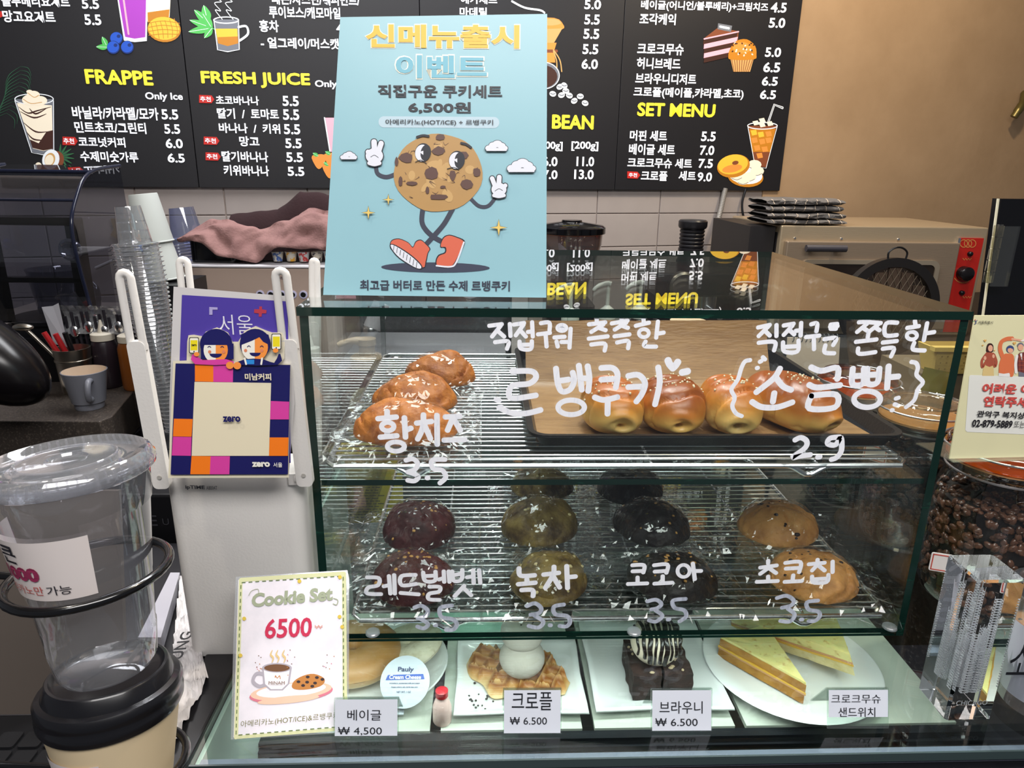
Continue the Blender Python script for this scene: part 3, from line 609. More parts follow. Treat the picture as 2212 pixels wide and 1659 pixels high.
# ------------------------------------------------------------------ cookies in film bags
film = gl('cellophane', 'FCFCFC', .05, .02, 1.0, 0)
fold_glint_m = gl('cellophane_fold_glint', 'FFFFFF', .45, .12, 1.0, .12)  # extra reflective film, puts streak highlights on the folds
RZ = .0075+.0172; RZ2 = .1845+.0172
def cookie(name, label, x, y, z, rx, ry, h, mat, seed, chips=None, group=None, bag=(.078, .062), knob=None, squash=0, rot=0):
    rnd = random.Random(seed); t = thing(name, label, 'cookie', (x, y, z), rot, group)
    off = V((seed*3.1, seed*1.7, 0))
    def fn(q, d):
        a = math.atan2(d.y, d.x)
        k = 1+.05*math.sin(a*2+seed)+.05*NZ.noise(V((math.cos(a)*1.5, math.sin(a)*1.5, seed)))
        x_, y_, z_ = q.x*k, q.y*k, q.z
        ps_ = V((x_, y_, z_)); nn = NZ.noise(ps_*30+off)*.0055+NZ.noise(ps_*80+off)*.0026-.0045*max(0, 1-abs(NZ.noise(ps_*26-off))*14)
        if z_ < 0: z_ *= .35
        else: z_ += nn*(1 if d.z > .1 else .5)
        if knob and z_ > 0:
            kx, ky, kr, kh = knob; dd = math.hypot(x_/rx-kx, y_/ry-ky); z_ += kh*math.exp(-(dd/kr)**2)
        return V((x_*(1+nn*4), y_*(1+nn*4), z_+h*.32))
    b = B(); b.T = M.Translation((x, y, z)) @ M.Rotation(rot, 4, 'Z'); b.ell((0, 0, 0), (rx, ry, h*.68), 72, 44, fn=fn)
    ck = ob('baked_cookie', b, mat, t, 60)
    if chips:
        n, cm, cs = chips; b = B(); b.T = M.Translation((x, y, z)) @ M.Rotation(rot, 4, 'Z')
        for k in range(n):
            th = rnd.uniform(.15, 1.35); ph = rnd.uniform(0, 2*PI); d = V((math.sin(th)*math.cos(ph), math.sin(th)*math.sin(ph), math.cos(th)))
            q = fn(V((d.x*rx, d.y*ry, d.z*h*.68)), d)
            s_ = cs*rnd.uniform(.5, 1.2); b.ell(q-d*s_*.25, (s_, s_*rnd.uniform(.5, 1), s_*.6), 6, 4, M_=M.Rotation(ph, 4, 'Z'))
        ob('chips', b, cm, ck, 60)['kind'] = 'stuff'
    bw, bd = bag; b = B(); b.T = M.Translation((x, y, z)) @ M.Rotation(rot, 4, 'Z')
    nx_, ny_ = 46, 36; jit = [[(rnd.uniform(-.5, .5), rnd.uniform(-.5, .5), rnd.random()) for _ in range(nx_+1)] for _ in range(ny_+1)]
    for side in (1, 0):
        def g(u, v):
            i, j = round(u*nx_), round(v*ny_); jx, jy, jz = jit[j][i]; ed = 0 if i in (0, nx_) or j in (0, ny_) else 1
            X = (u-.5)*2*bw+ed*jx*.002; Y = (v-.5)*2*bd+ed*jy*.002
            rr = math.hypot(X/(rx*1.06), Y/(ry*1.06)); top = (h*1.02+.001)*math.sqrt(max(0, 1-min(1, rr)**2.4)) if rr < 1 else 0
            slope = max(0, 1-(rr-1)/.9)*.010 if rr >= 1 else 0
            ps = V((X, Y, 0)); vd, vp = NZ.voronoi(V((X*52+seed*3, Y*70, seed*2.2))); hc = NZ.cell_vector(vp[0]*7.3); cr = ((X*52+seed*3-vp[0].x)*(hc.x-.5)+(Y*70-vp[0].y)*(hc.y-.5))*1.3+.35*max(0, 1-(vd[1]-vd[0])*5)+.5
            if side: Z_ = max(top+.0015, slope+.003)+(cr*.0075 if rr > .95 else cr*.0030)*ed+jz*.0002*ed
            else: Z_ = .0006+ed*jz*.001
            return V((X, Y, Z_))
        b.grid(g, nx_, ny_)
    fs = []
    for k, f in enumerate(b.f): fs += ([(f[0], f[1], f[2]), (f[0], f[2], f[3])] if (k*7) % 3 else [(f[0], f[1], f[3]), (f[1], f[2], f[3])])
    b.f = fs; b.m = [0]*len(fs)
    for k in range(34):  # thin fold strips added as streak highlights around the cookie
        a = rnd.uniform(0, 2*PI); q = rnd.uniform(1.02, 1.55); X0, Y0 = rx*q*math.cos(a), ry*q*math.sin(a)
        if abs(X0) > bw*.95 or abs(Y0) > bd*.95: continue
        ln = rnd.uniform(.006, .022); an = a+rnd.gauss(0, .7); dx, dy = math.cos(an)*ln, math.sin(an)*ln; wd = rnd.uniform(.0004, .0011); tl = rnd.uniform(-.6, .9)
        z0 = max(.004, (1.25-q)*.03)+rnd.uniform(.001, .007); z1 = max(.002, z0+rnd.uniform(-.008, .003)); nx2, ny2 = -math.sin(an)*wd, math.cos(an)*wd
        b.add([(X0, Y0, z0), (X0+dx*.5+nx2, Y0+dy*.5+ny2, (z0+z1)/2+wd*tl), (X0+dx, Y0+dy, z1), (X0+dx*.5-nx2, Y0+dy*.5-ny2, (z0+z1)/2-wd*tl)], [(0, 1, 2), (0, 2, 3)], 1)
    ob('film_bag', b, [film, fold_glint_m], t, 0)
    return t
cheese = pm('cheese_cookie', 'AE6520', .6, n=(60, '884412', .45, .7), bump=(160, .8), sub=.1)
velvet = pm('red_velvet', '481317', .6, n=(40, '2C0B0E', .4, .7), bump=(120, .8))
greent = pm('green_tea_cookie', '86703A', .6, n=(35, '46321B', .38, .62), bump=(150, .9))
cocoa = pm('cocoa_cookie', '140D0B', .55, n=(50, '221815', .4, .7), bump=(130, .9))
chocc = pm('choc_chip_cookie', 'CC9455', .6, n=(22, 'A06A35', .42, .66), bump=(140, .8), sub=.1)
nut = pm('nut_bits', 'B98B4A', .5); wchip = pm('white_chips', 'CFC08E', .5); dchip = pm('dark_chips', '2A1712', .35)
Gc = 'cheese cookies on the upper rack'
cookie('cheese_cookie', 'orange cheese cookie in clear film, nearest the glass on the upper rack', .086, .058, RZ2, .052, .036, .042, cheese, 1, None, Gc, (.078, .056), (-.3, .2, .5, .008))
cookie('cheese_cookie', 'orange cheese cookie in clear film, middle one of the upper rack row', .086, .152, RZ2, .047, .036, .042, cheese, 2, None, Gc, (.078, .056), (.1, .2, .5, .006))
cookie('cheese_cookie', 'orange cheese cookie in clear film, farthest back on the upper rack', .108, .255, RZ2, .047, .036, .042, cheese, 3, None, Gc, (.078, .056), (.4, .2, .5, .009))
Gl = 'cookies in film bags on the cabinet floor'
cookie('red_velvet_cookie', 'dark red velvet cookie in film, front left of the lower rack', .088, .056, RZ, .047, .046, .040, velvet, 4, (26, nut, .0028), Gl)
cookie('red_velvet_cookie', 'dark red velvet cookie in film, behind the front one at lower left', .085, .170, RZ, .048, .051, .047, velvet, 5, (18, nut, .0026), Gl)
cookie('green_tea_cookie', 'greenish brown cookie in film, front of the second lower row', .240, .056, RZ, .045, .047, .040, greent, 6, (18, wchip, .003), Gl)
cookie('green_tea_cookie', 'greenish brown cookie with dark top in film, second in its row', .238, .176, RZ, .048, .051, .047, greent, 7, (16, wchip, .0035), Gl, knob=(.5, 0, .45, .008))
cookie('green_tea_cookie', 'greenish brown cookie in film, last of its row at the back', .250, .296, RZ, .044, .044, .042, greent, 8, (10, wchip, .003), Gl)
cookie('cocoa_cookie', 'black cocoa cookie with nuts in film, front of the third row', .378, .054, RZ, .048, .046, .040, cocoa, 9, (20, nut, .0032), Gl)
cookie('cocoa_cookie', 'black cocoa cookie in shiny film, second in the third row', .382, .174, RZ, .050, .047, .045, cocoa, 10, (14, nut, .003), Gl)
cookie('cocoa_cookie', 'black cocoa cookie in film, back of the third row', .376, .283, RZ, .050, .044, .044, cocoa, 11, (10, nut, .003), Gl)
cookie('choc_chip_cookie', 'golden choc chip cookie in film, front right of the lower rack', .540, .054, RZ, .050, .045, .040, chocc, 12, (16, dchip, .0028), Gl, rot=-.25)
cookie('choc_chip_cookie', 'golden choc chip cookie in film, behind the front one at lower right', .546, .170, RZ, .050, .050, .045, chocc, 13, (16, dchip, .0035), Gl, rot=-.2)

# ------------------------------------------------------------------ tray, paper and salt rolls
TB = RZ2+.0005
t = thing('baking_tray', 'black metal baking tray on the upper rack under four rolls', 'tray', (.41, .22, TB))
def rr3(x0, y0, x1, y1, r, z): return [(x, y, z) for x, y in rrect(x0, y0, x1, y1, r, 5)]
tx0, ty0, tx1, ty1 = .218, .042, .604, .405
b = B(); r0 = rr3(tx0+.006, ty0+.006, tx1-.006, ty1-.006, .012, TB+.001); r1 = rr3(tx0, ty0, tx1, ty1, .016, TB+.015); r2 = rr3(tx0-.005, ty0-.005, tx1+.005, ty1+.005, .02, TB+.0155)
r3 = rr3(tx0-.0052, ty0-.0052, tx1+.0052, ty1+.0052, .02, TB+.0135); n_ = len(r0)
b.add(r0+r1+r2+r3, [tuple(range(n_))]+[(q*n_+i, q*n_+(i+1) % n_, (q+1)*n_+(i+1) % n_, (q+1)*n_+i) for q in range(3) for i in range(n_)])
tr_m = pm('tray_black', '141316', .32, bump=(300, .2)); o = ob('tray_pan', b, tr_m, t, 40)
md = o.modifiers.new('thick', 'SOLIDIFY'); md.thickness = .0012
kraft = pm('kraft_paper', '8F6C45', .42, n=(14, '7A5836', .35, .7), bump=(60, .35), stretch=(1, 6, 6))
def pf(u, v):
    X = tx0+.004+u*(tx1-tx0-.052)
    y_b = .055; L1 = .20
    if v < .45: q = v/.45; Y = y_b+q*L1; Z_ = TB+.0022
    else:
        q = (v-.45)/.55; Y = y_b+L1+q*.035+.01*math.sin(q*2); Z_ = TB+.0022+.078*q**1.15
    Z_ += .0012*NZ.noise(V((X*20, Y*20, v*3)))
    return V((X, Y+.01*u*(v > .45), Z_))
b = B(); b.grid(pf, 24, 24); o = ob('parchment', b, kraft, None, 60, ori=(.39, .2, TB)); tag(o, 'brown baking paper lining the tray and standing up behind the rolls', 'baking paper')
b = B(); b.poly([(x, y, TB+.0021) for x, y in ((tx0+.01, ty0+.012), (tx1-.01, ty0+.012), (tx1-.03, ty0+.20), (tx0+.01, ty0+.20))]); b2 = ob('paper_sheet', b, kraft, None, 0, ori=(.41, .14, TB)); tag(b2, 'second flat sheet of brown baking paper on the tray floor', 'baking paper')
crust = grad('roll_crust', [(0, 'E3BE78'), (.30, 'DDAE5E'), (.52, 'B9702A'), (.78, '8A4618'), (1, '7C3D14')], 'Z', .35, 22, .16, (90, .25), .15)
crumb = pm('roll_swirl', 'DDB970', .5, bump=(80, .3), sub=.2)
salt = pm('salt_grains', 'D9C9A8', .3)
def roll(x, y, w, seed, rot, label, length=.046):
    rnd = random.Random(seed); z = TB+.0045; h = .056; ly = length
    t = thing('salt_bread_roll', label, 'bread roll', (x, y, z), rot, 'salt rolls on the black tray')
    T = M.Translation((x, y, z)) @ M.Rotation(rot, 4, 'Z'); off = V((seed*2.3, 0, seed))
    def sp_(a, e): return (abs(a)**e)*(1 if a > 0 else -1)
    def fn(q, d):
        X, Y, Z_ = d.x, d.y, d.z; k = (abs(X)**2.5+abs(Y)**2.5+abs(Z_)**2.5)**(-1/2.5)
        X, Y, Z_ = X*k, Y*k, Z_*k
        seam = 0
        for s0 in (-.52, .05, .55): seam += .0042*math.exp(-((Y-s0+.16*math.sin(X*2.2+seed)+.10*Z_)/.055)**2)*(1 if Z_ > -.6 else 0)
        taper = 1-.16*max(0, -Y-.45)-.25*max(0, abs(Y)-.75)
        gx, gz = X+.05*math.sin(seed), Z_+.28; r = math.hypot(gx, gz*1.15); th = math.atan2(gz, gx)
        front = max(0, min(1, (-Y-.62)/.2)); spir = (.5+.5*math.cos(th+seed*1.3-r*9))
        dent = front*(.0060*spir*max(0, 1-r/.85)+.010*max(0, 1-r/.22)) - front*.004*max(0, 1-abs(r-.5)/.3)
        n = NZ.noise(q*20+off)*.0028+NZ.noise(q*60+off)*.0006
        v = V((X*w/2*taper, Y*ly, Z_*h*.60*taper)); 
        if v.z < 0: v.z *= .70
        v = v-V((X, 0, Z_)).normalized()*(seam-n) if (X or Z_) else v
        v.y += dent; return v+V((0, 0, h*.40))
    b = B(); b.T = T; b.ell((0, 0, 0), (w/2, ly, h*.6), 72, 60, fn=fn, M_=None)
    body = ob('crust', b, (crust, crust2)[seed % 2], t, 60)
    b = B(); b.T = T
    for k in range(34):
        px_ = rnd.gauss(0, .011); py_ = rnd.gauss(-.004, .013)
        d = V((px_/(w/2), py_/ly, 0)); zz = math.sqrt(max(.05, 1-min(.9, d.x**2+d.y**2))); q = fn(V((px_, py_, zz*h*.6)), V((d.x, d.y, zz)).normalized())
        s = rnd.uniform(.0008, .0017); b.ell(q+V((0, 0, s*.4)), (s, s, s), 5, 3)
    ob('salt', b, salt, t, 0)['kind'] = 'stuff'
    return t
crust2 = grad('roll_crust_light', [(0, 'E6C687'), (.38, 'E0B76A'), (.62, 'C88636'), (.85, 'A85C22'), (1, '9C531E')], 'Z', .35, 22, .16, (90, .25), .15)
roll(.306, .094, .066, 1, .1, 'golden salt roll, first on the left of the tray')
roll(.372, .094, .067, 2, 0, 'golden salt roll with a round curled end, second from the left')
roll(.438, .096, .064, 3, -.05, 'dark topped salt roll, third from the left')
roll(.512, .108, .066, 4, .42, 'dark topped salt roll lying at an angle at the right end', .062)

# ================================================================== FOOD IN THE LIT COUNTER
china = pm('white_china', 'E4E6E8', .18, coat=.3)
PZ = SZ+.0005
def plate_sq(label, x0, x1, y0, y1, skew):
    t = thing('square_plate', label, 'plate', ((x0+x1)/2, (y0+y1)/2, PZ), 0, None)
    cx, cy = (x0+x1)/2, (y0+y1)/2
    def g(u, v):
        a, c = u*2-1, v*2-1; k = 1-.045*(c*c) ; e = max(abs(a), abs(c))
        X = cx+a*(x1-x0)/2*(1-.04*(1-a*a)*0)*(1-.03*(1-abs(c)))+skew*c; Y = cy+c*(y1-y0)/2*(1-.05*(1-abs(a)))
        return V((X, Y, PZ+.003+.010*max(0, (e-.55)/.45)**2))
    b = B(); b.grid(g, 20, 20); o = ob('dish', b, china, t, 60); md = o.modifiers.new('thick', 'SOLIDIFY'); md.thickness = .003
    return t
def plate_rd(label, cx, cy, r, sy=1):
    t = thing('round_plate', label, 'plate', (cx, cy, PZ))
    b = B(); b.T = M.Translation((cx, cy, PZ)) @ M.Diagonal((1, sy, 1, 1))
    b.lathe([(r*.55, .0005), (r*.7, .001), (r*.98, .012), (r, .0135), (r*.98, .0145), (r*.72, .0045), (r*.5, .0035), (0, .0035)], n=56); ob('dish', b, china, t, 50); return t
plate_rd('white oval plate with halved bagel behind the cookie set card', .035, .095, .088, .97)
plate_sq('white square plate carrying the croffle', .134, .284, .006, .135, 0)
plate_sq('white square plate carrying the brownie', .293, .449, .008, .170, 0)
plate_rd('round white plate with two toast sandwiches, right end of counter', .545, .085, .105, 1)
FZ = PZ+.006
bagel_m = grad('bagel_crust', [(0, 'D9C9A6'), (.35, 'C9A878'), (.6, 'B98A55'), (1, 'A8783F')], 'Z', .45, 14, .18, (60, .2), .1)
t = thing('bagel', 'sliced plain bagel on the oval plate', 'bagel', (.035, .10, FZ))
def torus(b, c, R, r, sz, tilt=0, ax='X', nu=40, nv=20):
    T = M.Translation(c) @ M.Rotation(tilt, 4, ax)
    def g(u, v):
        a, q = u*2*PI, v*2*PI; k = 1+.04*NZ.noise(V((math.cos(a), math.sin(a), q))*2)
        return T @ V(((R+r*k*math.cos(q))*math.cos(a), (R+r*k*math.cos(q))*math.sin(a), sz*k*math.sin(q)))
    b.grid(g, nu, nv)
b = B(); torus(b, (.010, .095, FZ+.02), .030, .026, .018); ob('top_half', b, bagel_m, t, 60)
b = B(); torus(b, (.074, .115, FZ+.013), .022, .021, .010, -.25, 'Y'); ob('cut_half', b, pm('bagel_crumb', 'DDD5BE', .7, n=(90, 'B9AD90', .5, .72), bump=(150, .6)), t, 60)
t = thing('cream_cheese_tub', 'small clear tub with white foil lid and blue band by the bagel', 'tub', (.078, .035, FZ))
CP = Plane((.078, .035, FZ+.026), (1, -.05, 0), (0, .75, .66))
b = B(); ax_ = fr((0, 0, 0), CP.x, CP.y); b.lathe([(.016, -.028), (.019, -.026), (.024, -.003), (.0275, 0), (.0275, .001)], CP.o, 30, ax=ax_); ob('cup', b, gl('soft_plastic', 'E8ECEA', .08, .25, 1, .3), t)
b = B(); b.lathe([(.028, .001), (.028, .0018), (0, .0018)], CP.o, 36, ax=ax_); b.box((.066, .012, FZ+.001), (.078, .022, FZ+.002)); ob('foil_lid', b, pm('foil_white', 'B9C0CC', .4), t)
b = B(); Zt = (700, 1340, 3.687)
_l[0] = 0
def cw(u, v): return CP.w(u, v, .0024)
b.poly([cw(-.022, .001), cw(-.020, .0065), cw(.020, .0085), (cw(.022, .003))], 0)
for k, (u0, u1, v0, v1, s_, mi) in enumerate(((-.009, .009, .009, .0155, 'Pauly', 1), (-.018, .018, .0025, .0068, 'Cream Cheese', 2), (-.017, .017, -.003, -.001, 'ingredients: pasteurized milk and cream', 1), (-.015, .015, -.007, -.005, 'cheese culture, salt, carob bean gum', 1), (-.008, .008, -.012, -.010, 'NET WT. 1 OZ', 1))):
    vs, fs = glyphs(s_, .02); b.add([CP.w(u0+(u1-u0)*u, v0+(v1-v0)*v+.02*(u0+(u1-u0)*u), .003) for u, v in vs], fs, mi)
ob('lid_print', b, [pm('label_blue', '2C4FA8', .5), pm('label_ink', '333C66', .6), pm('label_white', 'F4F4F6', .5)], t, 0)
# croffle
waf = grad('croffle', [(0, 'D6BB8A'), (.3, 'B98546'), (.6, '8A5020'), (1, 'CDA66C')], 'Z', .5, 45, .35, (90, .5), .1)
t = thing('croffle', 'golden grid-pressed croissant waffle on the square plate', 'waffle', (.205, .078, FZ), 0)
b = B(); T = M.Translation((.207, .076, FZ)) @ M.Rotation(-.42, 4, 'Z')
def wf(u, v):
    X = (u-.5)*.128; w = .036*(1-abs(2*u-1)**2.2)*.95+.010; w *= 1+.12*math.sin(u*19); Y = (v-.5)*2*w
    gx = abs(((X+.3)/.0175) % 1-.5)*2; gy = abs(((Y+.3)/.0175) % 1-.5)*2
    ridge = max(gx, gy)**5
    ed = min(1, (1-abs(2*v-1))*5)*min(1, (1-abs(2*u-1))*8)
    return T @ V((X, Y, (.006+.012*ridge+.003*NZ.noise(V((X*60, Y*60, 0))))*ed+.001))
b.grid(wf, 84, 44)
def wf2(u, v): q = T.inverted() @ wf(u, v); return T @ V((q.x, q.y, .0005))
b.grid(wf2, 30, 10); ob('pastry', b, waf, t, 50)
plaster_w = pm('scoop_plaster', 'A9A39B', .75, bump=(200, .3)); chipm = pm('choc_bits', '211C1C', .5)
t = thing('display_ice_cream', 'grey plaster double scoop standing on the croffle', 'ice cream model', (.212, .080, FZ+.016))
b = B(); b.ell((.212, .066, FZ+.033), (.027, .027, .022), 28, 16); ob('lower_scoop', b, plaster_w, t, 60)
b = B(); b.ell((.212, .073, FZ+.063), (.0255, .0255, .023), 28, 16); ob('upper_scoop', b, plaster_w, t, 60)
random.seed(9); b = B()
for k in range(22):
    a, e = random.uniform(0, 6.28), random.uniform(.9, 1.5); p = V((.212, .073, FZ+.063))+V((math.cos(a)*math.cos(e)*.0255, math.sin(a)*math.cos(e)*.0255, math.sin(e)*.023)); b.ell(p, (.0012, .0012, .0008), 5, 3)
ob('sprinkles', b, chipm, t, 0)['kind'] = 'stuff'
b = B()
for k in range(60):
    x, y = random.gauss(.160, .010), random.gauss(.030, .010)
    if k > 22: x, y = random.uniform(.15, .26), random.gauss(.075-.42*(random.uniform(.15, .26)-.207), .018); continue
    b.ell((x, y, PZ+.006), (random.uniform(.001, .0018),)*2+(.001,), 6, 4)
o = ob('chocolate_crumbs', b, chipm, None, 0, ori=(.16, .03, PZ)); o['kind'] = 'stuff'; tag(o, 'dark chocolate crumbs scattered on the croffle plate', 'crumbs')
# brownie
brn = pm('brownie', '33211E', .75, n=(70, '1F1413', .4, .65), bump=(120, 1))
t = thing('brownie', 'square dark brownie in two pieces on the second square plate', 'brownie', (.372, .075, FZ))
for x0, x1, y0, y1, s in ((.338, .371, .030, .096, 1), (.374, .407, .032, .094, 2)):
    def bx(u, v, w): 
        p = V((x0+(x1-x0)*u, y0+(y1-y0)*v, FZ+.033*w)); return p+V((NZ.noise(p*90), NZ.noise(p*90+V((5, 0, 0))), NZ.noise(p*90+V((0, 7, 0)))))*.0018
    b = B(); n = 9
    b.grid(lambda u, v: bx(u, 0, v), n, n); b.grid(lambda u, v: bx(u, 1, v), n, n); b.grid(lambda u, v: bx(0, u, v), n*2, n); b.grid(lambda u, v: bx(1, u, v), n*2, n); b.grid(lambda u, v: bx(u, v, 1), n, n*2)
    ob('piece', b, brn, t, 50)
b = B(); random.seed(3)
for k in range(26): p = V((random.uniform(.341, .404), random.uniform(.034, .09), FZ+.0335)); b.ell(p, (random.uniform(.0015, .0035), .002, .0015), 6, 4)
ob('nuts', b, pm('pale_nuts', 'A8957A', .5), t, 0)['kind'] = 'stuff'
t = thing('ice_cream_ball', 'cream ball striped with chocolate sauce on the brownie', 'ice cream model', (.367, .055, FZ+.034))
bc = V((.367, .058, FZ+.060)); b = B(); b.ell(bc, (.029, .029, .0275), 36, 20); ob('scoop', b, pm('vanilla', 'CDBFAC', .5, bump=(90, .3)), t, 60)
b = B()
for k in range(9):
    off = -.0235+k*.0059; pts = []
    for j in range(15):
        a = -.55-1.0*(random.random() if j == 0 else 0)*.3+j*(2.6+.3*math.sin(k*2.1))/14
        d = V((off/.029, -math.cos(a+.35), math.sin(a+.35))); r_ = math.sqrt(max(.05, 1-d.x**2)); pts.append(bc+V((d.x, d.y*r_, d.z*r_*.95))*.0294+V((.001*math.sin(j+k), 0, 0)))
    b.tube(pts, .0016+.0007*(k % 3), 6)
ob('chocolate_stripes', b, pm('choc_sauce', '17100F', .25), t, 60)
# sandwiches
toast = grad('toast_top', [(0, 'B9822F'), (.55, 'C99A44'), (.8, 'E9DB9B'), (1, 'EDE3A9')], 'Z', .5, 40, .1, (70, .6), .1)
chz = pm('melted_cheese', 'DCD08A', .4, n=(75, 'A97B34', .56, .70), bump=(50, .6), sub=.2); cru = pm('toast_crust', 'B27F33', .6, n=(40, '8F5D22', .4, .7), bump=(90, .6)); ham = pm('ham', 'C08C62', .5); ylw = pm('cheese_slice', 'D8A93A', .4)
def sandwich(label, tri, z0, layers, tilt=0):
    cx, cy = sum(p[0] for p in tri)/3, sum(p[1] for p in tri)/3
    t = thing('toast_sandwich', label, 'sandwich', (cx, cy, FZ), 0, None); z = z0
    T = M.Translation((cx, cy, FZ)) @ M.Rotation(tilt, 4, 'Y') @ M.Translation((-cx, -cy, -FZ))
    for nm, h, mt, gr in layers:
        b = B(); b.T = T; ring = []
        for i in range(3):
            p, q = V(tri[i]), V(tri[(i+1) % 3])
            for k in range(14):
                c = p+(q-p)*(k/14); c = c+(c-V((cx, cy))).normalized()*(gr+.0012*NZ.noise(V((c.x*120, c.y*120, z*200)))); ring.append((c.x, c.y))
        n = len(ring); vs = [(x, y, z) for x, y in ring]+[(x, y, z+h) for x, y in ring]
        mid = [(cx+(x-cx)*.6, cy+(y-cy)*.6, z+h+.0015*NZ.noise(V((x*90, y*90, 0)))) for x, y in ring]+[(cx, cy, z+h)]
        fs = [tuple(range(n-1, -1, -1))]+[(i, (i+1) % n, n+(i+1) % n, n+i) for i in range(n)]+[(n+i, n+(i+1) % n, 2*n+(i+1) % n, 2*n+i) for i in range(n)]+[(2*n+i, 2*n+(i+1) % n, 3*n) for i in range(n)]
        b.add(vs+mid, fs); ob(nm, b, mt, t, 50); z += h
    return t
lay = [('bread', .012, cru, 0), ('ham_slice', .002, ham, .001), ('cheese_slice', .002, ylw, .001), ('bread', .010, cru, -.0005), ('melted_cheese', .003, chz, -.0015)]
sandwich('triangular cheese toast sandwich lying flat, left on the round plate', [(.462, .105), (.534, .020), (.530, .130)], FZ, lay)
crb = pm('sandwich_bread', 'D9CB98', .65, n=(50, 'BDAA6E', .45, .7), bump=(90, .6))
lay2 = [('bread', .012, crb, 0), ('ham_slice', .003, ham, .001), ('cheese_slice', .003, ylw, .001), ('bread', .012, chz, 0)]
t2 = sandwich('triangular cheese toast sandwich standing on its long side, right on plate', [(.505, .160), (.606, .036), (.622, .105)], FZ+.016, [('bread', .014, crb, 0), ('cheese_slice', .003, ylw, .0015), ('ham_slice', .003, ham, .001), ('bread', .012, chz, 0)], -.35)
t = thing('strawberry_milk_bottle', 'pink milk bottle with red cap on the lower shelf between plates', 'bottle', (.121, .010, PZ))
b = B(); b.lathe([(.0095, 0), (.0105, .002), (.0105, .020), (.0075, .029), (.006, .032), (.006, .034)], (.121, .010, PZ), 24); ob('bottle', b, pm('pink_milk', 'E9C6C2', .35), t)
b = B(); b.lathe([(.007, .0342), (.007, .041), (.005, .042), (0, .042)], (.121, .010, PZ), 20); ob('cap', b, pm('red_cap', 'B3222E', .3), t)

# ------------------------------------------------------------------ price stands, set card
acr = gl('acrylic', 'F1F8F4', .07, .02, 1.2, .03); paper = pm('paper', 'D9DEEA', .7); inkb = pm('pen_ink', '14161F', .6)
def stand(label, x0, x1, zt, word, price, wbox, pbox, Z, paper_z0=0, thin=0, mirror=None):
    t = thing('price_stand', label, 'price sign', ((x0+x1)/2, -.125, 0), 0, 'price stands along the front of the counter')
    PL = Plane(((x0+x1)/2, -.128, .0005), (1, -.015, 0), (0, .32, 1)); w = (x1-x0)/2
    b = B()
    for u0, u1, v0, v1, l0, l1 in ((-w, w, 0, zt, 0, .0012),):
        P8 = [PL.w(u, v, l) for l in (l0, l1) for u, v in ((u0, v0), (u1, v0), (u1, v1), (u0, v1))]
        b.add(P8, [(3, 2, 1, 0), (4, 5, 6, 7), (0, 1, 5, 4), (1, 2, 6, 5), (2, 3, 7, 6), (3, 0, 4, 7)])
    a, c, d, e = PL.w(-w, zt), PL.w(w, zt), V((x1, -.128+.034, .0005)), V((x0, -.128+.034, .0005))
    b.add([a, c, d, e, a+V((0, .0012, 0)), c+V((0, .0012, 0)), d+V((0, .0012, 0)), e+V((0, .0012, 0))], [(0, 1, 2, 3), (7, 6, 5, 4), (2, 3, 7, 6)])
    ob('acrylic_holder', b, acr, t, 0)
    b = B(); b.poly([PL.w(u, v, .0016) for u, v in ((-w+.001, paper_z0), (w-.001, paper_z0), (w-.001, zt-.0012), (-w+.001, zt-.0012))]); ob('paper_slip', b, paper, t, 0)
    b = B(); txt(b, PL, word, *wbox, 0, .0 if not thin else -.004, .0022, 0, Z); 
    if price: txt(b, PL, price, *pbox, 0, .0, .0022, 0, Z)
    ob('handwriting', b, inkb, t, 0)
Z6 = (700, 1340, 3.687); Z7 = (1220, 1320, 2.989)
stand('acrylic price stand reading 베이글, half hidden behind the cookie set card', .036, .0925, .034, '베이글', '₩ 4,500', (185, 712, 455, 798), (110, 850, 460, 918), Z6, .001)
stand('acrylic price stand reading 크로플, in front of the croffle', .184, .236, .040, '크로플', '₩ 6.500', (1495, 572, 1815, 715), (1480, 770, 1775, 830), Z6, .001)
stand('acrylic price stand reading 브라우니, in front of the brownie', .316, .371, .038, '브라우니', '₩ 6.500', (612, 582, 890, 662), (585, 692, 858, 742), Z7, .001)
stand('acrylic price stand reading 크로크무슈 샌드위치, at the right', .476, .532, .036, '크로크무슈', '샌드위치', (1722, 540, 2040, 596), (1768, 622, 2005, 684), Z7, .0105, 1)
t = thing('cookie_set_card', 'laminated hand drawn Cookie Set 6500 card leaning on the cabinet', 'sign', (-.004, -.12, 0))
o1, o2 = at(504, 1596, z=.0006), at(748, 1580, z=.0006); up_ = at(632, 1240, y=-.040)-(o1+o2)/2
KP = Plane(o1, o2-o1, up_); ZC = (400, 980, 2.5125)
def card(pts, mat, name, lift, par, r=0):
    q = [KP.hit(ZC[0]+x/ZC[2], ZC[1]+y/ZC[2], lift) for x, y in pts]; b = B(); b.poly(q); return ob(name, b, mat, par, 0)
b = B(); q = [KP.hit(ZC[0]+x/ZC[2], ZC[1]+y/ZC[2], l) for l in (0, .0009) for x, y in ((248, 1552), (262, 1000), (275, 668), (880, 632), (890, 680), (887, 1512))]
b.add(q, [tuple(range(5, -1, -1)), tuple(range(6, 12))]+[(i, (i+1) % 6, 6+(i+1) % 6, 6+i) for i in range(6)]); ob('lamination', b, gl('laminate', 'F6F8FA', .07, .12, 1, .18), t, 0)
card([(262, 1540), (288, 685), (870, 650), (876, 1492)], pm('card_paper', 'E4E0EA', .5, n=(60, 'DAD8E2', .4, .7)), 'card_paper', .0012, t)
b = B(); _l[0] = 5; _lb[0] = .0013
edge = [(262, 1540), (288, 685), (870, 650), (876, 1492)]
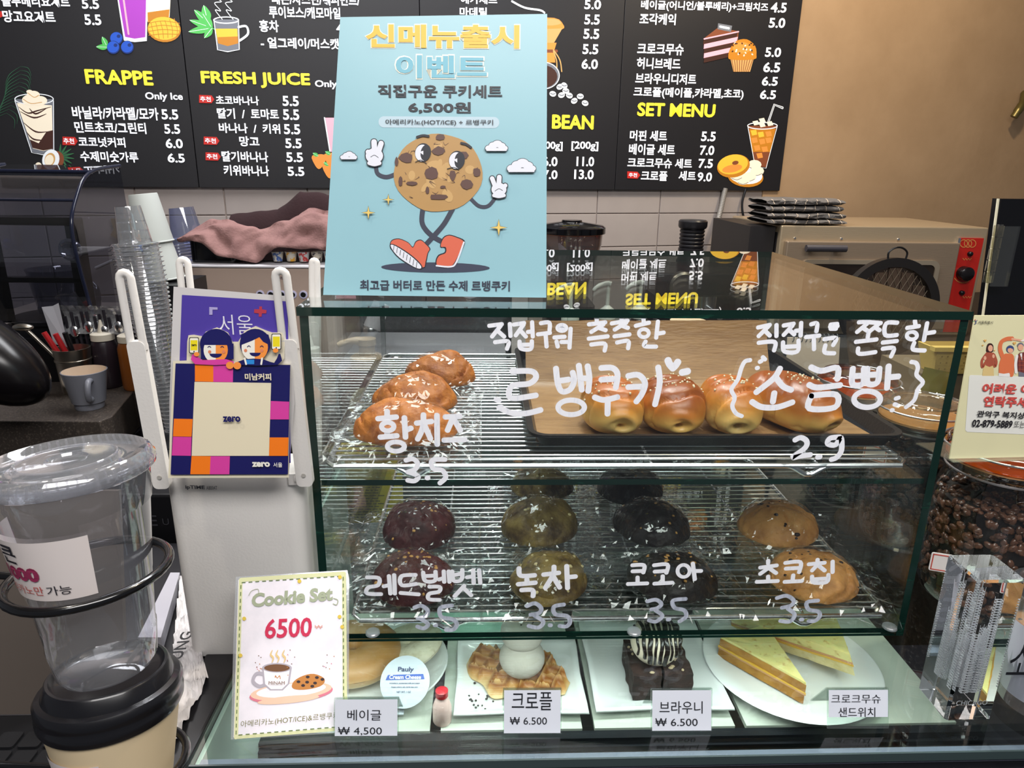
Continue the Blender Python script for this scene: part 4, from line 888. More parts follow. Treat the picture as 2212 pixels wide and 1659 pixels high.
for (x0, y0), (x1, y1), w in ((edge[0], edge[1], 22), (edge[1], edge[2], 22), (edge[2], edge[3], 22), (edge[3], edge[0], 16)):
    K_(b, KP, [(x0+(14 if x0 == 262 or x0 == 288 else -8), y0), (x1+(14 if x1 in (262, 288) else -8), y1)], w, 0, ZC, n=1)
ins = [(276, 1528), (303, 700), (858, 664), (860, 1480)]
for i in range(4):
    (x0, y0), (x1, y1) = ins[i], ins[(i+1) % 4]; n = 22 if i in (0, 2) else 15
    for k in range(n): f0, f1 = (k+.15)/n, (k+.62)/n; K_(b, KP, [(x0+(x1-x0)*f0, y0+(y1-y0)*f0), (x0+(x1-x0)*f1, y0+(y1-y0)*f1)], 5, 1, ZC)
for x, y in ((620, 692), (320, 895), (840, 670), (852, 940), (838, 885), (300, 1095)): S(b, KP, ellpts(x, y, 11, 11, 8), 2, ZC)
ob('stitched_border', b, [pm('olive_wash', 'CDD0A4', .7), pm('stitch_green', '5F7440', .7), pm('flower_yellow', 'D3B94A', .7)], t, 0)
b = B(); txt(b, KP, 'Cookie Set', 358, 758, 800, 835, 0, .045, .0020, -38, ZC); K_(b, KP, [(805, 785), (828, 795), (822, 820), (803, 815)], 5, 0, ZC); K_(b, KP, [(345, 770), (360, 745), (395, 735), (398, 760)], 3, 0, ZC); ob('title_line', b, pm('letter_sage', '9BA48C', .7), t, 0); b = B()
txt(b, KP, '6500', 430, 898, 685, 1005, 1, .02, .0020, -12, ZC); txt(b, KP, '₩', 702, 930, 745, 950, 0, -.005, .0020, 0, ZC)
ob('price_line', b, [pm('letter_salmon', 'DB9C90', .7), pm('letter_crimson', 'C2264E', .7)], t, 0); b = B()
txt(b, KP, '아메리카노(HOT/ICE)&르뱅쿠키', 300, 1450, 830, 1492, 2, -.008, .0020, -50, ZC)
ob('bottom_line', b, [pm('letter_sage', '9BA48C', .7), pm('letter_crimson', 'C2264E', .7), pm('letter_olive', '6B6A22', .7), pm('letter_salmon', 'DB9C90', .7)], t, 0)
b = B(); _l[0] = 24
c0, c1, c2, c3, c4, c5, c6, c7 = [pm('pencil_'+k, v, .7) for k, v in (('grey', 'A9A4B0'), ('white', 'E8E6EE'), ('brown', '6E4A30'), ('rose', 'D0768A'), ('cookie', 'B97A3C'), ('dark', '33262A'), ('peach', 'E2BFA8'), ('gold', 'D9BE86'))]
S(b, KP, ellpts(575, 1300, 228, 52, 30, -.10), 3, ZC); S(b, KP, ellpts(575, 1290, 222, 47, 30, -.10), 6, ZC); S(b, KP, ellpts(575, 1284, 190, 36, 30, -.10), 1, ZC)
S(b, KP, ellpts(560, 1335, 170, 20, 20, -.10), 6, ZC)
K_(b, KP, [(425, 1195), (385, 1195), (368, 1235), (400, 1262), (430, 1255)], 18, 0, ZC)
S(b, KP, [(418, 1165), (578, 1165), (565, 1250), (530, 1285), (460, 1285), (425, 1255)], 0, ZC); S(b, KP, [(426, 1170), (568, 1170), (556, 1248), (525, 1278), (465, 1278), (434, 1250)], 1, ZC)
S(b, KP, ellpts(498, 1162, 81, 26), 0, ZC); S(b, KP, ellpts(498, 1163, 70, 20), 2, ZC)
txt(b, KP, 'MINAM', 452, 1235, 540, 1253, 2, 0, .0050, 0, ZC); K_(b, KP, [(488, 1215), (490, 1205), (500, 1218), (512, 1205), (516, 1222)], 4, 4, ZC)
S(b, KP, [(580, 1270), (590, 1235), (640, 1205), (700, 1195), (755, 1220), (745, 1255), (690, 1275), (620, 1282)], 4, ZC, 3)
for x, y in ((615, 1238), (665, 1212), (662, 1240), (705, 1245), (715, 1215), (640, 1258), (690, 1262), (745, 1225)): S(b, KP, ellpts(x, y, 11, 8, 8), 5, ZC)
for x in (470, 500, 535): K_(b, KP, [(x, 1135), (x+8, 1110), (x-6, 1090), (x+4, 1065)], 12, 7, ZC, taper=True)
random.seed(12)
for k in range(26): S(b, KP, ellpts(random.choice((random.gauss(580, 18), random.gauss(770, 20), random.gauss(400, 12))), random.gauss(1140, 40), 3, 3, 5), random.choice((2, 3, 4)), ZC)
ob('cup_drawing', b, [c0, c1, c2, c3, c4, c5, c6, c7], t, 0)

# ------------------------------------------------------------------ crystal block
t = thing('crystal_block', 'clear crystal block engraved with skyline and the word CHICAGO', 'paperweight', (.609, -.10, .0005))
cx0, cy0, cs, ch = .5885, -.1225, .0435, .148
b = B(); k_ = .0025; rg = [(cx0+k_, cy0), (cx0+cs-k_, cy0), (cx0+cs, cy0+k_), (cx0+cs, cy0+cs-k_), (cx0+cs-k_, cy0+cs), (cx0+k_, cy0+cs), (cx0, cy0+cs-k_), (cx0, cy0+k_)]
ins_ = [(cx0+cs/2+(x-cx0-cs/2)*.93, cy0+cs/2+(y-cy0-cs/2)*.93) for x, y in rg]
vs = [(x, y, .0006) for x, y in ins_]+[(x, y, .003) for x, y in rg]+[(x, y, ch-.002) for x, y in rg]+[(x, y, ch) for x, y in ins_]
b.add(vs, [tuple(range(7, -1, -1)), tuple(range(24, 32))]+[(q*8+i, q*8+(i+1) % 8, (q+1)*8+(i+1) % 8, (q+1)*8+i) for q in range(3) for i in range(8)])
cry = pm('crystal', 'FFFFFF', 0, trans=1, ior=1.46); ob('block', b, cry, t, 0)
eng = pm('engraving', 'D5DBE2', .9); random.seed(21); b = B()
bl = [(random.uniform(.007, .032), random.uniform(.008, .034), random.uniform(.0035, .006), random.uniform(.03, .075)) for _ in range(12)]+[(.014, .024, .005, .105), (.030, .02, .006, .095), (.022, .012, .005, .07)]
for x, y, w, h in bl:
    X, Y, z0 = cx0+x, cy0+y, .028
    n = int(h/.0027)
    for k in range(n):
        z = z0+k*.0027
        for a_, c_ in (((X, Y), (X+w, Y+.0003)), ((X, Y+w-.0003), (X+w, Y+w)), ((X, Y), (X+.0003, Y+w)), ((X+w-.0003, Y), (X+w, Y+w))): b.box((*a_, z), (*c_, z+.0007))
    for q, r in ((0, 0), (w-.0003, 0), (0, w-.0003), (w/2, 0)): b.box((X+q, Y+r, z0), (X+q+.0003, Y+r+.0003, z0+h))
b.box((cx0+.016, cy0+.026, .13), (cx0+.0167, cy0+.0267, .143))
o = ob('engraved_towers', b, eng, t, 0); o['kind'] = 'stuff'
QP = Plane((cx0, cy0+.004, 0), (1, 0, 0), (0, 0, 1)); b = B(); vs, fs = glyphs('CHICAGO', .0); b.add([QP.w(.008+.029*u, .017+.005*v) for u, v in vs], fs); ob('engraved_word', b, eng, t, 0)

# ------------------------------------------------------------------ cup with paper at the right, cookie behind
clearp = gl('clear_plastic', 'F2F3F6', .06, .04, 1.3, .05)
t = thing('clear_cup', 'clear plastic cup with white handwritten slip at the right edge', 'cup', (.695, -.10, .0005))
b = B(); b.lathe([(0, .001), (.034, .001), (.036, .004), (.044, .115), (.046, .118)], (.695, -.10, .0005), 40, cap=False); ob('cup_body', b, clearp, t)
b = B(); b.grid(lambda u, v: V((.695+(.0365+.006*v)*math.cos(PI*.80+u*PI*.62), -.10+(.0365+.006*v)*math.sin(PI*.80+u*PI*.62), .016+.075*v)), 24, 4); ob('paper_slip', b, pm('slip_white', 'DDE0EC', .6), t)
CPl = Plane((.6655, -.1245, .05), (.6, -.8, 0), (0, 0, 1)); b = B(); txt(b, CPl, '소', 2172, 1385, 2222, 1458, 0, 0, .004); ob('handwriting', b, inkb, t, 0)
c_ = cookie('choc_chip_cookie', 'golden wrapped cookie lying behind the crystal block', .735, -.035, .001, .044, .044, .036, chocc, 31, (12, dchip, .003), None, (.056, .054))

# ================================================================== BLUE POSTER ON THE CABINET
t = thing('event_poster', 'light blue event poster with a walking cookie, standing on the cabinet', 'poster', (.12, .05, H0+.0005))
BPo = Plane((.012, .046, H0+.0008), (1, -.012, 0), (0, .052, .26))
def quadp(pl, pts, l0, l1):
    q = [pl.hit(x, y, l) for l in (l0, l1) for x, y in pts]; n = len(pts); b = B(); b.add(q, [tuple(range(n-1, -1, -1)), tuple(range(n, 2*n))]+[(i, (i+1) % n, n+(i+1) % n, n+i) for i in range(n)]); return b
pos_b = pm('poster_blue', '90BCC8', .32)
ob('poster_sheet', quadp(BPo, [(698, 637), (1180, 643), (1182, 30), (735, 37)], 0, .0012), pos_b, t, 0)
Zp = (690, 20, 2.553)
pc = [pm('pr_'+k, v, .4) for k, v in (('gold', 'E3B63C'), ('white', 'DADDE8'), ('ink', '20222C'), ('navy', '3A3E4E'), ('teal', '6FB0C4'), ('pill', 'B4CBD8'), ('red', 'D2664E'), ('shadow', '3E4356'), ('yellow', 'E2C46C'), ('cookie', 'B08A55'), ('chip', '5A3F38'), ('lightcookie', 'C29D66'), ('outline', 'F2EFDf'))]
GO, WH, IK, NV, TL, PL_, RD, SH, YL, CK, CP_, LC, OL = range(13)
def ptxt(b, s, x0, y0, x1, y1, mi, bold, ti=4, lift=.0020): txt(b, BPo, s, x0, y0, x1, y1, mi, bold, lift, ti, Zp)
b = B(); ptxt(b, '신메뉴출시', 250, 76, 1108, 218, OL, .055, 4, .0016); ptxt(b, '신메뉴출시', 256, 82, 1102, 212, GO, .035)
ob('title_line', b, pc, t, 0)
b = B(); ptxt(b, '이벤트', 414, 245, 930, 386, OL, .055, 4, .0016); ptxt(b, '이벤트', 421, 252, 923, 379, TL, .035)
ob('title_line', b, pc, t, 0)
b = B(); ptxt(b, '직접구운 쿠키세트', 322, 415, 1008, 486, IK, .028); ob('text_line', b, pc, t, 0)
b = B(); ptxt(b, '6,500원', 490, 508, 836, 574, IK, .028); ob('text_line', b, pc, t, 0)
_l[0] = 5; _lb[0] = .0013; b = B(); S(b, BPo, [(x, y+(x-660)*.006) for x, y in rrect(326, 592, 992, 654, 30, 8)], PL_, Zp); ptxt(b, '아메리카노(HOT/ICE) + 르뱅쿠키', 364, 606, 958, 640, IK, .012, 3, .0024); ob('text_line', b, pc, t, 0)
b = B(); ptxt(b, '최고급 버터로 만든 수제 르뱅쿠키', 224, 1492, 1050, 1550, NV, .024, 6); ob('text_line', b, pc, t, 0)
b = B(); _l[0] = 22
def PS(pts, mi, sm=0): S(b, BPo, pts, mi, Zp, sm)
def PK_(pts, w, mi, **k): K_(b, BPo, pts, w, mi, Zp, **k)
PS(ellpts(640, 1424, 300, 28, 30, .01), SH)
PK_([(572, 1090), (565, 1170), (590, 1220), (640, 1262), (700, 1292)], 27, NV); PK_([(735, 1100), (690, 1180), (640, 1240), (585, 1300)], 27, NV)
PK_([(312, 850), (320, 905), (370, 925), (430, 905)], 23, NV); PK_([(835, 1045), (880, 1085), (930, 1085), (970, 1040)], 20, NV)
PS([(388, 1300), (400, 1272), (440, 1264), (490, 1285), (515, 1310), (530, 1280), (560, 1270), (590, 1295), (612, 1320), (600, 1345), (590, 1395), (570, 1430), (470, 1370), (400, 1330)], IK, 3)
PS([(392, 1300), (402, 1276), (440, 1268), (490, 1289), (515, 1315), (533, 1284), (560, 1275), (588, 1298), (607, 1322), (596, 1345), (585, 1392), (568, 1424), (470, 1366), (403, 1326)], RD, 3)
PS([(388, 1298), (400, 1330), (440, 1375), (520, 1425), (565, 1435), (560, 1405), (500, 1350), (420, 1300)], IK, 3); PS([(393, 1300), (404, 1328), (443, 1371), (522, 1421), (558, 1430), (555, 1408), (497, 1355), (420, 1306)], WH, 3)
for k in range(8): PK_([(412+k*18, 1302+k*13), (408+k*18, 1330+k*13.5)], 3, IK)
PS([(665, 1310), (680, 1260), (715, 1243), (760, 1255), (800, 1275), (795, 1310), (750, 1400), (720, 1426), (650, 1420), (640, 1390), (655, 1355), (690, 1340), (690, 1315)], IK, 3)
PS([(669, 1308), (684, 1264), (715, 1248), (758, 1260), (794, 1279), (788, 1308), (745, 1396), (716, 1418), (655, 1414), (646, 1390), (660, 1360), (696, 1344), (697, 1312)], RD, 3)
PK_([(797, 1285), (755, 1395), (722, 1420), (645, 1414)], 9, WH)
ck_r = [(655+245*math.cos(a)*(1+.015*math.sin(a*5)), 902+215*math.sin(a)*(1+.012*math.sin(a*7+1))) for a in [i*2*PI/40 for i in range(40)]]
PS(ck_r, CK); random.seed(5)
for k in range(16):
    a, r = random.uniform(0, 6.28), random.uniform(20, 190); PS(ellpts(655+r*math.cos(a)*1.05, 902+r*math.sin(a)*.9, random.uniform(18, 40), random.uniform(14, 28), 12, random.random()*3), LC)
for k in range(30):
    a, r = random.uniform(0, 6.28), random.uniform(40, 210); x, y = 655+r*math.cos(a)*1.08, 902+r*math.sin(a)*.93
    PK_([(x, y), (x+random.uniform(-22, 22), y+random.uniform(-14, 14)), (x+random.uniform(-38, 38), y+random.uniform(-22, 22))], 3, CP_, taper=True)
for x, y, r, q in ((665, 705, 28, 20), (480, 820, 42, 32), (655, 782, 38, 26), (620, 905, 46, 36), (790, 805, 34, 26), (735, 915, 18, 32), (868, 900, 26, 30), (812, 965, 38, 30), (680, 980, 18, 10), (660, 1035, 58, 18), (448, 950, 12, 32), (512, 960, 38, 14), (595, 1000, 12, 22), (425, 840, 12, 26)):
    PS([(x+r*math.cos(a)*random.uniform(.75, 1.1), y+q*math.sin(a)*random.uniform(.75, 1.1)) for a in [i*6.283/8 for i in range(8)]], CP_)
for ex, ey, rr in ((571, 790, .18), (758, 832, .12)):
    PS(ellpts(ex, ey, 44, 52, 24, rr), IK); PS(ellpts(ex-5, ey+2, 38, 46, 24, rr), WH); PS(ellpts(ex+15, ey+1, 28, 45, 24, rr), IK); PS([(ex-20, ey-3), (ex+2, ey-10), (ex+2, ey+14)], WH)
PK_([(538, 705), (570, 696), (602, 700)], 13, IK); PK_([(782, 738), (810, 745), (836, 762)], 13, IK); PK_([(530, 842), (560, 832), (590, 850)], 4, IK); PK_([(705, 880), (740, 872), (770, 885)], 4, IK)
for hx, hy, f in ((303, 800, 1), (990, 985, -1)):
    s_ = 1 if f > 0 else .86
    for g, m in ((5, IK), (0, WH)):
        PK_([(hx+2*f, hy), (hx-2*f, hy-70*s_)], 30*s_+g*2, m); PK_([(hx+18*f, hy), (hx+38*f, hy-62*s_)], 28*s_+g*2, m)
        PS(ellpts(hx, hy+8, 48*s_+g, 42*s_+g, 20), m); PK_([(hx-22*f, hy), (hx-36*f, hy-14)], 26*s_+g*2, m); PK_([(hx-30, hy+48*s_), (hx, hy+55*s_), (hx+30, hy+48*s_)], 20*s_+g*2, m)
    PK_([(hx-20*f, hy+15), (hx, hy+5), (hx+22*f, hy+18)], 3, IK)
for x, y, w in ((160, 810, 48), (975, 758, 64), (1112, 868, 82)):
    for g, m in ((3, IK), (0, WH)):
        for dx, dy, r in ((-.6, .15, .35), (-.25, -.15, .38), (.1, -.3, .42), (.45, -.1, .36), (.7, .15, .3)): PS(ellpts(x+dx*w, y+dy*w*.8, r*w+g, r*w*.72+g, 14), m)
        PS([(x-w*.85, y+.1*w), (x+w*.9, y+.1*w), (x+w*.9, y+w*.36+g), (x-w*.85, y+w*.36+g)], m)
for x, y, r in ((380, 1050, 30), (270, 1122, 36), (989, 1204, 45)):
    for g, m in ((4, IK), (0, YL)):
        PS([q for i in range(4) for q in ((x+(r+g)*math.cos(i*PI/2-PI/2), y+(r+g)*math.sin(i*PI/2-PI/2)), (x+(r*.22+g*.5)*math.cos(i*PI/2-PI/4), y+(r*.22+g*.5)*math.sin(i*PI/2-PI/4)))], m)
ob('cookie_cartoon', b, pc, t, 0)

# ================================================================== ROUTER AND PAY SIGN
cream = pm('router_white', 'D9D6D2', .42, bump=(400, .08))
t = thing('wifi_router', 'white upright router with four looped flat antennas, left of the cabinet', 'router', (-.07, .01, .0005))
b = B(); rg = rrect(-.133, -.020, -.006, .036, .014, 6)
n = len(rg); vs = []
for z, k in ((.0006, .965), (.006, .985), (.09, .995), (.188, 1.0), (.197, .99), (.2, .96)): vs += [(-.0695+(x+.0695)*k, .008+(y-.008)*k, z) for x, y in rg]
b.add(vs, [tuple(range(n-1, -1, -1)), tuple(range(5*n, 6*n))]+[(q*n+i, q*n+(i+1) % n, (q+1)*n+(i+1) % n, (q+1)*n+i) for q in range(5) for i in range(n)]); ob('body', b, cream, t, 45)
RP = Plane((-.12, -.0205, .1), (1, 0, 0), (0, 0, 1)); b = B(); txt(b, RP, 'ipTIME', 401, 1048, 443, 1058, 0, .03, .0004, 1); txt(b, RP, 'A8004T', 446, 1050, 470, 1058, 0, 0, .0004); ob('lettering', b, pm('grey_ink', '4A4E58', .6), t, 0)
def antenna(bx, by, tx, ty, zt, r0=.0075):
    b = B(); T = M.Translation((bx, by, .192)) @ M((V((tx-bx, ty-by, zt-.192)).cross(V((0, 1, 0))).normalized()*-1, (0, 1, 0), V((tx-bx, ty-by, zt-.192)).normalized())).transposed().to_4x4()
    H = V((tx-bx, ty-by, zt-.192)).length; b.T = T; hw, th = r0, .0038
    b.prism([(x, z) for x, z in rrect(-hw, 0, hw, H*.70, .0045, 4)], -th, th, lambda u, v, w: (u, w, v))
    s0, s1 = H*.66, H-hw*.8; pts = [(-hw+.0022, 0, s0), (-hw+.0028, 0, s1)]+[((-hw+.0028)*math.cos(a), 0, s1+(hw-.0028)*math.sin(a)) for a in (PI/6, PI/3, PI/2, 2*PI/3, 5*PI/6)]+[(hw-.0028, 0, s1), (hw-.0022, 0, s0)]
    b.tube(pts, .0026, 10, flat=1.35); ob('antenna', b, cream, t, 50)
    b = B(); b.T = T; b.lathe([(.002, 0), (.002, .001)], (0, -th, .012), 12, ax=M.Rotation(PI/2, 4, 'X')); ob('hinge_pin', b, pm('pin_grey', 'A9A6A0', .4), t)
antenna(-.1295, -.026, -.1345, -.030, .392); antenna(.000, -.022, -.0045, -.032, .395); antenna(-.118, .042, -.118, .050, .393, .0068); antenna(-.0055, .046, .0045, .052, .393, .0048)
b = B(); b.box((-.016, -.022, .192), (-.008, -.012, .203)); b.lathe([(.005, 0), (.005, .008)], (-.010, -.019, .198), 16, ax=M.Rotation(PI/2, 4, 'Y')); ob('hinge', b, cream, t)

board_w = pm('sign_cream', 'DCD4BC', .4); 
t = thing('pay_sign', 'tile patterned payment sign with two cartoon people holding phones, before router antennas', 'sign', (-.06, -.04, .2005))
SP = Plane((-.12, -.0455, .2012), (1, .0, 0), (0, .12, 1)); Zs = (250, 400, 2.514)
out = [(285, 1590), (312, 955), (385, 952), (388, 850), (395, 815), (425, 812), (470, 820), (490, 795), (550, 772), (610, 800), (635, 850), (665, 850), (700, 790), (760, 765), (820, 790), (850, 800), (905, 800), (918, 840), (915, 940), (900, 965), (948, 972), (940, 1588)]
def pt_(z, p): return (z[0]+p[0]/z[2], z[1]+p[1]/z[2])
ob('sign_plate', quadp(SP, [pt_(Zs, p) for p in out], 0, .003), board_w, t, 0)
qc = [pm('qr_'+k, v, .35) for k, v in (('navy', '1A1A5A'), ('orange', 'F07A1C'), ('pink', 'D2409C'), ('cream', 'E0D6BA'), ('skin', 'E8B98C'), ('skin2', 'EE9040'), ('black', '15151C'), ('yellow', 'E6D423'), ('blue', '2A86D2'), ('blush', 'D9825E'), ('wht', 'E9E6DC'))]
NA, OG, PI_, CM, SK, SO, BK, YW, BU, BS, WI = range(11)
b = B(); _l[0] = 25
def Q(pts, mi, sm=0): _l[0] += 1; shape(b, SP, pts, mi, .0031+.00006*_l[0], Zs, sm)
def QK(pts, w, mi, **k): _l[0] += 1; stroke(b, SP, pts, w, mi, .0031+.00006*_l[0], Zs, **k)
Q([(325, 968), (948, 976), (935, 1570), (298, 1572)], NA)
for q, c in (([(430, 972), (530, 974), (530, 1068), (430, 1066)], OG), ([(530, 974), (638, 975), (636, 1070), (530, 1068)], PI_), ([(316, 1268), (418, 1270), (412, 1366), (311, 1364)], OG), ([(311, 1366), (412, 1368), (408, 1470), (304, 1468)], PI_),
  ([(412, 1470), (515, 1472), (511, 1570), (405, 1570)], OG), ([(515, 1472), (620, 1472), (617, 1570), (511, 1570)], PI_), ([(842, 1172), (942, 1176), (940, 1272), (838, 1272)], PI_), ([(836, 1370), (938, 1370), (935, 1470), (832, 1470)], OG), ([(428, 1068), (844, 1074), (832, 1470), (412, 1470)], CM)): Q(q, c)
ob('colour_tiles', b, qc, t, 0)
b = B(); _l[0] = 40
# girl
Q(ellpts(545, 862, 88, 82, 24), NA); Q([(462, 860), (640, 860), (640, 945), (462, 945)], NA); Q(ellpts(543, 895, 66, 72, 24), SO); Q(ellpts(543, 895, 66, 72, 14, 0, PI/2, 3*PI/2), WI)
Q([(470, 868), (475, 820), (545, 790), (610, 815), (620, 868)], NA); Q(ellpts(543, 915, 34, 22, 12, 0, 0, PI), NA); Q(ellpts(510, 905, 9, 9, 10), BS); Q(ellpts(586, 905, 9, 9, 10), BS)
QK([(500, 880), (508, 875), (516, 880)], 4, NA); QK([(570, 880), (578, 875), (586, 880)], 4, NA); Q([(415, 920), (440, 920), (470, 950), (600, 945), (640, 972), (430, 972)], PI_, 2); QK([(430, 925), (445, 955)], 22, PI_)
# boy
Q(ellpts(757, 862, 84, 82, 24), NA); Q(ellpts(755, 880, 72, 76, 24), SO); Q(ellpts(755, 880, 72, 76, 14, 0, PI/2, 3*PI/2), WI); Q([(676, 870), (680, 810), (740, 784), (830, 812), (842, 872), (800, 850), (780, 825), (740, 845)], NA)
Q(ellpts(757, 910, 30, 20, 12, 0, 0, PI), NA); Q(ellpts(705, 898, 9, 9, 10), BS); Q(ellpts(793, 898, 9, 9, 10), BS); QK([(715, 878), (723, 872), (731, 878)], 4, NA); QK([(785, 878), (793, 872), (801, 878)], 4, NA)
Q([(660, 975), (700, 945), (800, 945), (860, 965), (885, 915), (898, 930), (880, 975)], NA, 2); Q([(708, 948), (752, 948), (752, 972), (708, 972)], BU); QK([(700, 940), (708, 972)], 10, WI); QK([(795, 940), (790, 972)], 10, WI)
Q(ellpts(620, 978, 21, 20), SO); Q(ellpts(660, 980, 21, 20), SO)
for x, y in ((425, 870), (872, 850)):
    Q([(p[0]+x, p[1]+y) for p in rrect(-27, -44, 27, 44, 8, 3)], BK); Q([(p[0]+x, p[1]+y) for p in rrect(-23, -40, 23, 40, 6, 3)], WI); Q([(x-19, y-28), (x+19, y-28), (x+19, y+27), (x-19, y+27)], YW); Q(ellpts(x, y+34, 4, 4, 8), BK)
    txt(b, SP, 'zero', x-14, y-6, x+14, y+4, BK, .03, .0075, 0, Zs); Q(ellpts(x+(14 if x < 600 else -4), y+48, 15, 12), SO)
ob('cartoon_people', b, qc, t, 0)
b = B(); txt(b, SP, '미남커피', 702, 1022, 845, 1060, CM, .03, .0072, 0, Zs); ob('shop_lettering', b, qc, t, 0)
b = B(); txt(b, SP, 'zero', 740, 1503, 838, 1530, WI, .05, .0072, 0, Zs); txt(b, SP, '서울', 856, 1506, 905, 1532, WI, .01, .0072, 0, Zs); txt(b, SP, 'zero', 582, 1255, 678, 1286, NA, .04, .0078, 0, Zs); ob('brand_lettering', b, qc, t, 0)
t = thing('city_poster', 'purple poster reading 서울 in a white margin, behind the payment sign', 'poster', (-.06, -.035, .2005))
GP = Plane((-.10, -.036, .2010), (1, .0, 0), (0, .06, 1))
ob('poster_sheet', quadp(GP, [(366, 1028), (624, 1028), (636, 870), (624, 640), (375, 619), (366, 870)], 0, .001), pm('poster_white', 'CBC8C8', .45), t, 0)
b = B(); Q2 = lambda pts, mi, l: shape(b, GP, pts, mi, l); Q2([(393, 637), (621, 651), (628, 1000), (380, 1000)], 0, .0016)
Q2([(452, 663), (470, 664), (470, 669), (459, 669), (459, 680), (452, 680)], 1, .0020); Q2([(549, 668), (560, 668), (560, 662), (566, 662), (566, 668), (576, 670), (575, 677), (566, 677), (565, 684), (559, 684), (559, 677), (549, 676)], 2, .0020)
txt(b, GP, '서울', 475, 679, 547, 722, 3, -.005, .0020, 2); ob('print', b, [pm('purple_print', '4C3C9C', .4), pm('lilac_print', 'A9A0D0', .4), pm('plus_red', 'B23A4A', .4), pm('text_white', 'DDDCEA', .4)], t, 0)

# ================================================================== LEFT SIDE COUNTER WITH CUP STAND, LAPTOP
b = B(); b.box((-1.1, -.34, -.45), (-.1155, .22, -.006)); o = ob('side_counter', b, pm('dark_counter', '1B1A1E', .35), None, 0, ori=(-.6, 0, -.45), bevel=.002); tag(o, 'black side counter left of the glass counter carrying cups and router', 'counter')
wire = pm('black_wire', '0E0E10', .18, coat=.5)
t = thing('cup_stand', 'black wire stand with rings that hold two sample cups', 'stand', (-.17, -.2, -.0055))
TC1 = M.Translation((-.092, -.218, .300)) @ M.Rotation(-.055, 4, 'Y') @ M.Rotation(-.06, 4, 'X'); TC2 = M.Translation(CC+ray(240, 1500)*.485) @ M.Rotation(-.02, 4, 'Y') @ M.Rotation(-.13, 4, 'X')
b = B(); b.T = TC1; b.tube([(.0470*math.cos(a), .0470*math.sin(a), -.075) for a in [i*2*PI/40 for i in range(40)]], .0031, 10, True); ob('upper_ring', b, wire, t, 60)
b = B(); b.T = TC2; b.tube([(.0430*math.cos(a), .0430*math.sin(a), -.055) for a in [i*2*PI/40 for i in range(40)]], .0031, 10, True); ob('lower_ring', b, wire, t, 60)
e1 = TC1 @ V((-.047, 0, -.075)); e2 = TC2 @ V((-.043, 0, -.055))
b = B(); b.tube([(-.185, -.222, .30), (-.180, -.228, .03), (-.178, -.240, -.002)], .0042, 10); ob('pole', b, wire, t, 60)
b = B(); b.tube([(-.182, -.222, e1.z+.004), e1], .0026, 8); ob('arm', b, wire, t, 60)
b = B(); b.tube([(-.180, -.224, e2.z), e2], .0026, 8); ob('arm', b, wire, t, 60)
b = B(); b.lathe([(.03, 0), (.03, .003), (.004, .005)], (-.178, -.240, -.0055), 32); ob('foot', b, wire, t)
t = thing('clear_sample_cup', 'clear plastic cup with flat clear lid and 1000 label, in the upper ring', 'cup', (-.087, -.218, .16))
b = B(); b.T = TC1
b.lathe([(.0, -.139), (.022, -.140), (.028, -.143), (.0305, -.139), (.033, -.118), (.0325, -.116), (.036, -.080), (.0365, -.078), (.0425, -.030), (.0435, -.029), (.0462, -.002)], n=56, cap=False)
b.tube([(.0463*math.cos(a), .0463*math.sin(a), -.002) for a in [i*2*PI/48 for i in range(48)]], .0012, 6, True); ob('cup_body', b, clearp, t, 60)
b = B(); b.T = TC1
b.lathe([(.0470, -.008), (.0492, -.006), (.0495, -.001), (.0480, .001), (.0468, .0035), (.0452, .0045), (.0385, .0020), (.0372, .0005), (.0300, .0005), (.0290, .0030), (.0120, .0032), (.0110, .0015), (0, .0015)], n=64)
for k in range(60):
    a = k*2*PI/60; b.tube([(.0468*math.cos(a), .0468*math.sin(a), .003), (.0492*math.cos(a), .0492*math.sin(a), -.004)], .0008, 5)
b.tube([(.028*math.cos(a), .028*math.sin(a), .0032) for a in [i*2*PI/40 for i in range(40)]], .0007, 6, True); ob('lid', b, gl('lid_plastic', 'ECECEF', .07, .06, 1.4, .09), t, 50)
def coneP(T, r0, z0, r1, z1, u, v, off=.0005):
    """angle u (deg, 0 = towards +x, -90 = towards camera), v in 0..1 from z0 to z1"""
    r = r0+(r1-r0)*v+off; a = math.radians(u); return T @ V((r*math.cos(a), r*math.sin(a), z0+(z1-z0)*v))
lp = pm('label_paper', 'DCD3D0', .55)
b = B(); b.grid(lambda u, v: coneP(TC1, .0373, -.073, .0425, -.033, -178+u*124, v-.01*u), 30, 4); lab = ob('label', b, lp, t, 60)
b = B()
def ctext(b, T, s, u0, u1, v0, v1, mi, bold, R=(.0373, -.073, .0425, -.033), off=.0011):
    vs, fs = glyphs(s, bold); b.add([coneP(T, R[0], R[1], R[2], R[3], u0+(u1-u0)*x, v0+(v1-v0)*y, off) for x, y in vs], fs, mi)
ctext(b, TC1, '큰', -130, -111, .62, .92, 0, .02); ctext(b, TC1, '1000', -134, -95, .34, .58, 1, .06); ctext(b, TC1, '리카노만', -134, -96, .10, .26, 2, 0); ctext(b, TC1, '가능', -93, -73, .10, .26, 0, 0)
ob('label_writing', b, [pm('lab_ink', '23222A', .6), pm('lab_plum', '8E2A50', .6), pm('lab_red', 'B9504A', .6)], lab, 0)
t = thing('paper_sample_cup', 'cream paper cup with black lid and blank white label, in the lower ring', 'cup', (-.069, -.256, .04))
b = B(); b.T = TC2
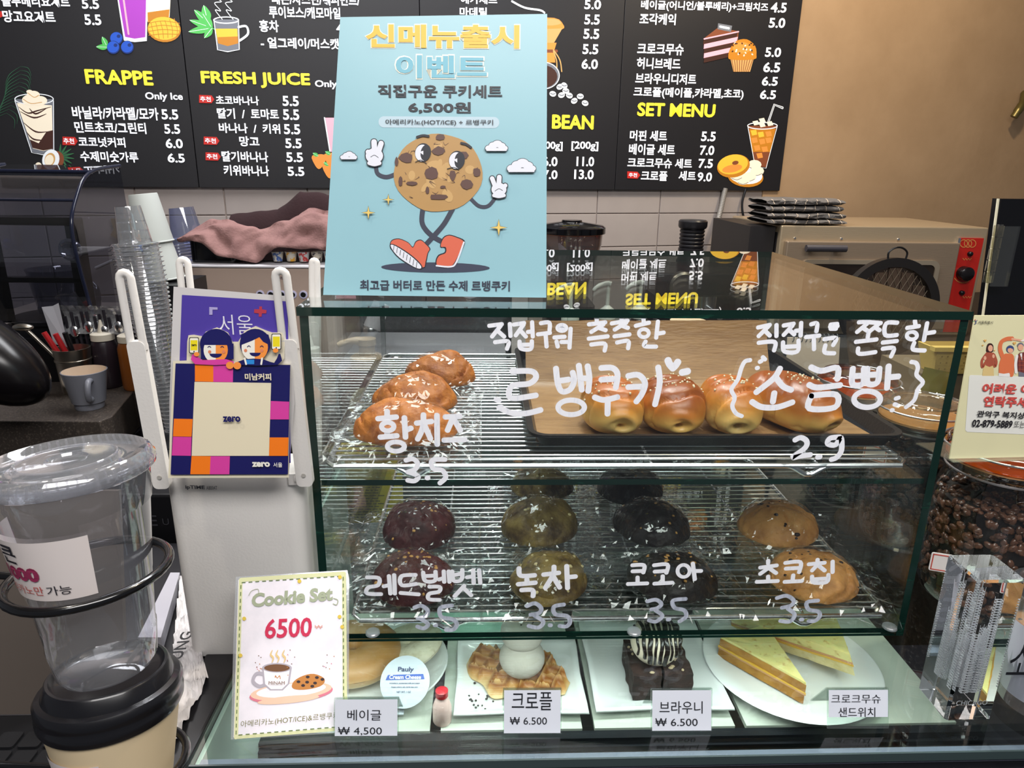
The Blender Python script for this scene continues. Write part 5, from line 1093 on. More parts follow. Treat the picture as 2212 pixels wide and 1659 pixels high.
b.lathe([(.0438, -.010), (.0452, -.007), (.0455, -.003), (.0445, -.001), (.0448, .001), (.0455, .003), (.0455, .0065), (.0440, .0090), (.0425, .0095), (.0405, .0100), (.0378, .0185), (.0368, .0195), (.0350, .0195), (.0330, .0168), (.0315, .0160), (0, .0158)], n=64); ob('lid', b, pm('lid_black', '121216', .3, coat=.3), t, 40)
b = B(); b.T = TC2; b.lathe([(.0, -.092), (.0285, -.092), (.029, -.094), (.0425, -.008)], n=56); ob('paper_cup', b, pm('cup_kraft_white', 'D8C4A0', .6), t, 50)
RR = (.0292, -.092, .0420, -.012)
b = B(); b.grid(lambda u, v: coneP(TC2, *RR, -142+u*66, .30+v*.54, .0008), 24, 6); ob('label', b, lp, t, 60)
# laptop
t = thing('laptop', 'grey laptop with black keys behind the sample cups', 'laptop', (-.28, -.15, -.0055))
b = B(); b.box((-.46, -.205, -.0050), (-.152, -.105, .009)); ob('deck', b, pm('deck_black', '17181C', .4), t, 0, bevel=.002)
b = B(); b.add([(-.46, -.105, .009), (-.152, -.105, .009), (-.152, -.06, .205), (-.46, -.06, .205), (-.46, -.100, .007), (-.152, -.100, .007), (-.152, -.055, .204), (-.46, -.055, .204)], [(0, 1, 2, 3), (7, 6, 5, 4), (0, 4, 5, 1), (1, 5, 6, 2), (2, 6, 7, 3), (3, 7, 4, 0)]); ob('screen', b, pm('screen_grey', '5E5650', .35), t, 0)
kb = None
for r in range(4):
    for c in range(14):
        x, y = -.448+c*.0205+r*.003, -.128-r*.0205
        if kb is None: b = B(); b.rbox((x, y-.017, .0092), (x+.017, y, .0115), .002, 2); kb = ob('key', b, pm('key_black', '1D1E22', .45), t, 0); kx, ky = x, y
        elif x < -.17: o = kb.copy(); COL.objects.link(o); o.parent = t; o.location = (x-kx, y-ky, 0)
# plastic bag and clear sheet
t = thing('plastic_bag', 'crumpled white plastic bag with black lettering beside the counter rail', 'bag', (-.14, -.06, -.0055))
b = B(); random.seed(8)
bgq = [at(452, 1475, z=0), at(372, 1640, z=0), at(352, 1640, z=0), at(392, 1250, z=0)]
def bagf(u, v):
    p = (bgq[3]*(1-u)+bgq[0]*u)*(1-v)+(bgq[2]*(1-u)+bgq[1]*u)*v; p = V((p.x, p.y, 0)); return p+V((0, 0, .004+abs(NZ.noise(p*55))*.014+.004*NZ.noise(p*150)))
b.grid(bagf, 26, 40); ob('bag_film', b, pm('bag_white', 'CFCBCB', .3, bump=(90, .4)), t, 25)
b = B(); q0, q1 = at(378, 1455, z=.018), at(408, 1388, z=.018); dx = (q1-q0); up2 = V((-dx.y, dx.x, 0)).normalized()*.012; vs, fs = glyphs('SAMSUNG', .02); b.add([q0-dx*.6+dx*2.0*u+up2*v for u, v in vs], fs); ob('print', b, pm('bag_ink', '1B1B20', .5), t, 0)
q = [at(x, y, z=-.003) for x, y in ((303, 1405), (352, 1405), (392, 1262), (372, 1262))]
b = B(); b.add([p+V((0, 0, d)) for d in (0, .016) for p in q], [(3, 2, 1, 0), (4, 5, 6, 7), (0, 1, 5, 4), (1, 2, 6, 5), (2, 3, 7, 6), (3, 0, 4, 7)]); o = ob('acrylic_tray', b, pm('frosted', 'A9A7B0', .3), None, 0, ori=q[0]); tag(o, 'frosted grey plastic tray edge between the black machine and the router', 'tray')
t = thing('vented_machine', 'black vented machine with small yellow sticker behind the router', 'machine', (-.30, .30, -.45))
b = B(); b.box((-.50, .24, -.45), (-.135, .40, .055)); ob('housing', b, pm('machine_black', '111114', .3), t, 0, bevel=.004)
MP = Plane((-.3, .2396, 0), (1, 0, 0), (0, 0, 1)); mpm = [pm('stk_yellow', 'A79A2C', .5), pm('stk_grey', '5C5E58', .5), pm('slot', '050506', .6), pm('dim_text', '34343A', .5)]
b = B(); shape(b, MP, [(344, 1240), (394, 1243), (394, 1256), (344, 1254)], 1, .0006); shape(b, MP, [(344, 1240), (361, 1241), (361, 1255), (344, 1254)], 0, .0010); ob('sticker', b, mpm, t, 0)
for r in range(8):
    for c in range(2): b = B(); shape(b, MP, [(334+c*30, 1275+r*13), (358+c*30, 1275+r*13), (358+c*30, 1281+r*13), (334+c*30, 1281+r*13)], 2, .0005); ob('vent', b, mpm, t, 0)
b = B(); txt(b, MP, 'E', 325, 1113, 341, 1136, 3, .01); txt(b, MP, 'U E', 352, 1120, 385, 1134, 3, 0); ob('print', b, mpm, t, 0)

# ================================================================== JARS OF COFFEE BEANS, RIGHT OF THE CABINET
jar_g = gl('jar_glass', 'EFF2F0', .06, 0, 1.3, .0, bump=(18, .25)); amber = gl('amber_glass', 'CF9458', .08, 0, 1.3, .0, bump=(30, .4)); lid_c = gl('lid_glass', 'DDD3BC', .10, 0, 1.4, .03, bump=(60, .5))
bean_m = pm('coffee_bean', '4A3024', .3, n=(60, '6E4A38', .4, .7), coat=.3); bean_d = pm('bean_core', '120B09', .7)
wire_g = pm('bail_wire', 'A9A6A8', .3, .8)
def jar(cx, cy, R, label, lidmat, seed, nb=420, clasp=-95, fill=.128):
    t = thing('bean_jar', label, 'jar', (cx, cy, .0005)); z = .0005
    b = B(); b.lathe([(0, z), (R*.80, z), (R*.90, z+.006), (R*.97, z+.02), (R, z+.05), (R, z+.115), (R*.96, z+.135), (R*.84, z+.155), (R*.80, z+.162), (R*.82, z+.166), (R*.86, z+.170), (R*.86, z+.174)], (cx, cy, 0), 48, cap=False); ob('jar_body', b, jar_g, t, 60)
    b = B(); b.lathe([(R*.84, .1765), (R*.92, .177), (R*.95, .181), (R*.93, .187), (R*.90, .189), (R*.90, .193), (R*.86, .196), (R*.80, .199), (R*.76, .197), (R*.4, .196), (0, .196)], (cx, cy, 0), 48)
    for k in range(2): b.tube([((R*(.66-.16*k))*math.cos(a)+cx, (R*(.66-.16*k))*math.sin(a)+cy, .1972) for a in [i*2*PI/36 for i in range(36)]], .0009, 5, True)
    ob('lid', b, lidmat, t, 50)
    b = B(); b.lathe([(R*.85, .1745), (R*.90, .1745), (R*.90, .1768), (R*.85, .1768)], (cx, cy, 0), 40); ob('rubber_seal', b, pm('seal', 'C99A6A', .5), t, 50)
    b = B()
    for zz, rr in ((.164, R*.87), (.190, R*.965)): b.tube([(cx+rr*math.cos(a), cy+rr*math.sin(a), zz) for a in [i*2*PI/44 for i in range(44)]], .0014, 6, True)
    a = math.radians(clasp); d = V((math.cos(a), math.sin(a), 0)); s = V((-d.y, d.x, 0)); c0 = V((cx, cy, 0))+d*(R*.93)
    for q in (-.013, .013):
        b.tube([c0+s*q+V((0, 0, .190)), c0+s*q+d*.007+V((0, 0, .186)), c0+s*q+d*.010+V((0, 0, .168)), c0+s*q+d*.007+V((0, 0, .152)), c0+s*q*.8+d*.003+V((0, 0, .150))], .0015, 6, smooth=3)
    b.tube([c0+s*-.013+d*.007+V((0, 0, .152)), c0+s*.013+d*.007+V((0, 0, .152))], .0015, 6); b.tube([c0+s*-.011+d*.004+V((0, 0, .163)), c0+s*.020+d*.004+V((0, 0, .162))], .0022, 6)
    ob('bail_wire', b, wire_g, t, 50)
    b = B(); rnd = random.Random(seed); Rb = R*.955
    proto = B(); proto.ell((0, 0, 0), (.0055, .0038, .0028), 8, 5, fn=lambda q, d: V((q.x, q.y*(1-.25*max(0, 1-abs(q.y)/.0015)*(1 if q.z > 0 else 0)), q.z-(.0009 if (q.z > 0 and abs(q.y) < .0012) else 0))))
    n = 0; k = 0
    while n < nb:
        k += 1; zz = z+.006+(fill-.006)*((n*.618034) % 1); a = rnd.uniform(0, 2*PI)
        if math.sin(a) > .55 and rnd.random() < .8: n += 1; continue
        rr = (Rb-.004)*(1 if zz > .02 else .9)-rnd.uniform(0, .004)
        Tm = M.Translation((cx+rr*math.cos(a), cy+rr*math.sin(a), zz)) @ M.Rotation(a, 4, 'Z') @ M.Rotation(PI/2, 4, 'Y') @ M.Rotation(rnd.uniform(0, 3.1), 4, 'Z') @ M.Rotation(rnd.uniform(-.7, .7), 4, 'X')
        b.T = Tm; b.add(proto.v, proto.f); n += 1
    for k in range(nb//4):
        a, rr = rnd.uniform(0, 2*PI), (Rb-.005)*math.sqrt(rnd.random()); b.T = M.Translation((cx+rr*math.cos(a), cy+rr*math.sin(a), fill+rnd.uniform(-.002, .004))) @ M.Rotation(rnd.uniform(0, 3), 4, 'Z') @ M.Rotation(rnd.uniform(-.6, .6), 4, 'X'); b.add(proto.v, proto.f)
    b.T = None; b.lathe([(Rb*.8, z+.004), (Rb-.009, z+.02), (Rb-.009, fill-.002), (0, fill)], (cx, cy, 0), 24, mi=1); o = ob('coffee_beans', b, [bean_m, bean_d], None, 50, ori=(cx, cy, z)); o['kind'] = 'stuff'; tag(o, 'roasted coffee beans filling the '+label.split(',')[0], 'coffee beans')
    return t
JJ = []
JJ.append(jar(.752, .075, .068, 'big swing top jar with amber glass lid, right beside the cabinet corner', amber, 1, 620, -100))
JJ.append(jar(.737, .212, .058, 'swing top jar with clear lid, second along the cabinet side', lid_c, 2, 360, -40))
JJ.append(jar(.715, .340, .060, 'swing top jar with amber lid, farthest along the cabinet side', amber, 3, 300, -60))
for jj, (x, y, z, lb) in zip(JJ, ((.668, .0245, .075, 'small white label with red border on the big coffee jar'), (.676, .200, .130, 'small white label with red border on the second coffee jar'), (.655, .33, .165, 'small white label with red border on the farthest coffee jar'))):
    Tl = M.Translation((x, y, z)) @ M.Rotation(-.9 if y > .1 else -.35, 4, 'Z')
    b = B(); b.T = Tl; b.rbox((-.015, -.0012, -.011), (.015, -.0004, .011), .002, 3, axis='y'); lab = ob('sticker', b, pm('label_white2', 'D9D4D2', .5), jj, 0)
    b = B(); b.T = Tl
    for a, c in (((-.0135, -.0016, -.0095), (.0135, -.0012, -.0085)), ((-.0135, -.0016, .0085), (.0135, -.0012, .0095)), ((-.0135, -.0016, -.0095), (-.0125, -.0012, .0095)), ((.0125, -.0016, -.0095), (.0135, -.0012, .0095))): b.box(a, c)
    ob('border', b, pm('label_red', 'B8483C', .5), lab, 0)

# ------------------------------------------------------------------ welfare sign on the jar
t = thing('welfare_sign', 'pale yellow notice with drawn people and a phone number, on the big jar', 'sign', (.76, .03, .2005))
NP = Plane((.66, .020, .2005), (1, .05, 0), (0, .06, 1)); Zw = (1980, 660, 3.948)
a0, a1 = NP.uv(2068, 950); b0, b1 = NP.uv(2100, 681)
sx0, sx1, sy1 = b0+.002, b0+.165, b1
b = B(); q = [NP.w(u, v, l) for l in (0, .0014) for u, v in ((sx0-.002, 0), (sx1, 0), (sx1, sy1), (sx0, sy1))]
b.add(q, [(3, 2, 1, 0), (4, 5, 6, 7), (0, 1, 5, 4), (1, 2, 6, 5), (2, 3, 7, 6), (3, 0, 4, 7)]); ob('notice_sheet', b, pm('notice_cream', 'DCD7AE', .5, emis=0), t, 0)
b = B(); b.T = None; q = [NP.w(u, 0, l) for u in (sx0-.004, sx1) for l in (.010, -.05)]; q += [p+V((0, 0, -.0012)) for p in q]; b.add([q[0], q[2], q[3], q[1], q[4], q[6], q[7], q[5]], [(0, 1, 2, 3), (7, 6, 5, 4), (0, 4, 5, 1), (1, 5, 6, 2), (2, 6, 7, 3), (3, 7, 4, 0)]); q = [NP.w(u, v, -.0008) for u, v in ((sx0-.006, 0), (sx1, 0), (sx1, .035), (sx0+.002, .035))]; b.poly(q); ob('acrylic_foot', b, acr, t, 0)
b = B(); _l[0] = 5; _lb[0] = .0016
w = [pm('nt_'+k, v, .5) for k, v in (('panel', 'E3E3DC'), ('red', 'D0504A'), ('ink', '1E1C22'), ('brick', 'A8543F'), ('orange', 'D9744A'), ('skin', 'E2A98C'), ('tan', 'D9BE82'), ('hair', '3A1F1E'), ('blue', '3E4C7C'), ('white', 'E8E6E2'), ('plaid', '6E3434'), ('gold', 'D9A85C'), ('greyh', '70707E'), ('green', '2E8A5C'))]
def wS(p, mi, sm=0): S(b, NP, p, mi, Zw, sm)
def wK(p, wd, mi, **k): K_(b, NP, p, wd, mi, Zw, **k)
wS([(448, 605), (460, 592), (1400, 620), (1400, 1120), (430, 1078), (415, 1062)], 0)
# woman
wS([(560, 600), (572, 505), (655, 505), (660, 600)], 6); wS([(592, 380), (605, 330), (635, 322), (655, 345), (650, 395), (605, 400)], 7, 3); wS([(595, 380), (610, 405), (600, 420)], 7); wS(ellpts(630, 365, 21, 28, 16), 5)
wS([(585, 410), (612, 400), (645, 402), (668, 415), (655, 510), (592, 512)], 3, 2); wK([(590, 420), (558, 470), (562, 525), (590, 480)], 22, 3); wK([(660, 420), (680, 480), (668, 520), (650, 470)], 22, 3); wS(ellpts(584, 448, 12, 18, 10), 5); wS(ellpts(656, 432, 11, 17, 10), 5)
# woman in orange
wS([(700, 605), (700, 560), (810, 560), (800, 608)], 9); wS([(700, 575), (725, 430), (790, 410), (830, 430), (832, 560), (820, 605), (795, 605), (790, 575)], 4, 2); wK([(735, 440), (712, 370), (725, 310), (770, 285), (815, 282)], 34, 4); wK([(815, 284), (850, 292)], 16, 5)
wS(ellpts(798, 372, 33, 33, 18), 8); wS(ellpts(800, 380, 24, 25, 16), 5); wS([(770, 370), (790, 345), (828, 355), (830, 375), (800, 362)], 8)
# man
wS([(870, 605), (870, 560), (960, 560), (960, 608)], 12); wS([(860, 560), (865, 420), (900, 400), (960, 410), (990, 560)], 10, 2); wK([(855, 430), (845, 500), (850, 570)], 24, 9); wK([(900, 300), (860, 292)], 16, 5); wS([(885, 300), (960, 268), (960, 300), (900, 308)], 9); wS([(880, 410), (900, 405), (900, 470)], 9)
wS(ellpts(887, 340, 28, 24, 16), 12); wS(ellpts(888, 358, 24, 28, 16), 5)
for k in range(4): wK([(868, 440+k*34), (985, 446+k*34)], 4, 3); wK([(880+k*28, 425), (880+k*28, 560)], 4, 3)
for x, y, r in ((585, 300, 13), (565, 340, 8), (665, 384, 7), (836, 322, 15)): wS([(x, y+r), (x-r, y-r*.2), (x-r*.6, y-r*.9), (x, y-r*.4), (x+r*.6, y-r*.9), (x+r, y-r*.2)], 11)
wK([(500, 125), (508, 150), (495, 158)], 6, 8); wS(ellpts(500, 122, 5, 5, 8), 1); wK([(478, 138), (490, 132)], 5, 13); wK([(505, 140), (517, 126)], 5, 8)
ob('drawn_people', b, w, t, 0)
for s_, q_, mi, bo, ti in (('서울특별시', (524, 130, 648, 155), 2, .01, 3), ('어려운 이웃을', (556, 662, 1170, 750), 1, .035, 14), ('연락주세요', (566, 770, 1040, 862), 1, .035, 12), ('관악구 복지상담', (512, 895, 985, 950), 2, .025, 20), ('02-879-5889', (470, 972, 812, 1035), 2, .03, 10), ('또는', (828, 985, 920, 1040), 2, 0, 2)):
    b = B(); txt(b, NP, s_, *q_, mi, bo, .0030, ti, Zw); ob('text_line', b, w, t, 0)
# ------------------------------------------------------------------ POS monitor
t = thing('monitor', 'black monitor seen from behind with clear hinge, at the right edge', 'monitor', (.95, .24, .0))
b = B(); q = [at(2152, 432, y=.20), at(2105, 690, y=.185)]; x0 = .768
b.add([(x0+.004, .20, .452), (1.12, .25, .452), (1.12, .235, .25), (x0+.010, .185, .25), (x0+.004, .215, .452), (1.12, .265, .452), (1.12, .25, .25), (x0+.010, .20, .25)], [(3, 2, 1, 0), (4, 5, 6, 7), (0, 1, 5, 4), (1, 2, 6, 5), (2, 3, 7, 6), (3, 0, 4, 7)]); ob('screen_back', b, pm('pos_black', '0B0B0E', .18), t, 0)
b = B(); b.add([(x0-.001, .1985, .452), (x0+.0018, .1995, .452), (x0+.0078, .1845, .25), (x0+.005, .1835, .25), (x0-.001, .2005, .452), (x0+.0018, .2015, .452), (x0+.0078, .1865, .25), (x0+.005, .1855, .25)], [(3, 2, 1, 0), (4, 5, 6, 7), (0, 1, 5, 4), (1, 2, 6, 5), (2, 3, 7, 6), (3, 0, 4, 7)]); ob('edge_strip', b, pm('strip_cream', 'D2CDB4', .4), t, 0)
b = B(); b.box((.93, .22, .0), (1.0, .30, .26)); b.box((.87, .19, -.0), (1.08, .36, .012)); ob('neck_and_foot', b, black_p, t, 0)
b = B()
for k in range(5): b.lathe([(.0055, 0), (.0055, .0125)], (x0-.002, .185, .356+k*.0135), 12)
b.box((x0-.006, .180, .356), (x0-.001, .1835, .424)); b.box((x0-.002, .180, .352), (x0+.020, .183, .422)); ob('clear_hinge', b, gl('hinge_acrylic', 'F4F2E6', .10, .05, 1.6, .0), t, 0)

# ================================================================== OVEN, TOWELS, SCREEN (BACK RIGHT)
b = B(); b.prism([(.86, .80), (2.4, .80), (2.4, 2.15), (.86, 1.77)], -1.15, .03); o = ob('back_counter', b, pm('counter_brown', '2A2420', .5), None, 0, ori=(1.6, 1.3, -1.15)); tag(o, 'dark back counter under the steel oven at the right', 'counter')
OX0, OX1, OY, OZ0, OZ1 = .975, 1.555, 1.30, .035, .338
ov = pm('oven_steel', 'C4B092', .3, .6, bump=(40, .12), stretch=(1, 1, 12)); t = thing('oven', 'stainless steel oven with red knob panel at the back right', 'oven', ((OX0+OX1)/2, OY+.2, OZ0))
b = B(); b.box((OX0, OY, OZ0), (OX1, OY+.40, OZ1)); ob('body', b, ov, t, 0, bevel=.003)
b = B(); b.box((OX0-.001, OY+.02, OZ0), (OX0+.0, OY+.38, OZ1-.02)); b.box((OX0-.075, OY+.03, OZ0-.003), (OX0-.004, OY+.36, OZ1-.005)); ob('side_housing', b, pm('oven_side', '1E1B1C', .5), t, 0)
OP = Plane((OX0, OY, .2), (1, 0, 0), (0, 0, 1)); DX1 = at(2062, 560, y=OY).x
b = B(); b.box((OX0+.012, OY-.022, OZ0+.02), (DX1-.006, OY-.002, OZ1-.040)); ob('door', b, pm('door_steel', 'A08D78', .35, .55, bump=(40, .12), stretch=(1, 1, 12)), t, 0, bevel=.003); 
dw0, dw1 = OX0+.055, DX1-.055
rg = rrect(dw0, OZ0+.055, dw1, OZ1-.088, .022, 6); rg2 = rrect(dw0+.012, OZ0+.067, dw1-.012, OZ1-.100, .016, 6); n = len(rg)
b = B(); b.add([(x, OY-.0225, z) for x, z in rg]+[(x, OY-.027, z) for x, z in rg]+[(x, OY-.027, z) for x, z in rg2]+[(x, OY-.0225, z) for x, z in rg2], [(q*n+i, q*n+(i+1) % n, (q+1)*n+(i+1) % n, (q+1)*n+i) for q in range(3) for i in range(n)]); ob('window_frame', b, pm('warm_steel', 'BFAF98', .35, .7), t, 40)
b = B(); b.poly([(x, OY-.0235, z) for x, z in rg2]); ob('window_glass', b, pm('oven_glass', '2A211B', .06), t, 0)
b = B(); b.tube([(OX0+.055, OY-.045, OZ1-.056), (OX0+.165, OY-.045, OZ1-.056)], .0095, 12, flat=1); b.box((OX0+.07, OY-.04, OZ1-.062), (OX0+.08, OY-.02, OZ1-.05)); b.box((OX0+.14, OY-.04, OZ1-.062), (OX0+.15, OY-.02, OZ1-.05)); ob('handle', b, pm('handle_dark', '3C3A40', .4), t, 50)
for fx in (.04, .17, .33):
    b = B(); b.lathe([(.004, 0), (.003, .003)], (OX0+fx, OY, OZ1-.034), 10, ax=M.Rotation(PI/2, 4, 'X')); ob('screw', b, chrome, t)
b = B(); px0, px1 = at(2064, 560, y=OY).x, OX1-.012; b.box((px0, OY-.006, OZ0+.01), (px1, OY-.0005, OZ1-.028)); pn = ob('red_panel', b, pm('panel_red', 'B3221A', .3), t, 0)
b = B(); b.box((px0-.008, OY-.008, OZ0+.01), (px0-.001, OY-.0005, OZ1-.028)); ob('panel_trim', b, chrome, t, 0)
gold = pm('panel_gold', 'C98A4A', .5)
for px, py, r in ((2094, 548, .0065), (2080, 590, .020), (2076, 632, .0065)):
    p = at(px, py, y=OY-.006); b = B(); b.lathe([(r, 0), (r*.95, .008 if r < .01 else .022), (r*.6, .010 if r < .01 else .026), (0, .010 if r < .01 else .026)], p, 24, ax=M.Rotation(PI/2, 4, 'X')); ob('knob', b, pm('knob_black', '141113', .2), t, 50)
OPn = Plane((px0, OY-.0062, .2), (1, 0, 0), (0, 0, 1)); b = B(); 
for dx in (-9, 0, 9): stroke(b, OPn, ellpts(2091+dx, 526, 8, 8, 12), 1.6, 0, .0004, closed=True)
for y in (560, 642): stroke(b, OPn, [(2080+k*3, y+(2 if k % 2 else -2)) for k in range(7)], 1.4, 0, .0004, n=1)
stroke(b, OPn, ellpts(2080, 590, 21, 21, 14, 0, .6, 2.6), 1.5, 0, .0004); ob('panel_marks', b, gold, pn, 0)

tw = pm('towel_grey', '6A6562', .95, n=(30, '53504E', .4, .7), bump=(240, 1)); tl = pm('towel_line', 'C9B7A2', .95)
def towel(z, x0, x1, y0, y1, h, label, seed):
    t = thing('folded_towel', label, 'towel', ((x0+x1)/2, (y0+y1)/2, z), 0, 'folded towels on the oven'); nl = 2
    for k in range(nl):
        zz = z+.001+k*h/nl; off = V((seed*5, k*3, 0)); hh = h/nl*.46
        def g(u, v):
            a = v*2*PI; X = x0+(x1-x0)*u; c = math.cos(a); s = math.sin(a)
            yy = (y0+y1)/2+(y1-y0)/2*(abs(c)**.5)*(1 if c > 0 else -1); n = NZ.noise(V((X*16, c*2, k))+off)*.009+NZ.noise(V((X*60, c*8, s*8))+off)*.0022
            e = .5+.5*min(1, (1-abs(2*u-1))*10)**.5
            return V((X+.006*NZ.noise(V((c*2, k*2, seed))), yy+n*2, zz+hh+(hh*1.06*(abs(s)**.75)*(1 if s > 0 else -1))*e+n*.45*(1 if s > 0 else .2)))
        b = B(); b.grid(lambda u, v: g(u, v), 44, 20); ob('fold', b, tw, t, 60)
        b = B()
        for q in range(7): u = (q+.5)/7; b.tube([g(u+.012*math.sin(v+q), v/14)+V((0, -.0010, .0004)) for v in range(5, 13)], .0010, 5)
        ob('stripe', b, tl, t, 60)['kind'] = 'stuff'
towel(OZ1+.001, .935, 1.155, OY+.005, OY+.16, .031, 'lower grey checked towel folded on top of the oven', 1); towel(OZ1+.034, .932, 1.150, OY+.015, OY+.155, .036, 'upper grey checked towel folded on top of the oven', 2)
t = thing('round_screen', 'round mesh screen in a thick black rim with a loop, before the oven', 'screen', (1.09, .93, .031))
rc = V((1.092, .93, .185)); R_ = .112
b = B(); b.lathe([(R_-.020, -.012), (R_, -.012), (R_, .012), (R_-.020, .012), (R_-.020, -.012)], rc, 56, ax=M.Rotation(PI/2-.06, 4, 'X'), cap=False); ob('rim', b, pm('rim_black', '151212', .45), t, 40)
b = B(); b.tube([rc+V((-.020, 0, R_-.004)), rc+V((-.021, 0, R_+.012)), rc+V((-.008, 0, R_+.022)), rc+V((.008, 0, R_+.022)), rc+V((.021, 0, R_+.012)), rc+V((.020, 0, R_-.004))], .0022, 8, smooth=4); ob('loop', b, black_p, t)
for k in range(-3, 4):
    x = k*.031; hh = math.sqrt(max(0, (R_-.021)**2-(abs(x)+.0145)**2)); b = B()
    if hh > .01: b.box((rc.x+x-.0142, rc.y-.002, rc.z-hh), (rc.x+x+.0142, rc.y+.004, rc.z+hh)); ob('panel_strip', b, pm('strip_brown', '4A3B30', .6, n=(12, '382B23', .4, .7)), t, 0)
b = B()
for k in range(-12, 13):
    for sgn in (1, -1):
        p0, p1 = None, None; pts = []
        for q in range(41):
            tt = -R_+q*R_/20; X, Z_ = k*.0155+sgn*tt*.5, tt
            if X*X+Z_*Z_ < (R_-.021)**2: pts.append(rc+V((X, -.0035, Z_)))
        if len(pts) > 1: b.tube([pts[0], pts[-1]], .0006, 4)
ob('mesh', b, pm('mesh_tan', '6E6354', .5, .3), t, 0)['kind'] = 'stuff'
b = B(); b.lathe([(.06, 0), (.06, .006), (.01, .03), (.01, .05)], (rc.x, rc.y+.01, .0305), 30); ob('foot', b, black_p, t)

# desk calendar, basket, wall hook
t = thing('desk_calendar', 'blank spiral desk calendar behind the cabinet at right', 'calendar', (.80, .63, .0005))
cp = pm('calendar_paper', 'B9A795', .7); y_ = .60
b = B(); b.add([(.735, y_, .0005), (.835, y_, .0005), (.832, y_+.03, .183), (.732, y_+.03, .183), (.735, y_+.002, .0005), (.835, y_+.002, .0005), (.832, y_+.032, .183), (.732, y_+.032, .183)], [(0, 1, 2, 3), (7, 6, 5, 4), (0, 4, 5, 1), (1, 5, 6, 2), (2, 6, 7, 3), (3, 7, 4, 0)]); ob('front_page', b, cp, t, 0)
b = B(); b.add([(.735, y_+.075, .0005), (.835, y_+.075, .0005), (.832, y_+.034, .183), (.732, y_+.034, .183), (.72, y_+.06, .0005)], [(0, 1, 2, 3)]); ob('back_board', b, pm('cal_back', '6E6E78', .6), t, 0)
for k in range(11):
    b = B(); c = V((.742+k*.0083, y_+.032, .182)); b.tube([c+V((0, .008*math.cos(a), .008*math.sin(a))) for a in [i*2*PI/14 for i in range(14)]], .0010, 5, True); ob('ring', b, black_p, t, 60)
t = thing('yellow_basket', 'yellow perforated plastic basket behind the jars', 'basket', (1.06, .60, .122)); by = pm('basket_yellow', 'BFA258', .5)
b = B(); b.add([(1.005, .60, .122), (1.15, .60, .122), (1.17, .59, .172), (.995, .59, .172), (1.005, .64, .122), (1.15, .64, .122), (1.17, .65, .172), (.995, .65, .172)], [(0, 1, 2, 3), (7, 6, 5, 4), (0, 3, 7, 4), (1, 5, 6, 2), (0, 4, 5, 1)]); o = ob('basket_wall', b, by, t, 0); md = o.modifiers.new('thick', 'SOLIDIFY'); md.thickness = .003
b = B(); BPp = Plane((.998, .5895, .17), (1, 0, 0), (0, -.07, 1))
for r in range(3):
    for c in range(15): b.poly([BPp.w(.008+c*.011+.0018*math.cos(a), -.012-r*.012+.0018*math.sin(a), .0022) for a in (0, 1.05, 2.1, 3.14, 4.2, 5.2)])
o = ob('holes', b, pm('hole_dark', '7A6430', .6), t, 0); o['kind'] = 'stuff'
b = B(); b.box((.988, .585, .168), (1.18, .60, .176)); ob('rim', b, by, t, 0)
b = B(); b.T = M.Translation((1.01, .70, 0)); b.box((-.09, -.12, -1.15), (.16, .095, .029)); o = ob('low_cabinet', b, pm('cab_brown', '3A302A', .6), None, 0, ori=(1.0, .7, -1.15)); tag(o, 'dark low cabinet standing under the yellow basket', 'cabinet')
p = wp(.90, .775, .013); t = thing('wall_hook', 'dull brass curved hook on the tan wall at the right edge', 'hook', p)
q0 = at(2190, 253, y=p.y-.03); b = B(); b.tube([q0, q0+V((.010, 0, .02)), q0+V((.03, .01, .05)), q0+V((.05, .04, .09))], [.013, .015, .013, .010], 10, smooth=5); ob('hook_arm', b, pm('brass_dull', '6E6238', .35, .7), t, 60)

# ================================================================== BACK COUNTER, MIDDLE
b = B(); b.prism([(-.55, .78), (.855, .78), (.855, 1.78), (-.55, 1.42)], -1.15, -.08); o = ob('work_counter', b, pm('work_dark', '1F1B1C', .4), None, 0, ori=(.1, 1.2, -1.15)); tag(o, 'dark work counter behind the cabinet under machines and jars', 'counter')
b = B(); b.box((-.12, .52, -1.15), (.60, .76, -.25)); o = ob('low_bench', b, dark_m, None, 0, ori=(.2, .6, -1.15)); tag(o, 'low dark bench right behind the glass counter', 'bench')
t = thing('yellow_bottle', 'yellow and grey detergent bottle behind the cabinet at lower left', 'bottle', (-.06, .60, -.2495)); 
b = B(); b.T = M.Translation((-.062, .60, -.2495)) @ M.Diagonal((1, .6, 1, 1)); b.lathe([(.060, 0), (.072, .01), (.075, .05), (.074, .09)], n=36); ob('lower_body', b, pm('bottle_grey', 'A9ACB0', .35), t)
b = B(); b.T = M.Translation((-.062, .60, -.2495)) @ M.Diagonal((1, .6, 1, 1)); b.lathe([(.0735, .0905), (.0735, .19), (.055, .225), (.022, .24), (.022, .262), (0, .262)], n=36); ob('upper_body', b, pm('bottle_yellow', 'B8A52A', .35), t)
BT = Plane((-.062, .60-.0455, -.12), (1, 0, 0), (0, 0, 1)); b = B(); random.seed(2)
for r in range(14): 
    x = -.045
    while x < .035: w_ = random.uniform(.004, .012); b.poly([BT.w(x+a, .045-r*.0055+c, .001) for a, c in ((0, 0), (w_, 0), (w_, .002), (0, .002))]); x += w_+.003
o = ob('fine_print', b, pm('fine_ink', '4A4718', .6), t, 0); o['kind'] = 'stuff'
t = thing('soap_pump', 'brown liquid soap bottle with a tan pump, behind the cheese cookies', 'bottle', (-.10, .84, -.0795)); tanp = pm('pump_tan', 'B09A80', .4)
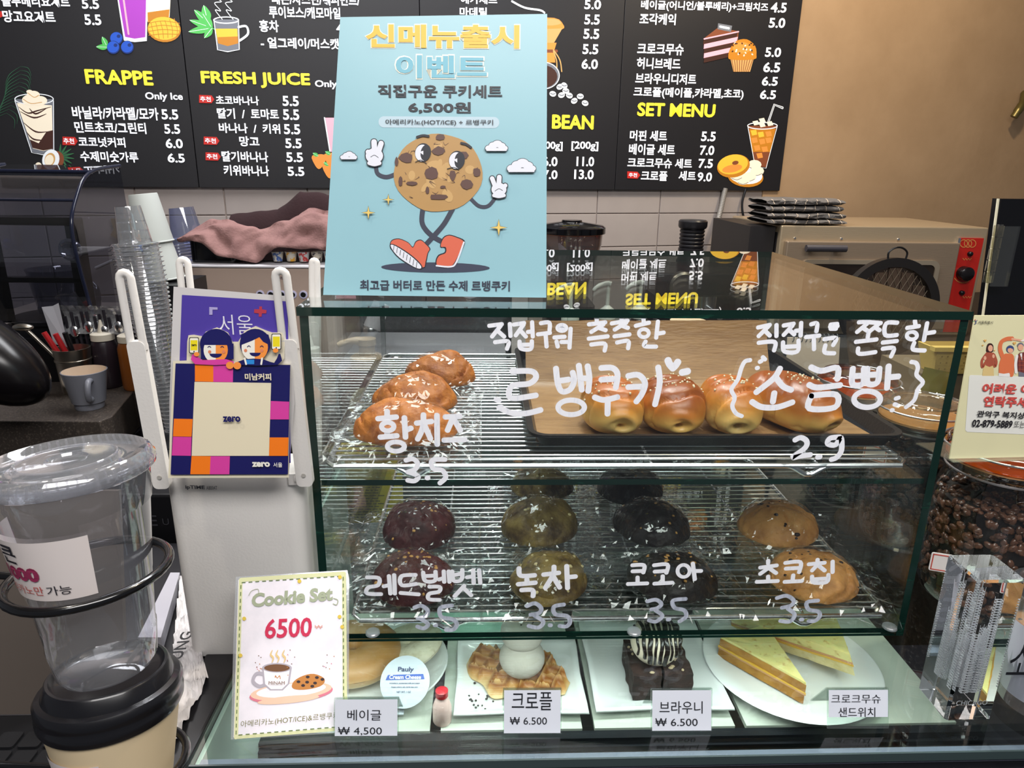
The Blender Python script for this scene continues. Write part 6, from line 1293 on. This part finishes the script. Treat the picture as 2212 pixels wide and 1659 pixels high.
SB = V((-.085, .84, -.0795)); b = B(); b.T = M.Translation(SB) @ M.Diagonal((1, .65, 1, 1)); b.lathe([(.060, 0), (.066, .008), (.066, .105), (.058, .13), (.040, .142), (.034, .144)], n=36); ob('bottle_body', b, pm('soap_brown', '5A3430', .25, coat=.4), t)
b = B(); b.T = M.Translation(SB); b.ell((0, -.0425, .065), (.036, .003, .045), 24, 12); ob('oval_label', b, pm('soap_label', 'A79F86', .5), t)
b = B(); b.lathe([(.036, .145), (.036, .166), (.030, .170), (.017, .171), (.017, .192), (.020, .193), (.020, .206), (.0, .208)], SB, 28); b.tube([SB+V((.0, 0, .200)), SB+V((-.03, -.01, .203)), SB+V((-.058, -.02, .196))], [.009, .007, .005], 8, smooth=3); ob('pump', b, tanp, t, 45)
# sink area
t = thing('steel_sink', 'stainless sink edge with round drain ball behind the cabinet', 'sink', (.0, 1.0, -.0795))
b = B(); b.box((-.175, .92, -.079), (.22, 1.30, .035)); ob('basin', b, pm('sink_steel', '7F7E84', .5, .5, bump=(14, .5)), t, 0, bevel=.004)
b = B(); b.ell((-.033, .925, .052), (.016, .016, .016), 20, 12); ob('tap_ball', b, chrome, t)
t = thing('black_machine', 'glossy black machine front with metal dial behind the sink', 'machine', (.0, 1.36, -.0795))
b = B(); b.box((-.175, 1.32, -.079), (.24, 1.46, .33)); ob('housing', b, pm('gloss_dark', '1D1A1F', .1), t, 0, bevel=.003)
b = B(); b.lathe([(.035, 0), (.035, .015), (.026, .02), (.022, .012), (0, .012)], (.125, 1.318, .165), 28, ax=M.Rotation(PI/2, 4, 'X')); ob('dial', b, chrome, t, 40)
b = B(); b.box((.242, 1.29, -.079), (.285, 1.46, .30)); ob('side_trim', b, pm('trim_pale', 'A9A2A0', .4), t, 0)
t = thing('paper_roll', 'standing white tube with dark round end left behind the glass', 'tube', (-.085, 1.12, .036)); b = B(); b.tube([(-.115, 1.10, .090), (-.090, 1.12, .150)], .022, 20); ob('tube_body', b, pm('tube_white', 'C9C6CC', .4), t, 50)
b = B(); b.ell((-.117, 1.098, .086), (.0195, .0195, .0195), 20, 12); ob('end_knob', b, chrome, t)
b = B(); b.box((-.118, 1.09, .0355), (-.112, 1.11, .075)); ob('prop', b, chrome, t, 0)
def swing_jar(cx, cy, R, H, label, fillc):
    t = thing('swing_top_jar', label, 'jar', (cx, cy, -.0795)); z = -.0795
    b = B(); b.lathe([(0, z), (R*.9, z), (R, z+.01), (R, z+H*.62), (R*.72, z+H*.82), (R*.70, z+H*.86)], (cx, cy, 0), 36, cap=False); ob('jar_body', b, jar_g, t)
    b = B(); b.lathe([(R*.74, z+H*.87), (R*.76, z+H*.90), (R*.74, z+H*.97), (R*.6, z+H), (0, z+H)], (cx, cy, 0), 36); ob('lid', b, gl('lid_clear2', 'DDE2E0', .12, .02, 1.5, .05), t)
    b = B(); b.lathe([(R*.86, z+.003), (R*.93, z+.012), (R*.93, z+H*.30), (0, z+H*.34)], (cx, cy, 0), 24); ob('contents', b, pm('cont_'+fillc, fillc, .6, bump=(120, 1)), t)
    b = B(); rr = R*.78; b.tube([(cx+rr*math.cos(a), cy+rr*math.sin(a), z+H*.86) for a in [i*2*PI/30 for i in range(30)]], .0012, 5, True); b.tube([(cx-rr, cy, z+H*.86), (cx-rr-.006, cy, z+H*.95), (cx-rr+.004, cy, z+H*.99)], .0015, 5); ob('bail_wire', b, chrome, t)
swing_jar(.400, 1.22, .062, .165, 'clear swing top jar with dark tea, behind the upper shelf', '1E1818')
swing_jar(.545, 1.26, .055, .185, 'taller clear swing top jar right of the dark tea jar', '3A2420')
t = thing('squeeze_bottle', 'white squeeze bottle with pointed nozzle left of the tea jar', 'bottle', (.300, 1.16, -.0795))
sqw = pm('squeeze_white', 'CDD2CC', .4)
b = B(); b.lathe([(.026, 0), (.028, .006), (.028, .075), (.022, .088), (.018, .090)], (.300, 1.16, -.0795), 28); ob('bottle_body', b, sqw, t); b = B(); b.lathe([(.0225, .0905), (.0225, .104), (.008, .108), (.0022, .136), (0, .136)], (.300, 1.16, -.0795), 24); ob('nozzle', b, sqw, t, 40)
t = thing('green_lid_box', 'small tub with translucent green lid behind the cheese cookies', 'tub', (.295, 1.06, -.0795)); b = B(); b.lathe([(.036, 0), (.042, .055)], (.296, 1.055, -.0795), 30); ob('tub_body', b, pm('tub_clear', 'A9ADA2', .3), t); b = B(); b.lathe([(.0435, .0555), (.0455, .058), (.0455, .064), (.036, .068), (0, .068)], (.296, 1.055, -.0795), 32); ob('lid', b, pm('lime', '9FBF3E', .3), t)
shk = None
for k, (x, y) in enumerate(((.462, 1.10), (.500, 1.11))):
    t = thing('spice_shaker', ('white shaker with red cap, left one of the pair by the tea jar', 'white shaker with red cap, right one of the pair by the tea jar')[k], 'shaker', (x, y, -.0795), 0, 'red capped shakers')
    b = B(); b.rbox((x-.014, y-.014, -.0795), (x+.014, y+.014, -.02), .004); ob('body', b, pm('shaker_white', 'C6C4C0', .4), t, 40); b = B(); b.rbox((x-.014, y-.014, -.0198), (x+.014, y+.014, 0), .004); ob('cap', b, pm('cap_red', 'A8483C', .4), t, 40)
# grinder
t = thing('coffee_grinder', 'black coffee grinder with brown hopper behind the cabinet top', 'grinder', (.37, 1.46, -.0795))
b = B(); b.lathe([(.035, .10), (.05, .14), (.088, .27), (.090, .30)], (.415, 1.42, -.0), 36, cap=False); ob('hopper', b, gl('hopper_brown', '8A5A40', .1, 0, 1.3, .06), t)
b = B(); b.lathe([(.045, .145), (.078, .235), (0, .245)], (.415, 1.42, -.0), 24); ob('beans', b, bean_m, t)
b = B(); b.lathe([(.090, .3005), (.097, .302), (.097, .318), (.09, .324), (.03, .333), (.028, .338), (0, .338)], (.415, 1.42, 0), 40); ob('hopper_lid', b, black_g, t, 40)
b = B(); b.rbox((.345, 1.35, -.0795), (.485, 1.53, .10), .02); ob('grinder_body', b, black_p, t, 40)
t = thing('cup_tower', 'black ribbed tower top with a red ring behind the cabinet', 'dispenser', (.745, 1.42, -.0795))
pr_ = [(.040, 0), (.040, .225), (.036, .235), (.036, .262)]
for k in range(5): pr_ += [(.033, .264+k*.0105), (.0355, .267+k*.0105), (.0355, .271+k*.0105), (.033, .2735+k*.0105)]
pr_ += [(.039, .320), (.041, .325), (.041, .338), (.037, .342), (0, .343)]
b = B(); b.lathe([(r, z*1.0) for r, z in pr_], (.765, 1.42, -.0), 32); b.lathe([(.04, -.0795), (.04, 0)], (.765, 1.42, 0), 32); ob('tower', b, pm('tower_black', '1B1A1D', .3), t, 30)
b = B(); b.lathe([(.0366, .247), (.0372, .248), (.0372, .252), (.0366, .253)], (.765, 1.42, 0), 32); ob('red_ring', b, pm('ring_red', '8E1F22', .4), t)
# syrup pumps
syw = pm('pump_white', 'D6DAD2', .35)
for k, (x, y) in enumerate(((.36, 1.15), (.455, 1.20), (.545, 1.23))): pass
def pump(x, y, label):
    t = thing('syrup_pump', label, 'pump bottle', (x, y, -.0795), 0, 'white syrup pumps')
    b = B(); b.lathe([(.030, 0), (.032, .005), (.032, .17), (.018, .20)], (x, y, -.0795), 24); ob('bottle', b, pm('syrup_dark', '2E1B16', .2), t)
    b = B(); b.lathe([(.020, .2005), (.022, .204), (.022, .222), (.010, .232), (.005, .236), (.004, .285)], (x, y, -.0795), 24); b.tube([(x+.006, y, .208), (x-.006, y, .210), (x-.030, y-.01, .203), (x-.038, y-.012, .194)], [.007, .0065, .005, .004], 8, smooth=3); ob('pump_head', b, syw, t, 45)
pump(.375, 1.05, 'white topped syrup pump, left of three under the glass top'); pump(.470, 1.08, 'white topped syrup pump, middle of three under the glass top'); pump(.555, 1.10, 'white topped syrup pump, right of three under the glass top')
t = thing('espresso_machine', 'dark espresso machine with round gauge behind the cabinet', 'coffee machine', (.70, 1.20, -.0795))
b = B(); b.box((.60, 1.19, -.0795), (.85, 1.36, .03)); b.box((.60, 1.24, .03), (.85, 1.36, .23)); b.box((.60, 1.13, .17), (.85, 1.24, .23)); ob('machine_body', b, pm('esp_black', '1A1719', .2), t, 0, bevel=.004)
b = B(); b.lathe([(.036, 0), (.036, .02), (.030, .024), (.027, .018), (0, .018)], (.665, 1.129, .20), 32, ax=M.Rotation(PI/2, 4, 'X')); ob('gauge', b, steel, t, 40)
b = B(); b.lathe([(.030, .12), (.032, .168)], (.74, 1.17, 0), 24); b.tube([(.74, 1.15, .14), (.745, 1.05, .135)], .009, 10); ob('portafilter', b, chrome, t, 40)
t = thing('paper_cup_stack', 'hanging beige paper cup stack seen through the cabinet top tier', 'cup stack', (.635, .95, -.0795))
b = B(); b.lathe([(.026, .085), (.027, .083), (.040, .225), (.042, .23)], (.632, .93, -.0795+.0), 30); ob('cup_column', b, pm('cup_beige', 'B9A388', .6), t, 40); b = B(); b.lathe([(.035, 0), (.035, .004), (.008, .008), (.008, .0825)], (.632, .93, -.0795), 24); ob('holder', b, black_p, t)
t = thing('water_hose', 'ribbed grey hose curving down the tiled wall', 'hose', (.95, 1.7, .05)); b = B(); hp = [wp(-.215, .42, .02), wp(-.23, .36, .03), wp(-.255, .28, .05), wp(-.26, .15, .05), wp(-.24, .0, .05), wp(-.24, -.0795, .05)]; b.tube(hp, .008, 10, smooth=10)
cc = crom(hp, 14); 
for k in range(0, len(cc)-1): b.tube([cc[k], cc[k]+(cc[k+1]-cc[k])*.35], .0092, 8)
ob('hose_body', b, pm('hose_grey', '8F8A84', .4), t, 60)
t = thing('power_cable', 'short black cable hanging under the menu board by the towels', 'cable', wp(-.12, .40, .02)); b = B(); b.tube([wp(-.135, .42, .02), wp(-.145, .37, .022), wp(-.135, .32, .03), wp(-.10, .285, .03)], .004, 8, smooth=6); ob('cable', b, black_p, t, 60)

# ================================================================== BACK LEFT
cm = pm('machine_cream', 'A8958A', .4)
t = thing('cream_machine', 'beige appliance with white rim and a row of round buttons', 'appliance', (-.30, 1.15, -.0795))
MX0, MX1, MY = -.535, -.185, 1.0
b = B(); b.box((MX0, MY, -.0795), (MX1, MY+.34, .252)); ob('body', b, cm, t, 0, bevel=.003)
b = B(); b.box((MX0-.004, MY-.004, .2525), (MX1+.004, MY+.344, .2585)); ob('top_rim', b, pm('rim_white', 'D4D2D8', .35), t, 0, bevel=.002)
MPn = Plane((MX0, MY, .2), (1, 0, 0), (0, 0, 1))
for k in range(6):
    p = at(562+k*23.3, 632, y=MY); p.z = .1915
    b = B(); b.lathe([(.0095, 0), (.0095, .002), (.0065, .0025)], p, 24, ax=M.Rotation(PI/2, 4, 'X')); bt = ob('button', b, pm('button_ring', 'B4B2D0', .4), t)
    b = B(); b.lathe([(.0062, .0026), (.0055, .0034), (0, .0034)], p, 20, ax=M.Rotation(PI/2, 4, 'X')); ob('button_cap', b, black_p, bt)
b = B(); txt(b, MPn, '바리스타', 600, 597, 625, 605, 0, .02, .0006); ob('print', b, pm('plum_ink', '3A2A40', .6), t, 0)
# pink cloth over dark caddy
t = thing('pod_tray', 'black glossy tray of coffee pods under the pink cloth', 'tray', (-.36, 1.12, .259)); b = B(); b.rbox((-.515, 1.03, .259), (-.405, 1.25, .325), .02, 5); b.rbox((-.40, 1.06, .259), (-.19, 1.26, .262), .01); ob('tray_body', b, black_g, t, 40)
pods = [('C9C4B8', '4060A0'), ('C9C4B8', 'D8A030'), ('B9B9B9', 'B03030'), ('C0B8A8', '303038')]
for k in range(5):
    x = -.315+k*.030; t = thing('coffee_pod', ('blue patterned', 'gold patterned', 'red banded', 'dark speckled', 'second blue patterned')[k]+' coffee capsule, '+('first', 'second', 'third', 'fourth', 'fifth')[k]+' from the left under the pink cloth', 'capsule', (x, 1.04, .2625), 0, 'coffee capsules under the pink cloth')
    b = B(); b.lathe([(.010, 0), (.0135, .020), (.0145, .021), (.0145, .0225), (0, .0225)], (x, 1.04+.004*(k % 2), .2628), 20); ob('capsule', b, pm('pod_%d' % (k % 4), pods[k % 4][0], .3, n=(110, pods[k % 4][1], .5, .56)), t, 40)
clo = pm('pink_cloth', '94706C', .95, n=(9, '7C5A58', .35, .7), bump=(200, .6))
def clf(u, v):
    X = -.528+u*.345; base = [.322, .345, .350, .335, .36, .375, .372][min(6, int(u*6.99))]; i = u*6; i0 = min(5, int(i)); f_ = i-i0
    hs = (.318, .346, .350, .330, .352, .372, .374); top = hs[i0]*(1-f_)+hs[i0+1]*f_
    lo = (.312, .300, .272, .262, .300, .297, .295); low = lo[i0]*(1-f_)+lo[i0+1]*f_
    Y = 1.012+.006*math.sin(u*14)+v*.18; 
    if v < .45: q = v/.45; Z_ = low+(top-low)*math.sin(q*PI/2); Y = 1.006+q*.05+.005*math.sin(u*17)*(1-q)
    else: q = (v-.45)/.55; Z_ = top-.02*q+.01*math.sin(u*9+q*2); Y = 1.056+q*.12
    p = V((X, Y, 0)); fo = NZ.noise(V((X*22+v*2.5, v*5, 1)))*.018+abs(NZ.noise(V((X*40-v*4, v*7, 4))))*.012; return V((X, Y-fo*(1-v), Z_+NZ.noise(p*26)*.008+fo*.3))
b = B(); b.grid(clf, 70, 30); o = ob('pink_cloth', b, clo, None, 60, ori=(-.32, 1.1, .26)); md = o.modifiers.new('thick', 'SOLIDIFY'); md.thickness = .003; tag(o, 'crumpled dusty pink cloth draped over the pod tray', 'cloth')
def dkf(u, v):
    X = -.485+u*.30; i = u*5; i0 = min(4, int(i)); f_ = i-i0; hs = (.352, .362, .366, .412, .410, .392); top = hs[i0]*(1-f_)+hs[i0+1]*f_
    s = math.sin(v*PI); p = V((X, v*.1, 3)); return V((X, 1.20+.10*v, .262+(top-.262)*s**.4+NZ.noise(p*20)*.008))
b = B(); b.grid(dkf, 50, 20); o = ob('maroon_cloth', b, pm('maroon', '2A1518', .95, bump=(150, .5)), None, 60, ori=(-.3, 1.25, .26)); tag(o, 'dark maroon cloth heaped behind the pink cloth', 'cloth')

# cups stacks
t = thing('clear_cup_stack', 'tall leaning column of nested clear plastic cups', 'cup stack', (-.365, .52, .03))
A0, A1 = V((-.352, .50, .045)), V((-.376, .50, .352)); ax = (A1-A0).normalized(); FT = fr((0, 0, 0), V((1, 0, 0))-ax*ax.x, (0, 1, 0)) ; FT = M((V((1, 0, 0))-ax*ax.x, ax.cross(V((1, 0, 0))), ax)).transposed().to_4x4()
n = 44; pr_ = None
for k in range(n):
    f_ = k/(n-1); c = A0+(A1-A0)*f_; R_ = .016+.017*min(1, f_*1.25)
    if pr_ is None: b = B(); b.T = M.Translation(c) @ FT; b.lathe([(.0170, 0), (.0182, .0045), (.0196, .0048), (.0196, .0058), (.0182, .0062)], n=28, cap=False); pr_ = ob('nested_cup', b, gl('cup_stack_plastic', 'E9EAEC', .12, .05, 1.6, .10), t, 40); c0 = c
    else:
        o = pr_.copy(); COL.objects.link(o); o.parent = t; s = R_/.018
        o.matrix_local = WM[t.name] @ M.Translation(c) @ FT @ M.Diagonal((s, s, 1.15, 1)) @ FT.inverted() @ M.Translation(-c0) @ WM[t.name].inverted()
b = B(); b.T = M.Translation(A1+ax*.006) @ FT; b.lathe([(.0240, 0), (.0245, .001), (.0185, .055), (.018, .0565), (0, .0565)], n=36)
for k in range(3): b.lathe([(.0238-.0016*k, .004+k*.014), (.0230-.0016*k, .006+k*.014)], n=30, cap=False)
ob('top_cup', b, gl('cup_stack_plastic', ''), t, 40)
b = B(); b.box((-.40, .44, -.45), (-.305, .56, .038)); o = ob('cup_ledge', b, black_p, None, 0, ori=(-.35, .5, -.45)); tag(o, 'black pedestal under the tall clear cup stack', 'pedestal')
wpap = pm('paper_cup_white', 'BFC4C0', .6); t = None
for k, (x, y, z, a, h) in enumerate(((-.484, .83, .252, .10, .080), (-.498, .83, .325, .10, .095))):
    t = thing('paper_cup', ('white paper cup upside down, lower of the leaning pair', 'white paper cup upside down, upper of the leaning pair')[k], 'cup', (x, y, z), 0, 'white paper cups upside down'); b = B(); b.T = M.Translation((x, y, z)) @ M.Rotation(-a, 4, 'Y')
    b.lathe([(.038, 0), (.0385, .0015), (.0365, .003), (.0265, h-.002), (.0255, h), (.0, h-.004)], n=32); ob('cup_wall', b, wpap, t, 40)
b = B(); b.box((-.545, .76, -.08), (-.43, .90, .2495)); o = ob('cup_riser', b, black_p, None, 0, ori=(-.49, .83, -.08)); tag(o, 'black riser box beneath the upside down paper cups', 'box')
t = thing('blue_cup_stack', 'bluish clear cups nested upside down beside the paper cups', 'cup stack', (-.43, 1.00, .259)); b = B(); b.T = M.Translation((-.520, 1.09, .2595)) @ M.Rotation(-.10, 4, 'Y')
for k in range(6): b.lathe([(.042-.0005*k, .0+k*.007), (.043-.0005*k, .001+k*.007), (.040-.0005*k, .005+k*.007)], n=30, cap=False)
b.lathe([(.039, .040), (.0275, .118), (.027, .120), (0, .12)], n=30, cap=False); ob('cups', b, gl('cup_blue', 'B9C2E4', .10, .04, 1.5, .10), t, 40)
for o_ in list(t.children): o_.location.x -= .012
t = thing('small_cup_stack', 'short stack of clear domed cups in a wire frame by the wall', 'cup stack', (-.60, 1.0, .0005)); b = B()
for k in range(9): b.lathe([(.040, .02+k*.006), (.041, .021+k*.006), (.038, .025+k*.006)], (-.62, .99, 0), 30, cap=False)
b.lathe([(.038, .075), (.034, .12), (.022, .142), (0, .148)], (-.62, .99, 0), 30); ob('domed_cups', b, gl('dome', 'C9CCD2', .12, .04, 1.5, .08), t, 40)
b = B(); b.tube([(-.665, .97, .001), (-.665, .97, .115), (-.66, .97, .120), (-.575, .97, .120), (-.57, .97, .115), (-.57, .97, .001)], .0028, 8); ob('wire_frame', b, black_p, t, 60)

# left stone counter
stone = pm('speckled_stone', '3D3733', .35, n=(240, '5E564E', .52, .66)); 
b = B(); ring = [(-1.35, .685), (-.575, .672), (-.565, .70), (-.60, .86), (-.58, 1.40), (-1.35, 1.20)]
b.prism(ring, -.085, 0.0); o = ob('stone_counter', b, stone, None, 0, ori=(-.95, .9, -.08), bevel=.002); tag(o, 'speckled dark stone counter top under the grey mug', 'counter')
b = B(); b.prism([(-1.33, .70), (-.59, .69), (-.60, 1.38), (-1.33, 1.2)], -1.15, -.086); o = ob('counter_base', b, dark_m, None, 0, ori=(-.95, .9, -1.15)); tag(o, 'dark cabinet under the speckled stone counter', 'cabinet')
mug = pm('mug_grey', '6E7079', .4); t = thing('grey_mug', 'grey ceramic mug with cream inside on the stone counter', 'mug', (-.622, .755, .0005)); mc = (-.636, .755, .0005)
b = B(); b.lathe([(0, 0), (.026, 0), (.027, .003), (.0275, .012), (.031, .014), (.0415, .078), (.0400, .0785)], mc, 40, cap=False); ob('mug_body', b, mug, t, 40)
b = B(); b.lathe([(.0398, .0784), (.0295, .018), (0, .016)], mc, 40, cap=False); ob('glazed_inside', b, pm('mug_cream', 'CDB9A4', .35), t)
b = B(); m0 = V(mc); b.tube([m0+V((.024, -.024, .064)), m0+V((.030, -.045, .066)), m0+V((.030, -.052, .048)), m0+V((.026, -.044, .030)), m0+V((.020, -.026, .026))], .0058, 10, smooth=5); ob('handle', b, mug, t, 60)
for k, (x, y, c1, lb) in enumerate(((-.668, .90, '241C22', 'squeeze bottle of dark chocolate sauce with cream cap'), (-.603, .885, '7A4418', 'squeeze bottle of caramel sauce with cream cap'))):
    t = thing('sauce_bottle', lb, 'bottle', (x, y, .0005), 0); b = B(); b.lathe([(.024, 0), (.027, .005), (.027, .092), (.023, .104), (.020, .106)], (x, y, .0005), 32); ob('bottle_body', b, pm('sauce_%d' % k, c1, .3, coat=.3), t)
    b = B(); b.lathe([(.0235, .1065), (.0235, .120), (.019, .1225), (.0085, .123), (.0022, .150), (0, .150)], (x, y, .0005), 28); ob('nozzle_cap', b, pm('cap_cream', 'C6BFB0', .45), t, 40)
t = thing('utensil_tin', 'steel tin holding tongs beside the sauce bottles', 'tin', (-.725, .86, .0005)); b = B(); b.lathe([(.030, 0), (.034, .07), (.0355, .071), (.0355, .074), (.034, .075), (.036, .098), (.033, .098), (.029, .004)], (-.715, .86, .0005), 36, cap=False); ob('tin_body', b, steel, t, 30)
for k, (x0, z0, x1, z1, m_, lb) in enumerate(((-.735, .03, -.765, .135, pm('tong_red', 'A81F24', .4), 'red handled tongs leaning left in the tin'), (-.725, .03, -.742, .132, pm('tong_red', ''), 'second red handle upright in the tin'), (-.72, .03, -.722, .135, black_p, 'black handle leaning in the tin'), (-.73, .03, -.800, .142, steel, 'steel spoon sticking out far left of the tin'))):
    b = B(); b.tube([(x0+.018, .86, z0), (x1+.008, .845, z1)], .0055 if k < 3 else .004, 8); 
    if k == 3: b.ell((-.797, .844, .146), (.022, .010, .008), 14, 8)
    o = ob('tong_handle' if k < 3 else 'steel_spoon', b, m_, None, 60, ori=(x0, .90, z0)); tag(o, lb, 'utensil')
t = thing('wrapped_straws', 'bundle of spoons and straws wrapped in clear film with white paper sleeve', 'cutlery', (-.70, 1.02, .0005)); b = B(); random.seed(31)
for k in range(12): x = -.775+k*.0115; x += .035; b.tube([(x, .915, .002), (x+random.uniform(-.004, .004), .905, random.uniform(.155, .172))], .0035, 6)
ob('straws', b, pm('straw_dark', '26242A', .35), t, 60); b = B()
for k in range(4): b.ell((-.725+k*.032, .897, .125+.01*(k % 2)), (.010, .004, .013), 12, 8)
ob('spoon_bowls', b, chrome, t); b = B(); b.grid(lambda u, v: V((-.750+u*.15, .895+.02*math.sin(v*3.1), .12+.062*v+.004*NZ.noise(V((u*30, v*20, 0))))), 24, 8); ob('film_wrap', b, gl('wrap_film', 'EDEDF0', .14, .08, 1.5, .25), t, 0)
b = B(); b.add([(-.765, .885, .10), (-.730, .875, .095), (-.740, .885, .190), (-.755, .888, .183), (-.780, .89, .180)], [(0, 1, 2, 3, 4)]); ob('paper_sleeve', b, pm('sleeve', 'B9BAC2', .6), t, 0)
b = B(); b.grid(lambda u, v: V((-.80+.075*math.cos(u*2*PI)*math.sin(v*PI)*.55, .82+.03*math.sin(u*2*PI)*math.sin(v*PI), .0035+.014*(.5-.5*math.cos(v*PI))+.004*NZ.noise(V((u*9, v*6, 0))))), 24, 10); o = ob('white_rag', b, pm('rag_white', 'C9C2BC', .9, bump=(120, .5)), None, 60, ori=(-.80, .82, .0005)); tag(o, 'small folded white rag on the stone counter by the black hood', 'rag')

# blender under its clear smoke-tinted hood
smoke = gl('smoke_hood', 'B2B4C0', .08, .02, 1.2, .01)
t = thing('blender_hood', 'blender base under a smoky clear sound hood at the left', 'blender', (-.78, 1.0, .0005))
b = B(); b.rbox((-.93, .93, .0005), (-.70, 1.14, .10), .03, 5); b.rbox((-.915, .95, .10), (-.715, 1.12, .125), .03, 5); ob('base', b, black_p, t, 40)
prof = [(.93, .14), (.905, .26), (.90, .345), (.93, .40), (1.0, .455), (1.14, .47), (1.16, .14)]
pz = [(-.935, x, z) for x, z in prof]; pz2 = [(-.688, x, z) for x, z in prof]; n = len(prof)
pts_s = [(at(90, 356, y=.90).x, 0)]
def hood(u, v):
    k = u*(n-1); i = min(n-2, int(k)); f_ = k-i; y, z = prof[i][0]*(1-f_)+prof[i+1][0]*f_, prof[i][1]*(1-f_)+prof[i+1][1]*f_; return V((-.96+v*.265+.0, y, z))
b = B(); b.grid(hood, 24, 6); side = [(.93, .14), (.905, .26), (.90, .345), (.93, .40), (1.0, .455), (1.14, .47), (1.16, .14)]
b.poly([(-.695, y, z) for y, z in side]); b.poly([(-.96, y, z) for y, z in side]); ob('hood', b, smoke, t, 50)
b = B(); b.tube([(-.695, y, z) for y, z in side[:6]], .004, 8, smooth=5); b.tube([(-.96, y, z) for y, z in side[:6]], .004, 8, smooth=5); b.tube([(-.96, .93, .40), (-.695, .93, .40)], .003, 6); b.tube([(-.96, 1.0, .457), (-.695, 1.0, .457)], .004, 6); ob('hood_edge', b, pm('edge_navy', '1E2234', .15), t, 60)
b = B(); b.add([(-.93, .96, .13), (-.90, .96, .13), (-.90, .96, .36), (-.93, .96, .36), (-.93, .985, .13), (-.90, .985, .13), (-.90, .985, .36), (-.93, .985, .36)], [(0, 1, 2, 3), (7, 6, 5, 4), (1, 5, 6, 2), (0, 3, 7, 4), (3, 2, 6, 7)]); b.box((-.745, .96, .13), (-.715, .985, .36)); b.box((-.93, .96, .345), (-.715, .985, .362)); b.box((-.93, .96, .22), (-.715, .985, .232)); ob('frame', b, black_g, t, 0, bevel=.003)
for x in (-.915, -.735):
    b = B(); b.lathe([(.024, 0), (.024, .006), (.018, .009), (.012, .004), (0, .004)], (x, .955, .295), 28, ax=M.Rotation(PI/2, 4, 'X')); ob('side_knob', b, gl('knob_clear', '9AA2B8', .25, .02, 1.6, .15), t, 40)
b = B(); b.lathe([(.045, .126), (.05, .14), (.062, .235), (.064, .24)], (-.83, 1.05, 0), 30, cap=False); b.tube([(-.77, 1.04, .22), (-.735, 1.03, .2), (-.74, 1.03, .15), (-.78, 1.04, .14)], .006, 8, smooth=4); ob('blender_jug', b, smoke, t, 50)
b = B(); b.lathe([(.10, 0), (.10, .008), (.03, .015), (.03, .02), (0, .02)], (-.83, 1.04, .126), 36); ob('pad', b, black_p, t)
t = thing('black_hood_machine', 'large rounded black machine arm at the left edge near the mug', 'machine', (-.72, .62, .0))
b = B(); b.T = M.Translation((-.745, .60, .165)) @ M.Rotation(.62, 4, 'Y'); b.ell((0, 0, 0), (.155, .07, .072), 36, 20, fn=lambda q, d: V((q.x, q.y, q.z*(1 if d.x < 0 else 1)))); ob('arm_shell', b, pm('arm_black', '0F0D0F', .22), t, 60)
b = B(); b.tube([(-.80, .538, .195), (-.72, .530, .175), (-.675, .536, .145)], [.002, .005, .003], 8, smooth=4); ob('seam_strip', b, pm('seam_bronze', '4A3A30', .3, .6), t)
b = B(); b.box((-1.1, .55, -.2), (-.80, .65, .16)); ob('arm_base', b, black_p, t, 0)
# wall sticker, blue valve
t = thing('water_valve', 'white thin tube with blue valve on the tiled wall', 'valve', wp(-2.02, .26, .02)); b = B(); b.tube([wp(-2.15, .20, .02), wp(-2.07, .235, .02), wp(-2.0, .265, .02), wp(-1.93, .275, .02), wp(-1.85, .27, .02)], .0045, 8, smooth=5); ob('tube', b, pm('tube_milk', 'B9B4AC', .5), t, 60)
b = B(); c = wp(-2.04, .252, .02); b.lathe([(.010, -.012), (.010, .012)], c, 14, ax=M.Rotation(PI/2, 4, 'Y')); b.ell(c+V((0, -.01, .014)), (.012, .008, .010), 12, 8); ob('valve', b, pm('valve_blue', '1E55B0', .35), t, 40)
t = thing('yellow_paper', 'crumpled dark yellow paper on the wall beside the cup column', 'paper', wp(-1.97, .30, .01)); b = B(); pts = [(238, 472), (285, 472), (285, 532), (258, 530), (252, 515), (238, 508), (246, 494)]; b.poly([WP_.hit(x, y, -.012) for x, y in pts]); b.poly([WP_.hit(x, y, -.010) for x, y in reversed(pts)]); ob('paper_piece', b, pm('gold_paper', '7A5C1E', .6), t, 0)

t = thing('kraft_box', 'brown card box with scribbled slip under the yellow basket', 'box', (1.06, .67, .0295)); b = B(); b.box((.985, .605, .0295), (1.15, .745, .1205)); ob('box_body', b, pm('box_brown', '5F5240', .8), t, 0); b = B(); b.add([(.975, .600, .05), (1.03, .598, .045), (1.035, .597, .125), (.985, .599, .135), (.975, .602, .05), (1.03, .600, .045), (1.035, .599, .125), (.985, .601, .135)], [(0, 1, 2, 3), (7, 6, 5, 4)]); ob('olive_slip', b, pm('olive_slip', '77782E', .6), t, 0)

bpy.data.objects.remove(FO)
